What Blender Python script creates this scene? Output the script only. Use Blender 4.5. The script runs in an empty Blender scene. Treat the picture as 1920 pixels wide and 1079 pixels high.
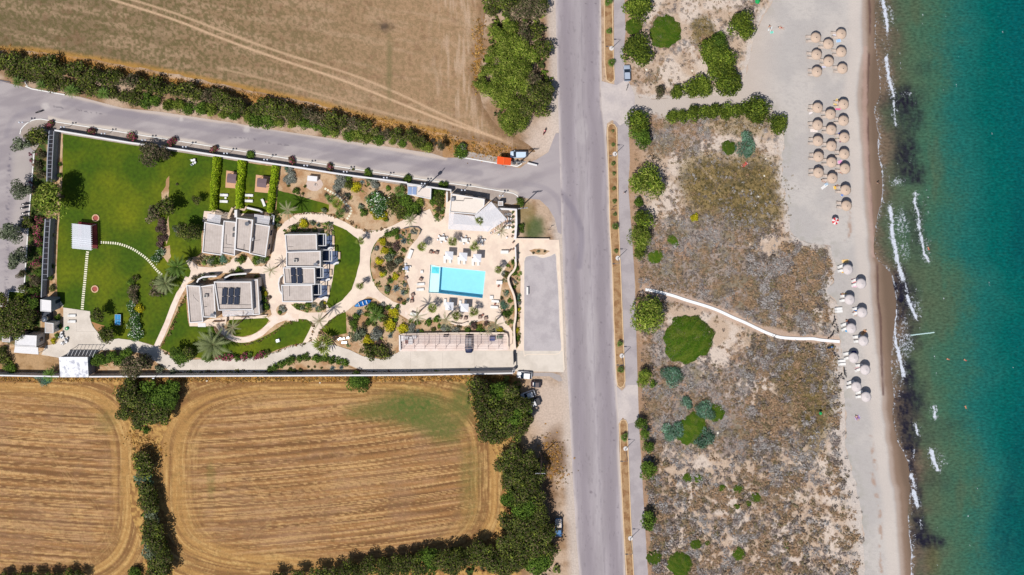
import bpy, bmesh, math, random
import numpy as np
from mathutils import Vector, Matrix
from mathutils.geometry import tessellate_polygon

# ---------------------------------------------------------------- camera, sky, sun, exposure
P = 7.3            # photo pixels per metre on the ground
H = 211.0          # height of the drone
NX, NY = 1068.0, 182.0   # point straight below the drone, in photo pixels
def G(x, y, h=0.0):
    """photo pixel seen at height h -> world point"""
    k = (H - h) / H
    return Vector(((NX + (x-NX)*k - 960)/P, (539.5 - (NY + (y-NY)*k))/P, h))
scene = bpy.context.scene
C = scene.collection
cam_d = bpy.data.cameras.new("camera"); cam = bpy.data.objects.new("camera", cam_d); C.objects.link(cam)
cam.location = ((NX-960)/P, (539.5-NY)/P, H)
cam_d.sensor_width = 36.0; cam_d.lens = P*H/1920*36
cam_d.shift_x = (960-NX)/1920; cam_d.shift_y = -(539.5-NY)/1920
cam_d.clip_start = 1.0; cam_d.clip_end = 9000
scene.camera = cam
SUN = Vector((-0.32, -0.30, 1.0)).normalized()
el = math.asin(SUN.z); az = math.atan2(SUN.x, SUN.y)
w = bpy.data.worlds.new("World"); scene.world = w; w.use_nodes = True
nt = w.node_tree; nt.nodes.clear()
sky = nt.nodes.new('ShaderNodeTexSky'); sky.sky_type = 'NISHITA'; sky.sun_disc = False
sky.sun_elevation = el; sky.sun_rotation = az; sky.air_density = 1.0; sky.dust_density = 1.0
bg = nt.nodes.new('ShaderNodeBackground'); bg.inputs[1].default_value = 0.075
wo = nt.nodes.new('ShaderNodeOutputWorld')
nt.links.new(sky.outputs[0], bg.inputs[0]); nt.links.new(bg.outputs[0], wo.inputs[0])
sd = bpy.data.lights.new("sun", 'SUN'); sd.energy = 4.4; sd.angle = math.radians(0.53); sd.color = (1.0, 0.955, 0.90)
so = bpy.data.objects.new("sun", sd); C.objects.link(so); so.rotation_euler = SUN.to_track_quat('Z', 'Y').to_euler()
so.location = (0, 0, 300)
scene.view_settings.view_transform = 'Standard'; scene.view_settings.look = 'None'
scene.view_settings.exposure = -0.05; scene.view_settings.gamma = 1.0
K = 1.3            # light a level surface sends back per unit of albedo (for turning seen colours into albedo)

# ---------------------------------------------------------------- helpers
R = random.Random(7); NR = np.random.default_rng(11)
def lin(c):
    c = c/255.0
    return c/12.92 if c <= 0.04045 else ((c+0.055)/1.055)**2.4
def S(r, g, b, k=None):
    k = k or K
    return (min(lin(r)/k, .86), min(lin(g)/k, .86), min(lin(b)/k, .86))
SA = lambda *a: np.array(S(*a))
def _ord(n):
    one = "zeroth first second third fourth fifth sixth seventh eighth ninth tenth eleventh twelfth thirteenth fourteenth fifteenth sixteenth seventeenth eighteenth nineteenth".split()
    ten = {2: ("twentieth", "twenty"), 3: ("thirtieth", "thirty"), 4: ("fortieth", "forty"), 5: ("fiftieth", "fifty"),
           6: ("sixtieth", "sixty"), 7: ("seventieth", "seventy"), 8: ("eightieth", "eighty"), 9: ("ninetieth", "ninety")}
    if n < 20: return one[n]
    t, o = divmod(n, 10)
    return ten[t][0] if o == 0 else ten[t][1] + " " + one[o]
MATS = {}
def mat(name, rgb, rough=.9, var=.10, sc=1.5, rgb2=None, sc2=.25, lo=.45, hi=.6, attr=None, bump=0.0, bsc=6.0, spec=.25,
        leaf=False, metal=0.0, alb=False, trans=0.0, detail=5):
    if name in MATS: return MATS[name]
    m = bpy.data.materials.new(name); m.use_nodes = True; n = m.node_tree.nodes; L = m.node_tree.links
    b = n['Principled BSDF']; b.inputs['Roughness'].default_value = rough
    b.inputs['Specular IOR Level'].default_value = spec; b.inputs['Metallic'].default_value = metal
    tc = n.new('ShaderNodeTexCoord')
    def noise(scale, det=detail):
        t = n.new('ShaderNodeTexNoise'); t.inputs['Scale'].default_value = scale; t.inputs['Detail'].default_value = det
        L.new(tc.outputs['Object'], t.inputs['Vector']); return t
    if attr:
        a = n.new('ShaderNodeAttribute'); a.attribute_name = attr; col = a.outputs['Color']
    else:
        a = n.new('ShaderNodeRGB'); a.outputs[0].default_value = (*(rgb if alb else S(*rgb)), 1); col = a.outputs[0]
    if rgb2:
        a2 = n.new('ShaderNodeRGB'); a2.outputs[0].default_value = (*(rgb2 if alb else S(*rgb2)), 1)
        t = noise(sc2); mr = n.new('ShaderNodeMapRange'); mr.inputs[1].default_value = lo; mr.inputs[2].default_value = hi
        L.new(t.outputs[0], mr.inputs[0]); mx = n.new('ShaderNodeMix'); mx.data_type = 'RGBA'
        L.new(mr.outputs[0], mx.inputs[0]); L.new(col, mx.inputs[6]); L.new(a2.outputs[0], mx.inputs[7]); col = mx.outputs[2]
    if var:
        t = noise(sc); mr = n.new('ShaderNodeMapRange'); mr.inputs[1].default_value = .3; mr.inputs[2].default_value = .7
        mr.inputs[3].default_value = 1-var; mr.inputs[4].default_value = 1+var; mr.clamp = False
        L.new(t.outputs[0], mr.inputs[0]); vm = n.new('ShaderNodeVectorMath'); vm.operation = 'SCALE'
        L.new(col, vm.inputs[0]); L.new(mr.outputs[0], vm.inputs[3]); col = vm.outputs[0]
    if leaf:
        oi = n.new('ShaderNodeObjectInfo'); mr = n.new('ShaderNodeMapRange'); mr.inputs[3].default_value = .82; mr.inputs[4].default_value = 1.2
        L.new(oi.outputs['Random'], mr.inputs[0]); vm = n.new('ShaderNodeVectorMath'); vm.operation = 'SCALE'
        L.new(col, vm.inputs[0]); L.new(mr.outputs[0], vm.inputs[3]); col = vm.outputs[0]
    L.new(col, b.inputs['Base Color'])
    if bump:
        t = noise(bsc, 4); bp = n.new('ShaderNodeBump'); bp.inputs['Strength'].default_value = 1.0; bp.inputs['Distance'].default_value = bump
        L.new(t.outputs[0], bp.inputs['Height']); L.new(bp.outputs[0], b.inputs['Normal'])
    MATS[name] = m; return m

def setp(o, label=None, cat=None, group=None, kind=None):
    if label: o['label'] = label
    if cat: o['category'] = cat
    if group: o['group'] = group
    if kind: o['kind'] = kind
    return o
def thing(name, label, cat, loc=(0, 0, 0), rz=0.0, group=None, scale=None):
    o = bpy.data.objects.new(name, None); C.objects.link(o); o.empty_display_size = .5
    o.location = loc; o.rotation_euler = (0, 0, rz)
    if scale is not None: o.scale = (scale,)*3 if not hasattr(scale, '__len__') else scale
    return setp(o, label, cat, group)
def link(name, me, parent=None, loc=None, rot=None):
    o = bpy.data.objects.new(name, me); C.objects.link(o)
    if parent is not None: o.parent = parent
    if loc is not None: o.location = loc
    if rot is not None: o.rotation_euler = rot
    return o
def mesh(name, V, F, m, smooth=False):
    me = bpy.data.meshes.new(name); me.from_pydata([tuple(v) for v in V], [], [tuple(f) for f in F]); me.update()
    if m: me.materials.append(m)
    if smooth: me.polygons.foreach_set('use_smooth', [True]*len(me.polygons))
    return me
def npmesh(name, V, F, m, col=None, fl=None):
    """numpy quads / tris"""
    V = np.asarray(V, np.float32); F = np.asarray(F, np.int32); me = bpy.data.meshes.new(name)
    me.vertices.add(len(V)); me.vertices.foreach_set('co', V.ravel())
    k = F.shape[1]; me.loops.add(F.size); me.loops.foreach_set('vertex_index', F.ravel())
    me.polygons.add(len(F)); me.polygons.foreach_set('loop_start', np.arange(0, F.size, k, dtype=np.int32))
    me.update(calc_edges=True)
    if col is not None:
        at = me.color_attributes.new('col', 'FLOAT_COLOR', 'POINT')
        c = np.ones((len(V), 4), np.float32); c[:, :3] = col; at.data.foreach_set('color', c.ravel())
    if fl is not None:
        for nm, arr in fl.items():
            at = me.attributes.new(nm, 'FLOAT', 'POINT'); at.data.foreach_set('value', np.asarray(arr, np.float32))
    if m: me.materials.append(m)
    me.validate(); return me
class MB:
    """collects simple solids into one mesh"""
    def __init__(s): s.V = []; s.F = []
    def add(s, V, F):
        o = len(s.V); s.V += [Vector(v) for v in V]; s.F += [tuple(i+o for i in f) for f in F]; return s
    def box(s, c, d, rz=0, M=None):
        x, y, z = d[0]/2, d[1]/2, d[2]/2; cs, sn = math.cos(rz), math.sin(rz)
        V = []
        for dz in (-z, z):
            for dx, dy in ((-x, -y), (x, -y), (x, y), (-x, y)):
                v = Vector((c[0]+dx*cs-dy*sn, c[1]+dx*sn+dy*cs, c[2]+dz)); V.append(M @ v if M else v)
        return s.add(V, [(3, 2, 1, 0), (4, 5, 6, 7), (0, 1, 5, 4), (1, 2, 6, 5), (2, 3, 7, 6), (3, 0, 4, 7)])
    def tube(s, pts, rad, n=8, cap=True):
        pts = [Vector(p) for p in pts]; rad = rad if hasattr(rad, '__len__') else [rad]*len(pts)
        V = []; F = []
        for i, p in enumerate(pts):
            t = (pts[min(i+1, len(pts)-1)] - pts[max(i-1, 0)]).normalized()
            a = t.cross(Vector((0, 0, 1))) if abs(t.z) < .95 else t.cross(Vector((1, 0, 0)))
            a.normalize(); b = t.cross(a)
            for k in range(n):
                th = 2*math.pi*k/n; V.append(p + (a*math.cos(th)+b*math.sin(th))*rad[i])
        for i in range(len(pts)-1):
            for k in range(n):
                F.append((i*n+k, i*n+(k+1) % n, (i+1)*n+(k+1) % n, (i+1)*n+k))
        if cap: F.append(tuple(range(n))[::-1]); F.append(tuple((len(pts)-1)*n+k for k in range(n)))
        return s.add(V, F)
    def prism(s, poly, z0, z1):
        n = len(poly); V = [(p[0], p[1], z0) for p in poly] + [(p[0], p[1], z1) for p in poly]
        F = [(i, (i+1) % n, n+(i+1) % n, n+i) for i in range(n)]
        tri = tessellate_polygon([[Vector((p[0], p[1], 0)) for p in poly]])
        F += [tuple(i+n for i in t) for t in tri] + [tuple(t)[::-1] for t in tri]
        return s.add(V, F)
    def lathe(s, prof, n=16, c=(0, 0, 0)):
        V = [(c[0]+r*math.cos(2*math.pi*k/n), c[1]+r*math.sin(2*math.pi*k/n), c[2]+z) for r, z in prof for k in range(n)]
        F = [(i*n+k, i*n+(k+1) % n, (i+1)*n+(k+1) % n, (i+1)*n+k) for i in range(len(prof)-1) for k in range(n)]
        if prof[0][0] > 1e-4: F.append(tuple(range(n))[::-1])
        if prof[-1][0] > 1e-4: F.append(tuple((len(prof)-1)*n+k for k in range(n)))
        return s.add(V, F)
    def mesh(s, name, m, smooth=False):
        me = mesh(name, s.V, s.F, m, smooth)
        bm = bmesh.new(); bm.from_mesh(me); bmesh.ops.recalc_face_normals(bm, faces=bm.faces); bm.to_mesh(me); bm.free()
        return me
    def build(s, name, m, parent=None, smooth=False, loc=None, rot=None):
        return link(name, s.mesh(name, m, smooth), parent, loc, rot)
def copy_tree(o, loc=None, rz=None, label=None, scale=None, parent=None, cat=None):
    c = o.copy(); C.objects.link(c)
    if parent is not None: c.parent = parent
    if loc is not None: c.location = loc
    if rz is not None: c.rotation_euler = (0, 0, rz)
    if scale is not None: c.scale = (scale,)*3 if not hasattr(scale, '__len__') else scale
    if label: c['label'] = label
    if cat: c['category'] = cat
    for ch in list(o.children):
        copy_tree(ch, parent=c)
    return c

# ---- numpy noise
def vnoise(x, y, seed=0):
    xi = np.floor(x).astype(np.int64); yi = np.floor(y).astype(np.int64); fx = x-xi; fy = y-yi
    fx = fx*fx*(3-2*fx); fy = fy*fy*(3-2*fy)
    def h(a, b):
        n = (a*374761393 + b*668265263 + seed*1442695041) & 0xffffffff
        n = ((n ^ (n >> 13))*1274126177) & 0xffffffff
        return ((n ^ (n >> 16)) & 0xffff)/65535.0
    return (h(xi, yi)*(1-fx)+h(xi+1, yi)*fx)*(1-fy) + (h(xi, yi+1)*(1-fx)+h(xi+1, yi+1)*fx)*fy
def fbm(x, y, s=1.0, o=4, seed=0):
    a = 0; amp = 1; t = 0; x = x/s; y = y/s
    for i in range(o):
        a = a+amp*vnoise(x, y, seed+i*17); t += amp; amp *= .55; x = x*2.03+7.1; y = y*2.03+3.3
    return a/t
def sstep(a, b, x):
    t = np.clip((x-a)/(b-a), 0, 1); return t*t*(3-2*t)
def segdist(px, py, pts, closed=True):
    """distance (same units) from arrays to polyline"""
    d = np.full(px.shape, 1e9); n = len(pts)
    for i in range(n if closed else n-1):
        ax, ay = pts[i]; bx, by = pts[(i+1) % n]; vx, vy = bx-ax, by-ay; L2 = vx*vx+vy*vy+1e-9
        t = np.clip(((px-ax)*vx+(py-ay)*vy)/L2, 0, 1)
        d = np.minimum(d, (px-ax-t*vx)**2+(py-ay-t*vy)**2)
    return np.sqrt(d)
def inside(px, py, pts):
    r = np.zeros(px.shape, bool); n = len(pts)
    for i in range(n):
        ax, ay = pts[i]; bx, by = pts[(i+1) % n]
        if ay == by: continue
        r ^= ((ay > py) != (by > py)) & (px < (bx-ax)*(py-ay)/(by-ay)+ax)
    return r
def blob(x, y, cx, cy, rx, ry=None, soft=.35, seed=0, warp=.35):
    ry = ry or rx
    n = (fbm(x, y, max(rx, ry)*.7, 3, seed)-.5)*2*warp
    d = np.sqrt(((x-cx)/rx)**2+((y-cy)/ry)**2)+n
    return 1-sstep(1-soft, 1+soft, d)
def catmull(pts, n=6, closed=True):
    out = []; N = len(pts)
    rng = range(N if closed else N-1)
    for i in rng:
        g = (lambda k: pts[k % N]) if closed else (lambda k: pts[max(0, min(N-1, k))])
        p0, p1, p2, p3 = (np.array(g(i+k), float) for k in (-1, 0, 1, 2))
        for j in range(n):
            t = j/n
            out.append(tuple(.5*((2*p1)+(-p0+p2)*t+(2*p0-5*p1+4*p2-p3)*t*t+(-p0+3*p1-3*p2+p3)*t**3)))
    if not closed: out.append(tuple(pts[-1]))
    return out
def rag(pts, amp, step=6, scale=14, seed=0, closed=True):
    """densify an outline (photo px) and make it ragged"""
    out = []; N = len(pts)
    for i in range(N if closed else N-1):
        a = np.array(pts[i], float); b = np.array(pts[(i+1) % N], float); L = np.hypot(*(b-a)); k = max(1, int(L/step))
        nrm = np.array([-(b-a)[1], (b-a)[0]])/(L+1e-6)
        for j in range(k):
            p = a+(b-a)*j/k; s = (fbm(np.array([p[0]]), np.array([p[1]]), scale, 3, seed)[0]-.5)*2*amp
            out.append(tuple(p+nrm*s))
    if not closed: out.append(tuple(pts[-1]))
    return out
def strip(pts, wd, closed=False):
    """polyline (px) -> polygon of the given width (px); wd may be a list"""
    wd = wd if hasattr(wd, '__len__') else [wd]*len(pts); Lf = []; Rt = []
    for i, p in enumerate(pts):
        a = np.array(pts[max(i-1, 0)], float); b = np.array(pts[min(i+1, len(pts)-1)], float); d = (b-a)/(np.hypot(*(b-a))+1e-9)
        nrm = np.array([-d[1], d[0]])*wd[i]/2; Lf.append(tuple(np.array(p)+nrm)); Rt.append(tuple(np.array(p)-nrm))
    return Lf+Rt[::-1]
def W2(p): v = G(*p); return (v.x, v.y)
def sheet(name, pts, z, m, kind='structure', holes=(), thick=0.0, parent=None):
    """flat vector sheet from photo px outline, with optional kerb-like thickness"""
    loops = [[Vector((*W2(p), z)) for p in pts]] + [[Vector((*W2(p), z)) for p in h] for h in holes]
    V = [v for l in loops for v in l]; F = [tuple(t) for t in tessellate_polygon(loops)]
    if thick:
        base = 0
        for l in loops:
            n = len(l); o = len(V); V = V+[Vector((v.x, v.y, z-thick)) for v in l]
            F += [(base+i, base+(i+1) % n, o+(i+1) % n, o+i) for i in range(n)]; base += n
    me = mesh(name, V, F, m); bm = bmesh.new(); bm.from_mesh(me); bmesh.ops.recalc_face_normals(bm, faces=bm.faces)
    if sum(f.normal.z*f.calc_area() for f in bm.faces) < 0: bmesh.ops.reverse_faces(bm, faces=bm.faces)
    bm.to_mesh(me); bm.free()
    o = link(name, me, parent)
    if kind: o['kind'] = kind
    return o
def grid_zone(name, pts, z, res, colf, m, holes=(), kind='structure', fl=None, zf=None):
    """fine grid clipped to an outline (photo px); colf(px,py)->Nx3 albedo"""
    P2 = np.array(pts, float); r = res*P
    x0, y0 = P2.min(0)-r; x1, y1 = P2.max(0)+r
    nx = int((x1-x0)/r)+2; ny = int((y1-y0)/r)+2
    gx = x0+np.arange(nx)*r; gy = y0+np.arange(ny)*r; X, Y = np.meshgrid(gx, gy)
    cx = X[:-1, :-1]+r/2; cy = Y[:-1, :-1]+r/2
    k = inside(cx, cy, pts)
    for h in holes: k &= ~inside(cx, cy, h)
    idx = np.arange(nx*ny).reshape(ny, nx)
    F = np.stack([idx[:-1, :-1][k], idx[1:, :-1][k], idx[1:, 1:][k], idx[:-1, 1:][k]], 1)
    cnt = np.bincount(F.ravel(), minlength=nx*ny); xs = X.ravel().copy(); ys = Y.ravel().copy()
    for loop in [pts, *holes]:
        bd = np.where((cnt > 0) & (cnt < 4))[0]; bx = xs[bd]; by = ys[bd]; best = np.full(len(bd), 1e18); nxp = bx.copy(); nyp = by.copy()
        n = len(loop)
        for i in range(n):
            ax, ay = loop[i]; qx, qy = loop[(i+1) % n]; vx, vy = qx-ax, qy-ay
            t = np.clip(((bx-ax)*vx+(by-ay)*vy)/(vx*vx+vy*vy+1e-9), 0, 1); sx = ax+t*vx; sy = ay+t*vy
            d = (bx-sx)**2+(by-sy)**2; q = d < best; best[q] = d[q]; nxp[q] = sx[q]; nyp[q] = sy[q]
        q = best < (r*.75)**2; xs[bd[q]] = nxp[q]; ys[bd[q]] = nyp[q]
    used = np.where(cnt > 0)[0]; remap = np.full(nx*ny, -1); remap[used] = np.arange(len(used))
    px, py = xs[used], ys[used]
    zz = np.full(len(px), z) if zf is None else z+zf(px, py)
    V = np.stack([(px-960)/P, (539.5-py)/P, zz], 1)
    me = npmesh(name, V, remap[F], m, colf(px, py), None if fl is None else fl(px, py))
    o = link(name, me)
    if kind: o['kind'] = kind
    return o
def mixc(a, b, t): return a*(1-t[:, None])+b*t[:, None]
# ================================================================ GROUND
ATTR = lambda n, **k: mat(n, (0, 0, 0), attr='col', **k)
POOL = [(806.5, 496), (824.3, 498.6), (826, 500), (910.5, 508.6), (905.2, 560), (822.6, 550.6), (821, 551), (802.8, 549.3)]
MR_L = [(1030, -150), (1041, 0), (1044, 120), (1047, 220), (1051, 350), (1054, 440), (1056, 520), (1060, 600), (1063, 690), (1069, 800), (1074, 900), (1080, 1000), (1086, 1079), (1096, 1230)]
MR_R = [(1122, -150), (1127, 0), (1128, 120), (1129, 200), (1137, 260), (1142, 350), (1148, 520), (1155, 690), (1159, 760), (1162, 860), (1167, 960), (1173, 1079), (1183, 1230)]
def xat(line, y):
    ys = [p[1] for p in line]; xs = [p[0] for p in line]; return np.interp(y, ys, xs)
SHORE = [(1638, -150), (1640, 0), (1640, 70), (1641, 100), (1647, 133), (1650, 158), (1645, 190), (1638, 208), (1645, 242), (1646, 287), (1654, 337), (1652, 380), (1642, 425), (1639, 477),
         (1663, 505), (1673, 523), (1680, 577), (1676, 620), (1670, 675), (1673, 720), (1676, 747), (1673, 775), (1682, 827), (1702, 865), (1705, 924), (1702, 972), (1708, 1031), (1708, 1079), (1716, 1230)]
# --- base earth: verges, gardens' soil, everything not covered by another sheet
def base_col(x, y):
    n1 = fbm(x, y, 30, 4, 3); n2 = fbm(x, y, 5, 3, 5)
    c = mixc(SA(196, 170, 146), SA(160, 128, 98), sstep(.35, .65, n1))
    c = mixc(c, SA(120, 98, 74), sstep(.55, .8, n2)*.6)
    # pale gravel beside the main road
    dl = xat(MR_L, y)-x
    c = mixc(c, SA(205, 192, 182), (1-sstep(6, 26, dl+8*(n1-.5)))*(dl > -5)*.85)
    c = mixc(c, SA(214, 196, 182), blob(x, y, 1020, 262, 40, 40, .5, 4)*.8)
    c = mixc(c, SA(206, 186, 170), blob(x, y, 1035, 765, 32, 60, .5, 6)*.9)
    c = mixc(c, SA(122, 92, 66), blob(x, y, 1040, 850, 24, 42, .4, 8)*.8)
    c = mixc(c, SA(126, 96, 70), blob(x, y, 1030, 960, 14, 70, .4, 9)*.7)
    c = mixc(c, SA(58, 88, 34), blob(x, y, 1003, 430, 19, 22, .5, 10)*.85)
    c = mixc(c, SA(126, 118, 60), blob(x, y, 985, 400, 18, 22, .6, 11)*.5)
    # dry orange grass along field edges
    for a, b in (((-150, 105), (120, 112)), ((120, 112), (330, 158)), ((330, 158), (620, 215)), ((620, 215), (840, 262))):
        d = segdist(x, y, [a, b], False); c = mixc(c, SA(196, 140, 58), (1-sstep(3, 16, d))*.8*(n2*.6+.5))
    c = mixc(c, SA(172, 124, 66), ((y > 262) & (y < 300) & (x > 830) & (x < 960))*.6)
    # dry strip south of the wall
    c = mixc(c, mixc(SA(200, 158, 92)*np.ones((len(x), 1)), SA(150, 108, 62), sstep(.4, .6, n2)), ((y > 703) & (x < 1000))*1.0*(1-sstep(960, 1000, x)))
    # earth in the hotel garden
    g = inside(x, y, [(84, 246), (262, 274), (405, 294), (765, 346), (968, 395), (968, 700), (0, 700), (0, 640), (70, 560)])
    c = np.where(g[:, None], mixc(SA(206, 176, 140)*np.ones((len(x), 1)), SA(180, 140, 100), sstep(.4, .65, n2)), c)
    gw = inside(x, y, [(38, 245), (90, 245), (80, 560), (70, 660), (0, 640), (0, 560), (46, 548), (56, 400), (65, 283)])
    c = np.where(gw[:, None], mixc(SA(66, 88, 34)*np.ones((len(x), 1)), SA(120, 100, 64), sstep(.45, .7, n2)), c)
    return c
grid_zone('ground', [(-150, -150), (1180, -150), (1190, 200), (1200, 690), (1226, 1230), (-150, 1230)], -0.02, .42, base_col,
          ATTR('earth', var=.14, sc=2.2, bump=.05, bsc=3), holes=[POOL])
far = mat('far_earth', (160, 132, 98), rgb2=(110, 112, 70), sc2=.012, var=.2, sc=.05)
sheet('ground', [(-9000, -9000), (1620, -9000), (1640, -150), (-150, -150), (-150, 1230), (1716, 1230), (1760, 9000), (-9000, 9000)], -0.05, far)

# --- fields
F1 = [(-150, -150), (905, -150), (912, 0), (903, 90), (893, 150), (905, 200), (930, 235), (985, 268), (1005, 285), (960, 282), (885, 262), (830, 250), (700, 224), (600, 196), (480, 172), (330, 140), (160, 110), (60, 96), (-150, 90)]
def f1_col(x, y):
    n1 = fbm(x, y, 60, 4, 21); n2 = fbm(x, y, 4, 3, 22); st = fbm(x+y*.2, (y-x*.18)*6, 60, 3, 23)
    c = mixc(SA(128, 108, 80), SA(174, 141, 108), sstep(0, 900, x+260*(n1-.5))*.95)
    c = mixc(c, SA(184, 154, 124), sstep(.48, .7, st)*.5)
    c = mixc(c, SA(100, 92, 54), sstep(.42, .62, n2)*(.75-.45*sstep(300, 800, x)))
    c = mixc(c, SA(126, 92, 68), sstep(.6, .8, fbm(x, y, 12, 3, 25))*.35)
    vs = fbm(x*8, y, 40, 3, 26); c = mixc(c, SA(200, 172, 146), sstep(.5, .8, vs)*sstep(780, 860, x)*.7)
    tr = catmull([(185, -8), (320, 35), (420, 74), (520, 110), (640, 150), (740, 190), (830, 226), (940, 262)], 5, False)
    tr2 = catmull([(215, -10), (330, 26), (440, 68), (540, 103), (650, 137), (745, 175), (850, 225), (960, 272)], 5, False)
    tr3 = catmull([(410, 128), (520, 155), (640, 190), (760, 222), (860, 246)], 5, False)
    for t, q in ((tr, .9), (tr2, .7), (tr3, .45)):
        d = segdist(x, y, t, False); c = mixc(c, SA(214, 180, 146), (1-sstep(.8, 3.4, d))*q*(.5+n2*.8).clip(0, 1))
    e = segdist(x, y, F1); c = mixc(c, SA(120, 88, 60), (1-sstep(2, 20, e))*.55*((x > 800)*1.0))
    c = mixc(c, SA(178, 134, 66), (1-sstep(1, 12, e+6*(n2-.5)))*.9*((x < 840)*1.0))
    c = mixc(c, SA(84, 64, 48), blob(x, y, 722, 50, 22, 8, .8, 27, .8)*.55*(.5+n2)); c = mixc(c, SA(76, 66, 60), blob(x, y, 720, 50, 7, 6, .5, 28)*.5)
    c = mixc(c, SA(105, 104, 64), blob(x, y, 730, 130, 5, 60, .7, 29)*.5)
    return c
grid_zone('field', rag(F1, 3, 6), 0.0, .28, f1_col, ATTR('stubble_pale', var=.16, sc=3.0, bump=.06, bsc=4))
F2 = [(338, 722), (420, 717), (600, 716), (760, 716), (862, 716), (880, 745), (895, 800), (925, 845), (940, 895), (938, 950), (925, 1000), (895, 1018), (820, 1032), (740, 1046), (600, 1066), (500, 1090), (400, 1110), (340, 1110), (325, 1060), (312, 980), (302, 900), (303, 830), (318, 795), (335, 765)]
F3 = [(-150, 716), (60, 714), (150, 716), (205, 722), (222, 760), (240, 800), (248, 840), (244, 900), (246, 960), (262, 1010), (266, 1060), (240, 1090), (60, 1100), (-150, 1110)]

def gold_col(poly, tilt, sd, green):
    def f(x, y):
        cx_, cy_, a_, b_ = (620, 893, 318, 176) if sd == 40 else (20, 905, 232, 190)
        rho = (np.abs((x-cx_)/a_)**3.6+np.abs((y-cy_)/b_)**3.6)**(1/3.6); n1 = fbm(x, y, 50, 3, sd+1); d = np.clip((1-rho)*210+3*(fbm(x, y, 60, 2, sd+12)-.5), -60, 400); n2 = fbm(x, y, 3.5, 3, sd+2)
        ring = 52+10*(n1-.5)
        wv = 3*(fbm(x*.4, y, 90, 2, sd+3)-.5)
        t = y + tilt*x + wv + .00010*(x-620)**2
        row = .5+.5*np.sin(t*2*np.pi/15.5+2*(n1-.5))
        f1 = fbm(x*.012, t*1.0, 1.6, 3, sd+4); f2 = fbm(x*.02, t*1.0, 7, 2, sd+5); f5 = fbm(x*.08, t, 4, 3, sd+9)
        c = mixc(SA(166, 121, 75), SA(126, 89, 55), sstep(.3, .72, row*.4+f2*.6))
        c = mixc(c, SA(212, 170, 114), sstep(.5, .66, f1)*.8)
        c = mixc(c, SA(190, 148, 110), sstep(.5, .75, f5)*.4); c = mixc(c, SA(150, 116, 88), sstep(.5, .7, n1)*.3)
        # headland: furrows follow the field's edge
        f3 = fbm(d*1.0+60, (x+y)*.03, 1.8, 3, sd+6); f4 = fbm(d+60, (x-y)*.02, 6, 2, sd+7); f6 = fbm(x*.5, y*.5, 3, 3, sd+10)
        h = mixc(SA(184, 140, 82), SA(138, 98, 58), sstep(.38, .64, f4))
        h = mixc(h, SA(222, 182, 118), sstep(.48, .75, f3*.75+f6*.25)*.8)
        q = (1-sstep(ring-38, ring+6, d+22*(f5-.5)))*.9
        c = mixc(c, h, q)
        c = mixc(c, SA(116, 96, 52), sstep(.5, .8, n2)*.35)
        for (cx, cy, rx, ry, a) in green:
            c = mixc(c, SA(104, 108, 52), blob(x, y, cx, cy, rx, ry, .6, sd+8)*a*(.5+n2))
        # crossing wheel tracks
        for tr in ([(400, 860), (450, 880), (520, 960)], [(470, 1010), (560, 930), (640, 880), (800, 850)], [(530, 1020), (600, 960), (640, 900), (660, 850)], [(120, 880), (180, 950), (215, 1060)], [(60, 800), (130, 900), (170, 1060)]):
            dd = segdist(x, y, tr, False); c = mixc(c, SA(218, 178, 122), (1-sstep(.5, 1.4, np.abs(dd-3)))*.16)
        return c
    return f
M_gold = ATTR('stubble_golden', var=.16, sc=3.2, bump=.06, bsc=4)
grid_zone('field', rag(catmull(F2, 3), 2.5, 6, 10, 3), 0.0, .25, gold_col(F2, .10, 40, [(770, 765, 70, 36, 1.0), (830, 800, 36, 30, .8), (690, 775, 40, 15, .6), (870, 755, 20, 40, .8), (395, 900, 8, 40, .35), (880, 905, 20, 60, .35)]), M_gold)
grid_zone('field', rag(catmull(F3, 3), 2.5, 6, 10, 4), 0.0, .25, gold_col(F3, .04, 60, [(200, 790, 20, 20, .3)]), M_gold)

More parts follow.
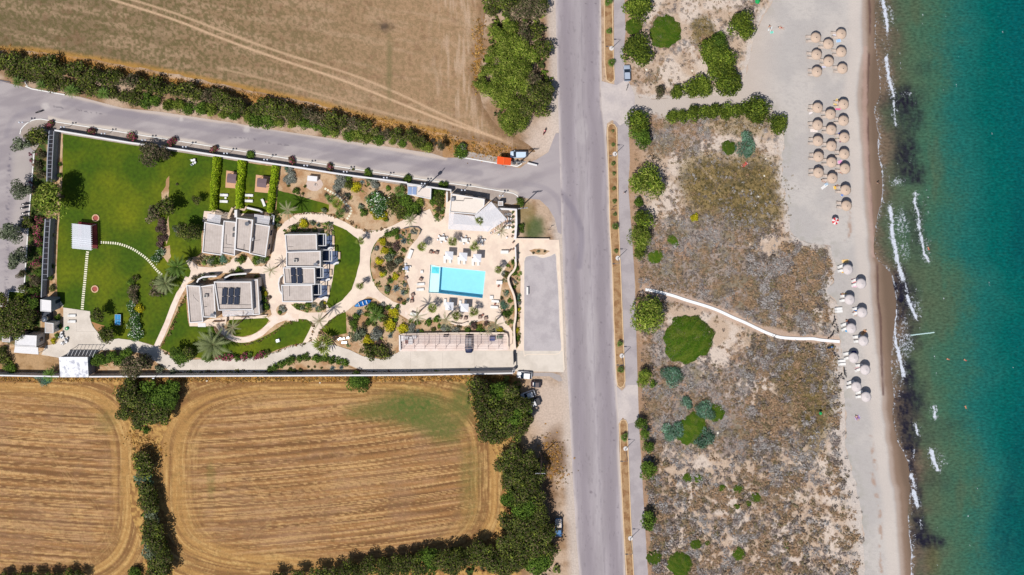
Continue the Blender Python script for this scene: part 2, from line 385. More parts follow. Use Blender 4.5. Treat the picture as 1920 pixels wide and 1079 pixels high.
# --- roads
M_road = ATTR('worn_asphalt', var=.045, sc=6, bump=.004, bsc=30, rough=.85)
MR = MR_L+MR_R[::-1]
def road_col(x, y):
    l = xat(MR_L, y); r = xat(MR_R, y); t = (x-l)/(r-l); n1 = fbm(x*3, y*.25, 30, 4, 70); n2 = fbm(x, y, 60, 3, 71); n3 = fbm(x*2, y*.5, 5, 3, 72)
    c = mixc(SA(160, 151, 155), SA(177, 168, 172), sstep(.35, .7, n1))
    lane = np.exp(-((t-.22)/.12)**2)+np.exp(-((t-.76)/.13)**2)
    c = mixc(c, SA(140, 130, 138), lane*.6*(.6+n1*.6))
    c = mixc(c, SA(194, 186, 188), np.exp(-((t-.50)/.10)**2)*.3)
    c = mixc(c, SA(206, 194, 190), (1-sstep(.0, .07, t+.05*(n2-.5)))*.9); c = mixc(c, SA(214, 200, 190), sstep(.93, 1.0, t+.05*(n2-.5))*.9)
    c = mixc(c, SA(118, 110, 116), sstep(.66, .82, n3)*.35); n8 = fbm(x*1.0, y*.12, 3, 3, 74); c = mixc(c, SA(150, 141, 146), sstep(.5, .75, n8)*.3); c = mixc(c, SA(196, 188, 188), blob(x, y, 1110, 640, 12, 60, .3, 75)*.25+blob(x, y, 1090, 250, 14, 24, .2, 76)*.3)
    ln = np.abs(t-.56+.012*(n2-.5)); c = mixc(c, SA(128, 120, 130), (1-sstep(.002, .012, ln))*.35)
    # turning marks at the junction
    d = segdist(x, y, catmull([(1050, 360), (1062, 375), (1078, 400), (1090, 440), (1086, 500)], 4, False), False)
    c = mixc(c, SA(132, 124, 136), (1-sstep(2, 9, d))*.55)
    for px, py, rr in ((1110, 117, 2), (1094, 155, 1.5), (1054, 365, 2.2), (1069, 367, 1.8), (1130, 297, 2), (1131, 322, 1.8), (1143, 647, 2), (1143, 670, 1.6), (1150, 803, 2), (1151, 826, 2), (1079, 745, 1.8), (1129, 884, 1.4), (1108, 923, 3), (1158, 952, 1.5), (1098, 7, 1.5), (1117, 7, 2), (1082, 346, 1.2), (1132, 394, 1.6), (1134, 469, 2), (1127, 605, 2), (1063, 630, 1.5)):
        c = mixc(c, SA(104, 94, 102), (1-sstep(rr*.5, rr*1.4, np.hypot(x-px, (y-py)*1.3)))*.6)
    return c
grid_zone('road', MR, 0.03, .25, road_col, M_road)
LR = [(-150, 138), (0, 152), (50, 165), (122, 178), (150, 182), (230, 203), (300, 210), (433, 230), (508, 243), (615, 259), (710, 273), (810, 288), (835, 296), (860, 296), (900, 301), (940, 309), (975, 316), (985, 308),
      (1005, 300), (1028, 286), (1042, 250), (1050, 250), (1053, 440), (1046, 436), (1040, 410), (1028, 390), (1012, 375), (985, 372), (965, 365), (892, 352.5), (800, 340), (640, 315), (500, 292), (340, 266.5), (110, 230), (78, 224.5), (61, 226.5), (46, 237.5), (38, 252), (64, 284),
      (55, 400), (45, 547), (18, 545), (14, 572), (-150, 572)]
def lroad_col(x, y):
    n1 = fbm(x*.6, y*2+x*.5, 30, 4, 80); n2 = fbm(x, y, 40, 3, 81); n3 = fbm(x, y*3, 6, 3, 82)
    c = mixc(SA(158, 149, 152), SA(180, 171, 171), sstep(.3, .7, n1))
    lower = [(38, 252), (46, 237), (61, 226), (78, 224), (340, 266), (500, 292), (800, 339), (965, 365)]
    d = segdist(x, y, lower, False); c = mixc(c, SA(214, 202, 190), (1-sstep(3, 9, d+8*(n2-.5)))*.95*(x > 90))
    upper = [(122, 178), (230, 203), (433, 230), (615, 259), (835, 296)]
    d = segdist(x, y, upper, False); c = mixc(c, SA(206, 190, 178), (1-sstep(1, 6, d+5*(n2-.5)))*.9)
    d = segdist(x, y, [(120, 192), (330, 232), (600, 276), (900, 325)], False); c = mixc(c, SA(142, 134, 142), (1-sstep(2, 8, np.abs(d-1)))*.5)
    for a, b, q in (((100, 200), (190, 214), .6), ((430, 257), (480, 262), .5), ((495, 267), (540, 273), .5)):
        d = segdist(x, y, [a, b], False); c = mixc(c, SA(84, 80, 92), (1-sstep(.6, 2.2, d))*sstep(.5, .6, fbm(x, y, 3, 2, 84))*q)
    for px, py, rr in ((85, 200, 7), (340, 224, 4), (462, 243, 6), (810, 336, 7)):
        c = mixc(c, SA(222, 214, 208), blob(x, y, px, py, rr, rr, .5, 85)*.5)
    d = np.abs(np.hypot(x-70, y-262)-58); c = mixc(c, SA(140, 133, 142), (1-sstep(2, 8, d))*.4*((x < 75) & (y < 260)))
    d = segdist(x, y, [(18, 290), (14, 400), (12, 560)], False); c = mixc(c, SA(112, 106, 118), (1-sstep(1, 6, d))*sstep(.5, .7, n3)*.8)
    c = mixc(c, SA(190, 180, 172), blob(x, y, 42, 320, 18, 50, .5, 86)*.6); c = mixc(c, SA(196, 186, 180), blob(x, y, 40, 410, 14, 80, .5, 86)*.5)
    jl = sstep(985, 1050, x)*(y > 250); c = mixc(c, SA(176, 166, 168), jl*.7)
    d = segdist(x, y, catmull([(985, 345), (1020, 352), (1045, 372), (1052, 400)], 4, False), False); c = mixc(c, SA(146, 138, 146), (1-sstep(2, 7, d))*.4)
    return c
grid_zone('road', LR, 0.015, .28, lroad_col, M_road)
PATH_L = [(1151, -150), (1151, 40), (1152, 150), (1150, 235), (1158, 240), (1160, 350), (1161, 430), (1165, 520), (1171, 690), (1174, 760), (1178, 860), (1188, 1079), (1197, 1230)]
PATH_R = [(1170, -150), (1171, 0), (1173, 60), (1168, 110), (1180, 160), (1178, 200), (1181, 300), (1178, 350), (1184, 430), (1190, 520), (1195, 690), (1197, 780), (1202, 860), (1215, 1079), (1224, 1230)]
M_ppath = mat('promenade_concrete', (182, 173, 174), var=.05, sc=3, rgb2=(170, 161, 163), sc2=.3, rough=.85)
sheet('cycle_path', PATH_L+PATH_R[::-1], 0.022, M_ppath)
M_apron = mat('pale_apron', (208, 197, 192), var=.06, sc=2, rgb2=(194, 184, 182), sc2=.2)
sheet('road', [(1126.5, 152), (1156, 160), (1176, 148), (1190, 178), (1190, 218), (1162, 236), (1155, 228), (1147, 226), (1138, 232), (1136, 262), (1128, 200)], 0.036, M_apron)
sheet('road', [(1156, 724), (1166, 733), (1176, 722), (1196, 722), (1198, 790), (1177, 795), (1168, 783), (1160, 795), (1158, 760)], 0.036, M_apron)
# --- median islands between road and cycle path
M_dirt = mat('median_earth', (176, 142, 104), var=.16, sc=3, rgb2=(150, 112, 76), sc2=.6, bump=.03)
M_kerbs = mat('sandy_kerb', (226, 196, 158), var=.08, sc=3)
MED = [[(1131, -150), (1133, 0), (1134, 120), (1137, 150), (1146, 156), (1152, 150), (1150, 110), (1148, 0), (1147, -150)],
       [(1139, 240), (1142, 234), (1147, 232), (1152, 234), (1156, 240), (1158, 350), (1160, 430), (1164, 520), (1168, 620), (1171, 690), (1172, 715), (1169, 724), (1163, 727), (1158, 723), (1156, 710), (1155, 690), (1151, 600), (1149, 520), (1144, 430), (1142, 350)],
       [(1162, 795), (1164, 789), (1168, 787), (1173, 788), (1176, 795), (1177, 830), (1179, 880), (1182, 960), (1188, 1079), (1193, 1230), (1180, 1230), (1175, 1079), (1169, 980), (1164, 880)]]
for i, q in enumerate(MED):
    sheet('median_strip', q, 0.12, M_dirt, thick=.13)
    c = np.array(q).mean(0); inner = []
    ring = strip(q+[q[0]], 1.6)
    sheet('kerb', ring, 0.16, M_kerbs, thick=.16)
    ring2 = strip([(x+(-2.2 if x < np.interp(y, [-150, 1230], [1138, 1186]) else 1.6), y) for x, y in q], 2.2)
# --- pavement in front of the hotel wall, white kerbs
SW = [(38, 252), (46, 237), (61, 226), (78, 224), (110, 230), (340, 266), (500, 291.5), (640, 314), (800, 338.5), (892, 351), (965, 363.5), (975, 372), (972, 380), (960, 384), (930, 378), (880, 364), (850, 360), (765, 349), (560, 317), (405, 296), (240, 271), (104, 249), (88, 250), (66, 284)]
M_pave = mat('pavement_slabs', (172, 158, 148), var=.06, sc=4, rgb2=(184, 172, 162), sc2=.5)
sheet('pavement', SW, 0.10, M_pave, thick=.12)
M_wkerb = mat('white_kerb', (246, 244, 240), var=.03, sc=2, rough=.7)
def kerb(pts, wd=1.7, z=.16, m=None, name='kerb'):
    return sheet(name, strip(pts, wd), z, m or M_wkerb, thick=.18)
kerb([(38, 252), (40, 243), (46, 236), (53, 230), (61, 226), (70, 224), (78, 223.6), (110, 229.5), (340, 265.5)])
kerb([(340.4, 265.6), (500, 291), (640, 313.5), (800, 338), (892, 350.5), (962, 362.5), (970, 367), (974, 376)])
kerb([(65, 283), (55, 400), (45.4, 548)], 2.0); kerb([(44.5, 548), (17, 546), (14.3, 574), (-150, 570)], 1.8)
kerb([(52, 162), (48, 156), (47, 152)], 1.5); kerb([(48, 162), (60, 167), (122, 178)], 2.0); kerb([(858, 294), (932, 306.6), (970, 312.3), (977, 308), (980, 303)], 2.0)
kerb([(-150, 142), (0, 151), (20, 155)], 2.0, m=mat('dark_kerb', (120, 116, 124)))
sheet('pavement', [(876, 284), (932, 294), (962, 300), (979, 302), (972, 311.5), (932, 305.6), (862, 294)], 0.10, M_pave, thick=.1)

# --- hotel garden surfaces
M_lawn = mat('lawn_turf', (66, 92, 3), var=.24, sc=1.2, rgb2=(112, 120, 8), sc2=.07, lo=.42, hi=.68, bump=.04, bsc=9)
LAWNS = [[(118, 251), (262, 274), (405, 296), (519, 314), (516, 396), (460, 402), (385, 402), (378, 440), (377, 474), (370, 482), (351, 490), (360, 507), (358, 517), (347, 532), (333, 550), (322, 575), (310, 605), (289, 648), (260, 640), (222, 635), (200, 640), (190, 632), (183, 623), (174, 610), (170, 601), (169, 584), (119, 577), (108, 557), (106, 511), (108, 460), (111, 413), (117, 340)],
  [(348, 553), (352, 600), (355, 612), (372, 612), (400, 612), (404, 625), (420, 636), (440, 641), (468, 643), (502, 628), (535, 606), (560, 599), (575, 599), (585, 605), (586, 615), (575, 640), (570, 643), (545, 647), (507, 661), (480, 668), (440, 672), (377, 672), (330, 668), (301, 653), (318, 615), (332, 585)],
  [(432, 594), (503, 594), (505, 600), (497, 612), (478, 626), (455, 632), (440, 630), (426, 615)],
  [(624, 420), (650, 432), (670, 447), (676, 465), (675, 490), (668, 518), (660, 543), (642, 563), (617, 579), (612, 570), (617, 556), (623, 527), (628, 493), (627, 453)],
  [(521, 356), (550, 363), (583, 373), (617, 383), (623, 397), (600, 398), (575, 399), (542, 402), (518, 400)],
  [(648, 585), (650, 625), (620, 631), (600, 618), (617, 602), (633, 591)],
  [(18, 546), (45, 549), (44, 575), (30, 580), (15, 575)],
  [(808, 354), (828, 357), (834, 366), (832, 388), (820, 386), (808, 378)]]
for i, q in enumerate(LAWNS): sheet("lawn", rag(q, .9, 4, 8, 5), 0.02 if i not in (3,) else .07, M_lawn)
sheet('lawn', strip(catmull([(752, 434), (728, 441), (708, 455), (699, 475), (697, 500), (702, 525), (714, 545), (740, 564)], 5, False), [3, 9, 9, 7]+[8]*38)[:], 0.024, M_lawn) if False else None
ring = catmull([(752, 434), (728, 442), (709, 456), (700, 476), (698, 500), (703, 524), (716, 545), (742, 563)], 5, False)
sheet('lawn', strip(ring, 8.5), 0.062, mat('clover_edge', (66, 96, 30), var=.2, sc=4, bump=.05))
M_soil = mat('garden_soil', (204, 174, 140), var=.12, sc=3, rgb2=(178, 138, 100), sc2=.3, bump=.03)
for q in ([(312, 336), (318, 330), (316, 372), (303, 378), (303, 362), (310, 350)], [(300, 466), (318, 460), (320, 482), (315, 493), (305, 482)], [(316, 405), (318, 440), (312, 462), (309, 430)], [(106, 250), (118, 252), (117, 300), (113, 340), (105, 338)]):
    sheet('garden_bed', rag(q, 1.5, 3, 6, 6), 0.03, M_soil)
sheet('terrain', rag([(170, 603), (196, 611), (190, 622), (183, 622)], 1.2, 3, 5, 9), 0.03, mat('bare_soil', (178, 132, 88), var=.1, sc=3))
# stone paving
M_plaza = mat('limestone_paving', (246, 226, 206), var=.035, sc=1.2, rgb2=(236, 214, 196), sc2=.35, bump=.006, bsc=12)
PLAZA = [(782, 401), (806, 392), (812, 405), (826, 415), (834, 405), (838, 360), (846, 356), (968, 394), (968, 449), (1048, 450), (1050, 476), (1054, 560), (1057, 640), (1058, 697), (962, 696), (962, 658), (748, 658), (748, 628),
         (775, 612), (770, 602), (757, 594), (724, 575), (704, 560), (690, 556), (676, 566), (664, 572), (650, 584), (633, 590), (617, 602), (598, 622), (592, 642), (568, 643), (580, 620), (586, 606), (575, 599), (560, 598), (540, 602), (520, 596), (505, 598), (504, 560), (497, 540), (492, 522), (486, 512), (420, 512), (364, 524), (347, 534), (334, 552), (323, 577), (312, 606), (296, 655), (288, 650), (309, 604), (320, 574), (331, 549), (345, 531), (356, 517), (358, 508), (349, 490), (356, 486), (372, 500), (398, 502), (420, 498),
         (438, 484), (442, 480), (466, 482), (478, 500), (497, 497), (507, 486), (513, 460), (520, 434), (534, 416), (555, 402.5), (575, 398.5), (607, 401), (627, 407), (648, 417), (668, 429), (690, 432), (710, 432), (735, 424), (758, 412)]
B1 = [(707, 452), (730, 437), (760, 427), (782, 426), (790, 432), (783, 447), (767, 465), (757, 488), (760, 517), (768, 540), (767, 563), (757, 572), (738, 566), (713, 548), (700, 527), (695, 503), (696, 477)]
INNER = catmull([(630, 416), (655, 430), (674, 446), (680, 466), (679, 492), (671, 522), (662, 546), (645, 566), (614, 584), (600, 590), (612, 560), (622, 520), (629, 480)], 3)
sheet('plaza', PLAZA, 0.05, M_plaza, holes=[POOL, B1])
sheet('plaza', [(966, 449), (984, 470), (985, 692), (966, 690)], 0.046, M_plaza)
# court path round the middle block, on top of the soil
M_path = mat('cream_path', (248, 230, 214), var=.03, sc=1.5, rgb2=(240, 216, 196), sc2=.5)
def path(pts, wd, z=.054, m=None, n=5): return sheet('path', strip(catmull(pts, n, False), wd), z, m or M_path)
path([(540, 594), (518, 602), (503, 613), (488, 626), (462, 637), (438, 635), (418, 621), (407, 606)], [16, 15, 13, 11, 10, 9, 8, 8] and 10.5, .056)
path([(352, 520), (346, 534), (336, 552), (327, 572), (318, 595), (309, 617), (300, 638), (293, 653)], 9.5, .0545)
path([(560, 596), (530, 594), (512, 596), (505, 590)], 14, .0542)
path([(760, 588), (790, 584), (800, 572)], 18, .0535); 
# lower driveway and service yard
M_conc = mat('driveway_concrete', (228, 217, 204), var=.035, sc=1.5, rgb2=(216, 205, 192), sc2=.25)
DRIVE = [(119, 577), (169, 584), (170, 601), (174, 612), (183, 623), (193, 640), (222, 635), (260, 640), (289, 649), (301, 655), (320, 668), (335, 676), (377, 674), (440, 673), (480, 670), (507, 663), (545, 649), (570, 644), (585, 640), (603, 640), (630, 648), (655, 656), (680, 668), (715, 674), (745, 662), (750, 658), (1057, 658), (1057, 698), (962, 696), (700, 697), (672, 692), (650, 683), (600, 673), (570, 673), (545, 680), (520, 690), (500, 696), (440, 699), (340, 699), (318, 695), (290, 677), (262, 662), (222, 656), (190, 657), (170, 668), (110, 671), (78, 665), (86, 648), (105, 645), (116, 630), (119, 610)]
sheet('driveway', DRIVE, 0.066, M_conc)
M_joint = mat('joint_line', (196, 184, 172), var=0)
for a, b in (((144, 580), (144, 622)), ((144, 622), (184, 622)), ((370, 676), (370, 697)), ((480, 671), (480, 697)), ((600, 650), (600, 672)), ((770, 661), (770, 696)), ((830, 661), (830, 696)), ((890, 661), (890, 696)), ((700, 674), (700, 696)), ((540, 652), (548, 678))):
    sheet('path', strip([a, b], .45), 0.0685, M_joint)
sheet('parking', [(750, 629), (950, 627), (953, 657), (750, 659)], 0.0705, mat('pink_pavers', (248, 230, 220), var=.05, sc=3, rgb2=(240, 218, 206), sc2=.4))
GR = catmull([(982.5, 500), (983, 490), (987, 481), (1003, 479), (1017, 483), (1031, 480), (1042, 476.5), (1044, 500), (1047.5, 545), (1050, 610), (1053, 650), (1051, 659), (1044, 664), (1020, 664.5), (990, 664.5), (982.5, 663), (982.3, 600)], 4)
sheet('parking', GR, 0.058, mat('grey_gravel', (196, 188, 189), var=.12, sc=8, rgb2=(184, 176, 178), sc2=.3, bump=.03, bsc=14))
sheet('kerb', strip(GR+[GR[0]], 1.6), 0.09, mat('stone_edging', (240, 224, 206), var=.04), thick=.05)
sheet('kerb', strip([(1048, 476), (1052, 560), (1055, 640), (1058, 694)], 2.2), 0.11, mat('stone_edging', (0, 0, 0)), thick=.1)
sheet('pavement', [(970, 699), (1035, 699), (1050, 704), (1055, 714), (1048, 716), (1030, 706), (975, 706)], 0.0, mat('old_tarmac', (178, 168, 164), var=.06))
# planted beds lying on the paving
BEDS = {'B1': B1,
 'B2': [(650, 583), (668, 574), (690, 572), (704, 566), (724, 577), (757, 597), (771, 603), (790, 600), (812, 600), (835, 598), (846, 604), (856, 611), (872, 612), (888, 606), (905, 601), (925, 603), (938, 612), (950, 625), (870, 626.5), (750, 627), (748, 640), (744, 660), (716, 673), (684, 666), (655, 654), (640, 648), (630, 642), (640, 634), (651, 628)],
 'B3': [(527, 314), (640, 331), (765, 349), (768, 364), (790, 384), (797, 392), (790, 399), (770, 405), (752, 414), (730, 426), (705, 432), (688, 431), (668, 424), (650, 411), (630, 403), (617, 397), (617, 384), (583, 374), (550, 364), (523, 358)],
 'B4': [(812, 386), (833, 389), (832, 405), (828, 413), (820, 414), (812, 402)],
 'B6': [(545, 570), (600, 570), (612, 574), (612, 586), (590, 586), (576, 587), (556, 580)],
 'B7': [(352, 484), (377, 480), (436, 482), (432, 492), (416, 500), (400, 500), (376, 494), (364, 489)],
 'B8': [(443, 481), (465, 481), (460, 493), (448, 494)],
 'B9': [(474, 478), (505, 482), (501, 494), (490, 500), (478, 494)],
 'B10': [(500, 698), (512, 688), (530, 680), (552, 674), (585, 670), (615, 674), (640, 681), (652, 688), (675, 694), (690, 698)],
 'B11': [(966, 484), (972, 486), (976, 500), (975, 640), (970, 654), (965, 655), (965, 640), (962, 622), (950, 606), (941, 590), (937, 570), (938, 552), (942, 530), (946, 505), (955, 490)],
 'B12': [(992, 470), (1002, 467), (1012, 466), (1031, 471), (1020, 478), (1008, 478), (997, 474)],
 'B13': [(487, 536), (500, 545), (504, 570), (510, 590), (503, 596), (492, 594), (490, 560)],
 'B14': [(533, 441), (538, 431), (551, 421), (575, 415.5), (600, 417), (621, 421), (626, 440)]}
for i, (k_, q) in enumerate(BEDS.items()):
    sheet('garden_bed', rag(q, .8, 3, 6, i), 0.075 + .0015*i, M_soil)
sheet('garden_bed', [(528+10*math.cos(t/20*6.283), 582+10*math.sin(t/20*6.283)) for t in range(20)], 0.1, M_soil)
sheet('path', rag([(597, 347), (592, 337)] and [(590+16*math.cos(t/14*6.283), 346+13*math.sin(t/14*6.283)) for t in range(14)], 1.5, 3, 5, 4), 0.105, mat('crazy_paving', (214, 192, 178), var=.1, sc=6))
# service area earth patch by the bottom left
sheet('terrain', rag([(22, 663), (75, 667), (110, 672), (110, 699), (20, 699), (0, 690), (0, 655)], 2, 5, 9, 2), 0.03, mat('yard_soil', (186, 152, 112), var=.12, sc=2, rgb2=(160, 126, 86), sc2=.3))
# ================================================================ DUNES, BEACH, SEA
SANDL = [(1400, -150), (1452, -60), (1450, 0), (1430, 30), (1412, 80), (1398, 140), (1385, 178), (1300, 182), (1216, 186), (1190, 178), (1180, 160), (1178, 218), (1200, 206), (1250, 216), (1300, 208), (1390, 196), (1440, 194), (1462, 230), (1472, 262), (1466, 300), (1470, 360), (1480, 405), (1484, 440), (1512, 455), (1556, 462), (1568, 500), (1562, 530), (1550, 545), (1572, 575), (1570, 600), (1576, 650), (1582, 710), (1586, 780), (1584, 840), (1604, 900), (1616, 960), (1622, 1079), (1630, 1230)]
DUNE = PATH_R+[(1630, 1230)]+[p for p in SANDL[::-1][1:]]
VEGB = ((1420, 520, 150, 60, .34), (1330, 450, 90, 60, .30), (1270, 500, 90, 60, .30), (1250, 250, 70, 40, .25), (1480, 620, 90, 90, .14), (1280, 740, 110, 50, .22), (1400, 800, 90, 50, .22), (1300, 880, 90, 24, -.05), (1330, 600, 60, 26, -.14), (1430, 470, 50, 24, -.3), (1390, 738, 62, 28, -.16), (1320, 700, 50, 25, -.06), (1240, 330, 40, 60, -.02), (1330, 130, 60, 60, -.05), (1350, 866, 50, 12, -.1), (1220, 800, 30, 300, .12), (1560, 930, 60, 130, -.06), (1500, 560, 60, 40, -.1), (1380, 640, 60, 30, -.1))
def dune_density(x, y):
    d = np.full(len(x), .455)+.075*(y > 640)
    for cx, cy, rx, ry, a in VEGB: d = d+blob(x, y, cx, cy, rx, ry, .6, 94)*a
    return d-(fbm(x, y, 14, 4, 91)*.3+fbm(x, y, 3, 3, 92)*.35+fbm(x, y, 7, 3, 131)*.35)
def dune_col(x, y):
    n1 = fbm(x, y, 60, 4, 90); n2 = fbm(x, y, 12, 4, 91); n3 = fbm(x, y, 4.5, 3, 92); n4 = fbm(x, y, 30, 3, 93)
    c = mixc(SA(198, 174, 152)*np.ones((len(x), 1)), SA(216, 199, 184), sstep(.4, .65, n4))
    veg = np.full(len(x), .50)+.14*(y > 640)
    for cx, cy, rx, ry, a in ((1420, 520, 150, 60, .34), (1330, 450, 90, 60, .34), (1270, 500, 90, 60, .3), (1250, 250, 70, 40, .25), (1400, 900, 190, 60, .05), (1480, 620, 90, 90, .25), (1280, 740, 110, 50, .3), (1400, 800, 90, 60, .2), (1300, 880, 90, 30, -.2), (1330, 600, 60, 30, -.25), (1430, 480, 50, 22, -.45), (1380, 740, 60, 30, -.3), (1320, 700, 50, 25, -.15), (1240, 330, 40, 60, .0), (1330, 130, 60, 60, -.05), (1380, 860, 80, 22, -.4), (1540, 930, 60, 120, -.05), (1300, 1000, 110, 90, .05)):
        veg += blob(x, y, cx, cy, rx, ry, .6, 94)*a
    t = sstep(-.07, .06, dune_density(x, y))
    grey = mixc(SA(158, 142, 132)*np.ones((len(x), 1)), SA(130, 115, 105), sstep(.45, .65, n3))
    grey = mixc(grey, SA(176, 132, 92), sstep(.52, .7, fbm(x, y, 10, 3, 96))*.6); grey = mixc(grey, SA(160, 152, 148), sstep(.55, .7, fbm(x, y, 16, 3, 95))*.6)
    grey = mixc(grey, SA(108, 104, 68), sstep(.5, .7, fbm(x, y, 22, 3, 97))*.5)
    c = mixc(c, grey, t*.9)
    # reddish dry verge by the path
    e = x-xat(PATH_R, y); c = mixc(c, SA(168, 132, 100), (1-sstep(4, 44, e+30*(n1-.5)))*.75)
    for cx, cy, rx, ry, a in ((1365, 350, 85, 62, .95), (1310, 330, 40, 40, .6), (1420, 390, 50, 36, .8), (1525, 745, 46, 90, .9), (1490, 700, 40, 50, .8), (1320, 62, 24, 30, .9), (1390, 235, 50, 22, .6), (1530, 800, 25, 60, .7), (1470, 640, 60, 22, .4), (1500, 600, 30, 12, .3), (1420, 350, 60, 50, .6)):
        g = mixc(SA(142, 122, 78)*np.ones((len(x), 1)), SA(96, 86, 56), sstep(.4, .62, fbm(x*.7, y*1.4, 9, 3, 98)))
        g = mixc(g, SA(176, 150, 104), sstep(.6, .75, n3)*.6)
        c = mixc(c, g, blob(x, y, cx, cy, rx, ry, .35, 99)*a)
    es = segdist(x, y, SANDL, False); lowr = sstep(400, 700, y); c = mixc(c, SA(208, 198, 190), (1-sstep(0, 14+34*lowr, es+30*(n2-.5)+12*(n3-.5)))*.85)
    pth = segdist(x, y, [(1209, 543), (1287, 563), (1347, 583), (1422, 617), (1500, 635), (1574, 640)], False)
    c = mixc(c, SA(200, 172, 152), (1-sstep(5, 13, pth+7*(n3-.5)))*.8)
    for tr in ([(1288, 240), (1292, 290)], [(1300, 300), (1345, 345)], [(1210, 880), (1300, 882), (1400, 870), (1500, 872), (1560, 856)], [(1270, 900), (1330, 935)]):
        d = segdist(x, y, tr, False); c = mixc(c, SA(214, 190, 166), (1-sstep(.8, 4, d+4*(n3-.5)))*.4)
    return c
grid_zone('dunes', rag(DUNE, 3.5, 6, 9, 7), 0.0, .25, dune_col, ATTR('dune_ground', var=.16, sc=3.2, bump=.08, bsc=3.5),
          zf=lambda x, y: .0*x)
WETL = [(1616, -150), (1618, 0), (1619, 90), (1609, 180), (1616, 280), (1622, 370), (1630, 470), (1637, 560), (1643, 640), (1650, 700), (1656, 760), (1663, 830), (1673, 900), (1681, 950), (1690, 1079), (1698, 1230)]
BEACH = rag(SANDL, 5.0, 5, 10, 8, False)+[(SHORE[-1][0]+25, 1230)]+[(x+25, y) for x, y in SHORE[::-1]]
def sand_col(x, y):
    n1 = fbm(x, y, 60, 4, 101); n2 = fbm(x, y, 8, 3, 102); n3 = fbm(x*.8, y*2.0, 5, 3, 103)
    c = mixc(SA(188, 182, 178), SA(200, 193, 187), sstep(.4, .65, n1))
    c = mixc(c, SA(178, 171, 168), sstep(.5, .75, n3)*.45)
    w_ = x-xat(WETL, y)+5*(fbm(y*.5, y*0, 10, 2, 104)-.5)
    c = mixc(c, SA(214, 202, 192), sstep(-34, -18, w_)*(1-sstep(-8, 0, w_))*.6)
    c = mixc(c, SA(176, 158, 146), sstep(-5, 2, w_)); c = mixc(c, SA(140, 117, 100), sstep(2, 12, w_+4*(n2-.5)))
    c = mixc(c, SA(118, 98, 82), sstep(12, 26, w_+6*(n1-.5)))
    # weed line on the wet sand
    wl = catmull([(1628, -20), (1631, 30), (1630, 90), (1629, 110), (1627, 190), (1630, 330), (1640, 440), (1645, 500), (1646, 560), (1651, 600), (1652, 650), (1656, 740)], 5, False)
    d = segdist(x, y, wl, False); c = mixc(c, SA(92, 66, 62), (1-sstep(.8, 3.2, d+2.5*(n2-.5)))*.75*(sstep(.30, .5, fbm(y, y*0+3, 40, 2, 106))))
    d = segdist(x, y, [(1622, 90), (1622, 250), (1638, 480)], False); c = mixc(c, SA(190, 160, 148), (1-sstep(1.5, 6, d+5*(n2-.5)))*.6)
    # brown debris lines on the dry sand
    for l in ([(1632, 820), (1642, 878)], [(1635, 890), (1650, 960), (1652, 1079)], [(1592, 400), (1594, 440), (1584, 448)]):
        d = segdist(x, y, l, False); c = mixc(c, SA(176, 150, 134), (1-sstep(1, 6, d))*sstep(.45, .65, n2)*.9)
    c = mixc(c, SA(172, 168, 158), (1-sstep(0, 26, segdist(x, y, SANDL, False)))*sstep(.4, .7, n2)*.6)
    # compacted sand track from the road
    c = mixc(c, SA(202, 188, 177), (1-sstep(1400, 1480, x))*.8)
    return c
grid_zone('beach', BEACH, 0.012, .28, sand_col, ATTR('beach_sand', var=.07, sc=4, bump=.04, bsc=5),
          zf=lambda x, y: -.10*sstep(-12, 22, x-xat(SHORE, y)))
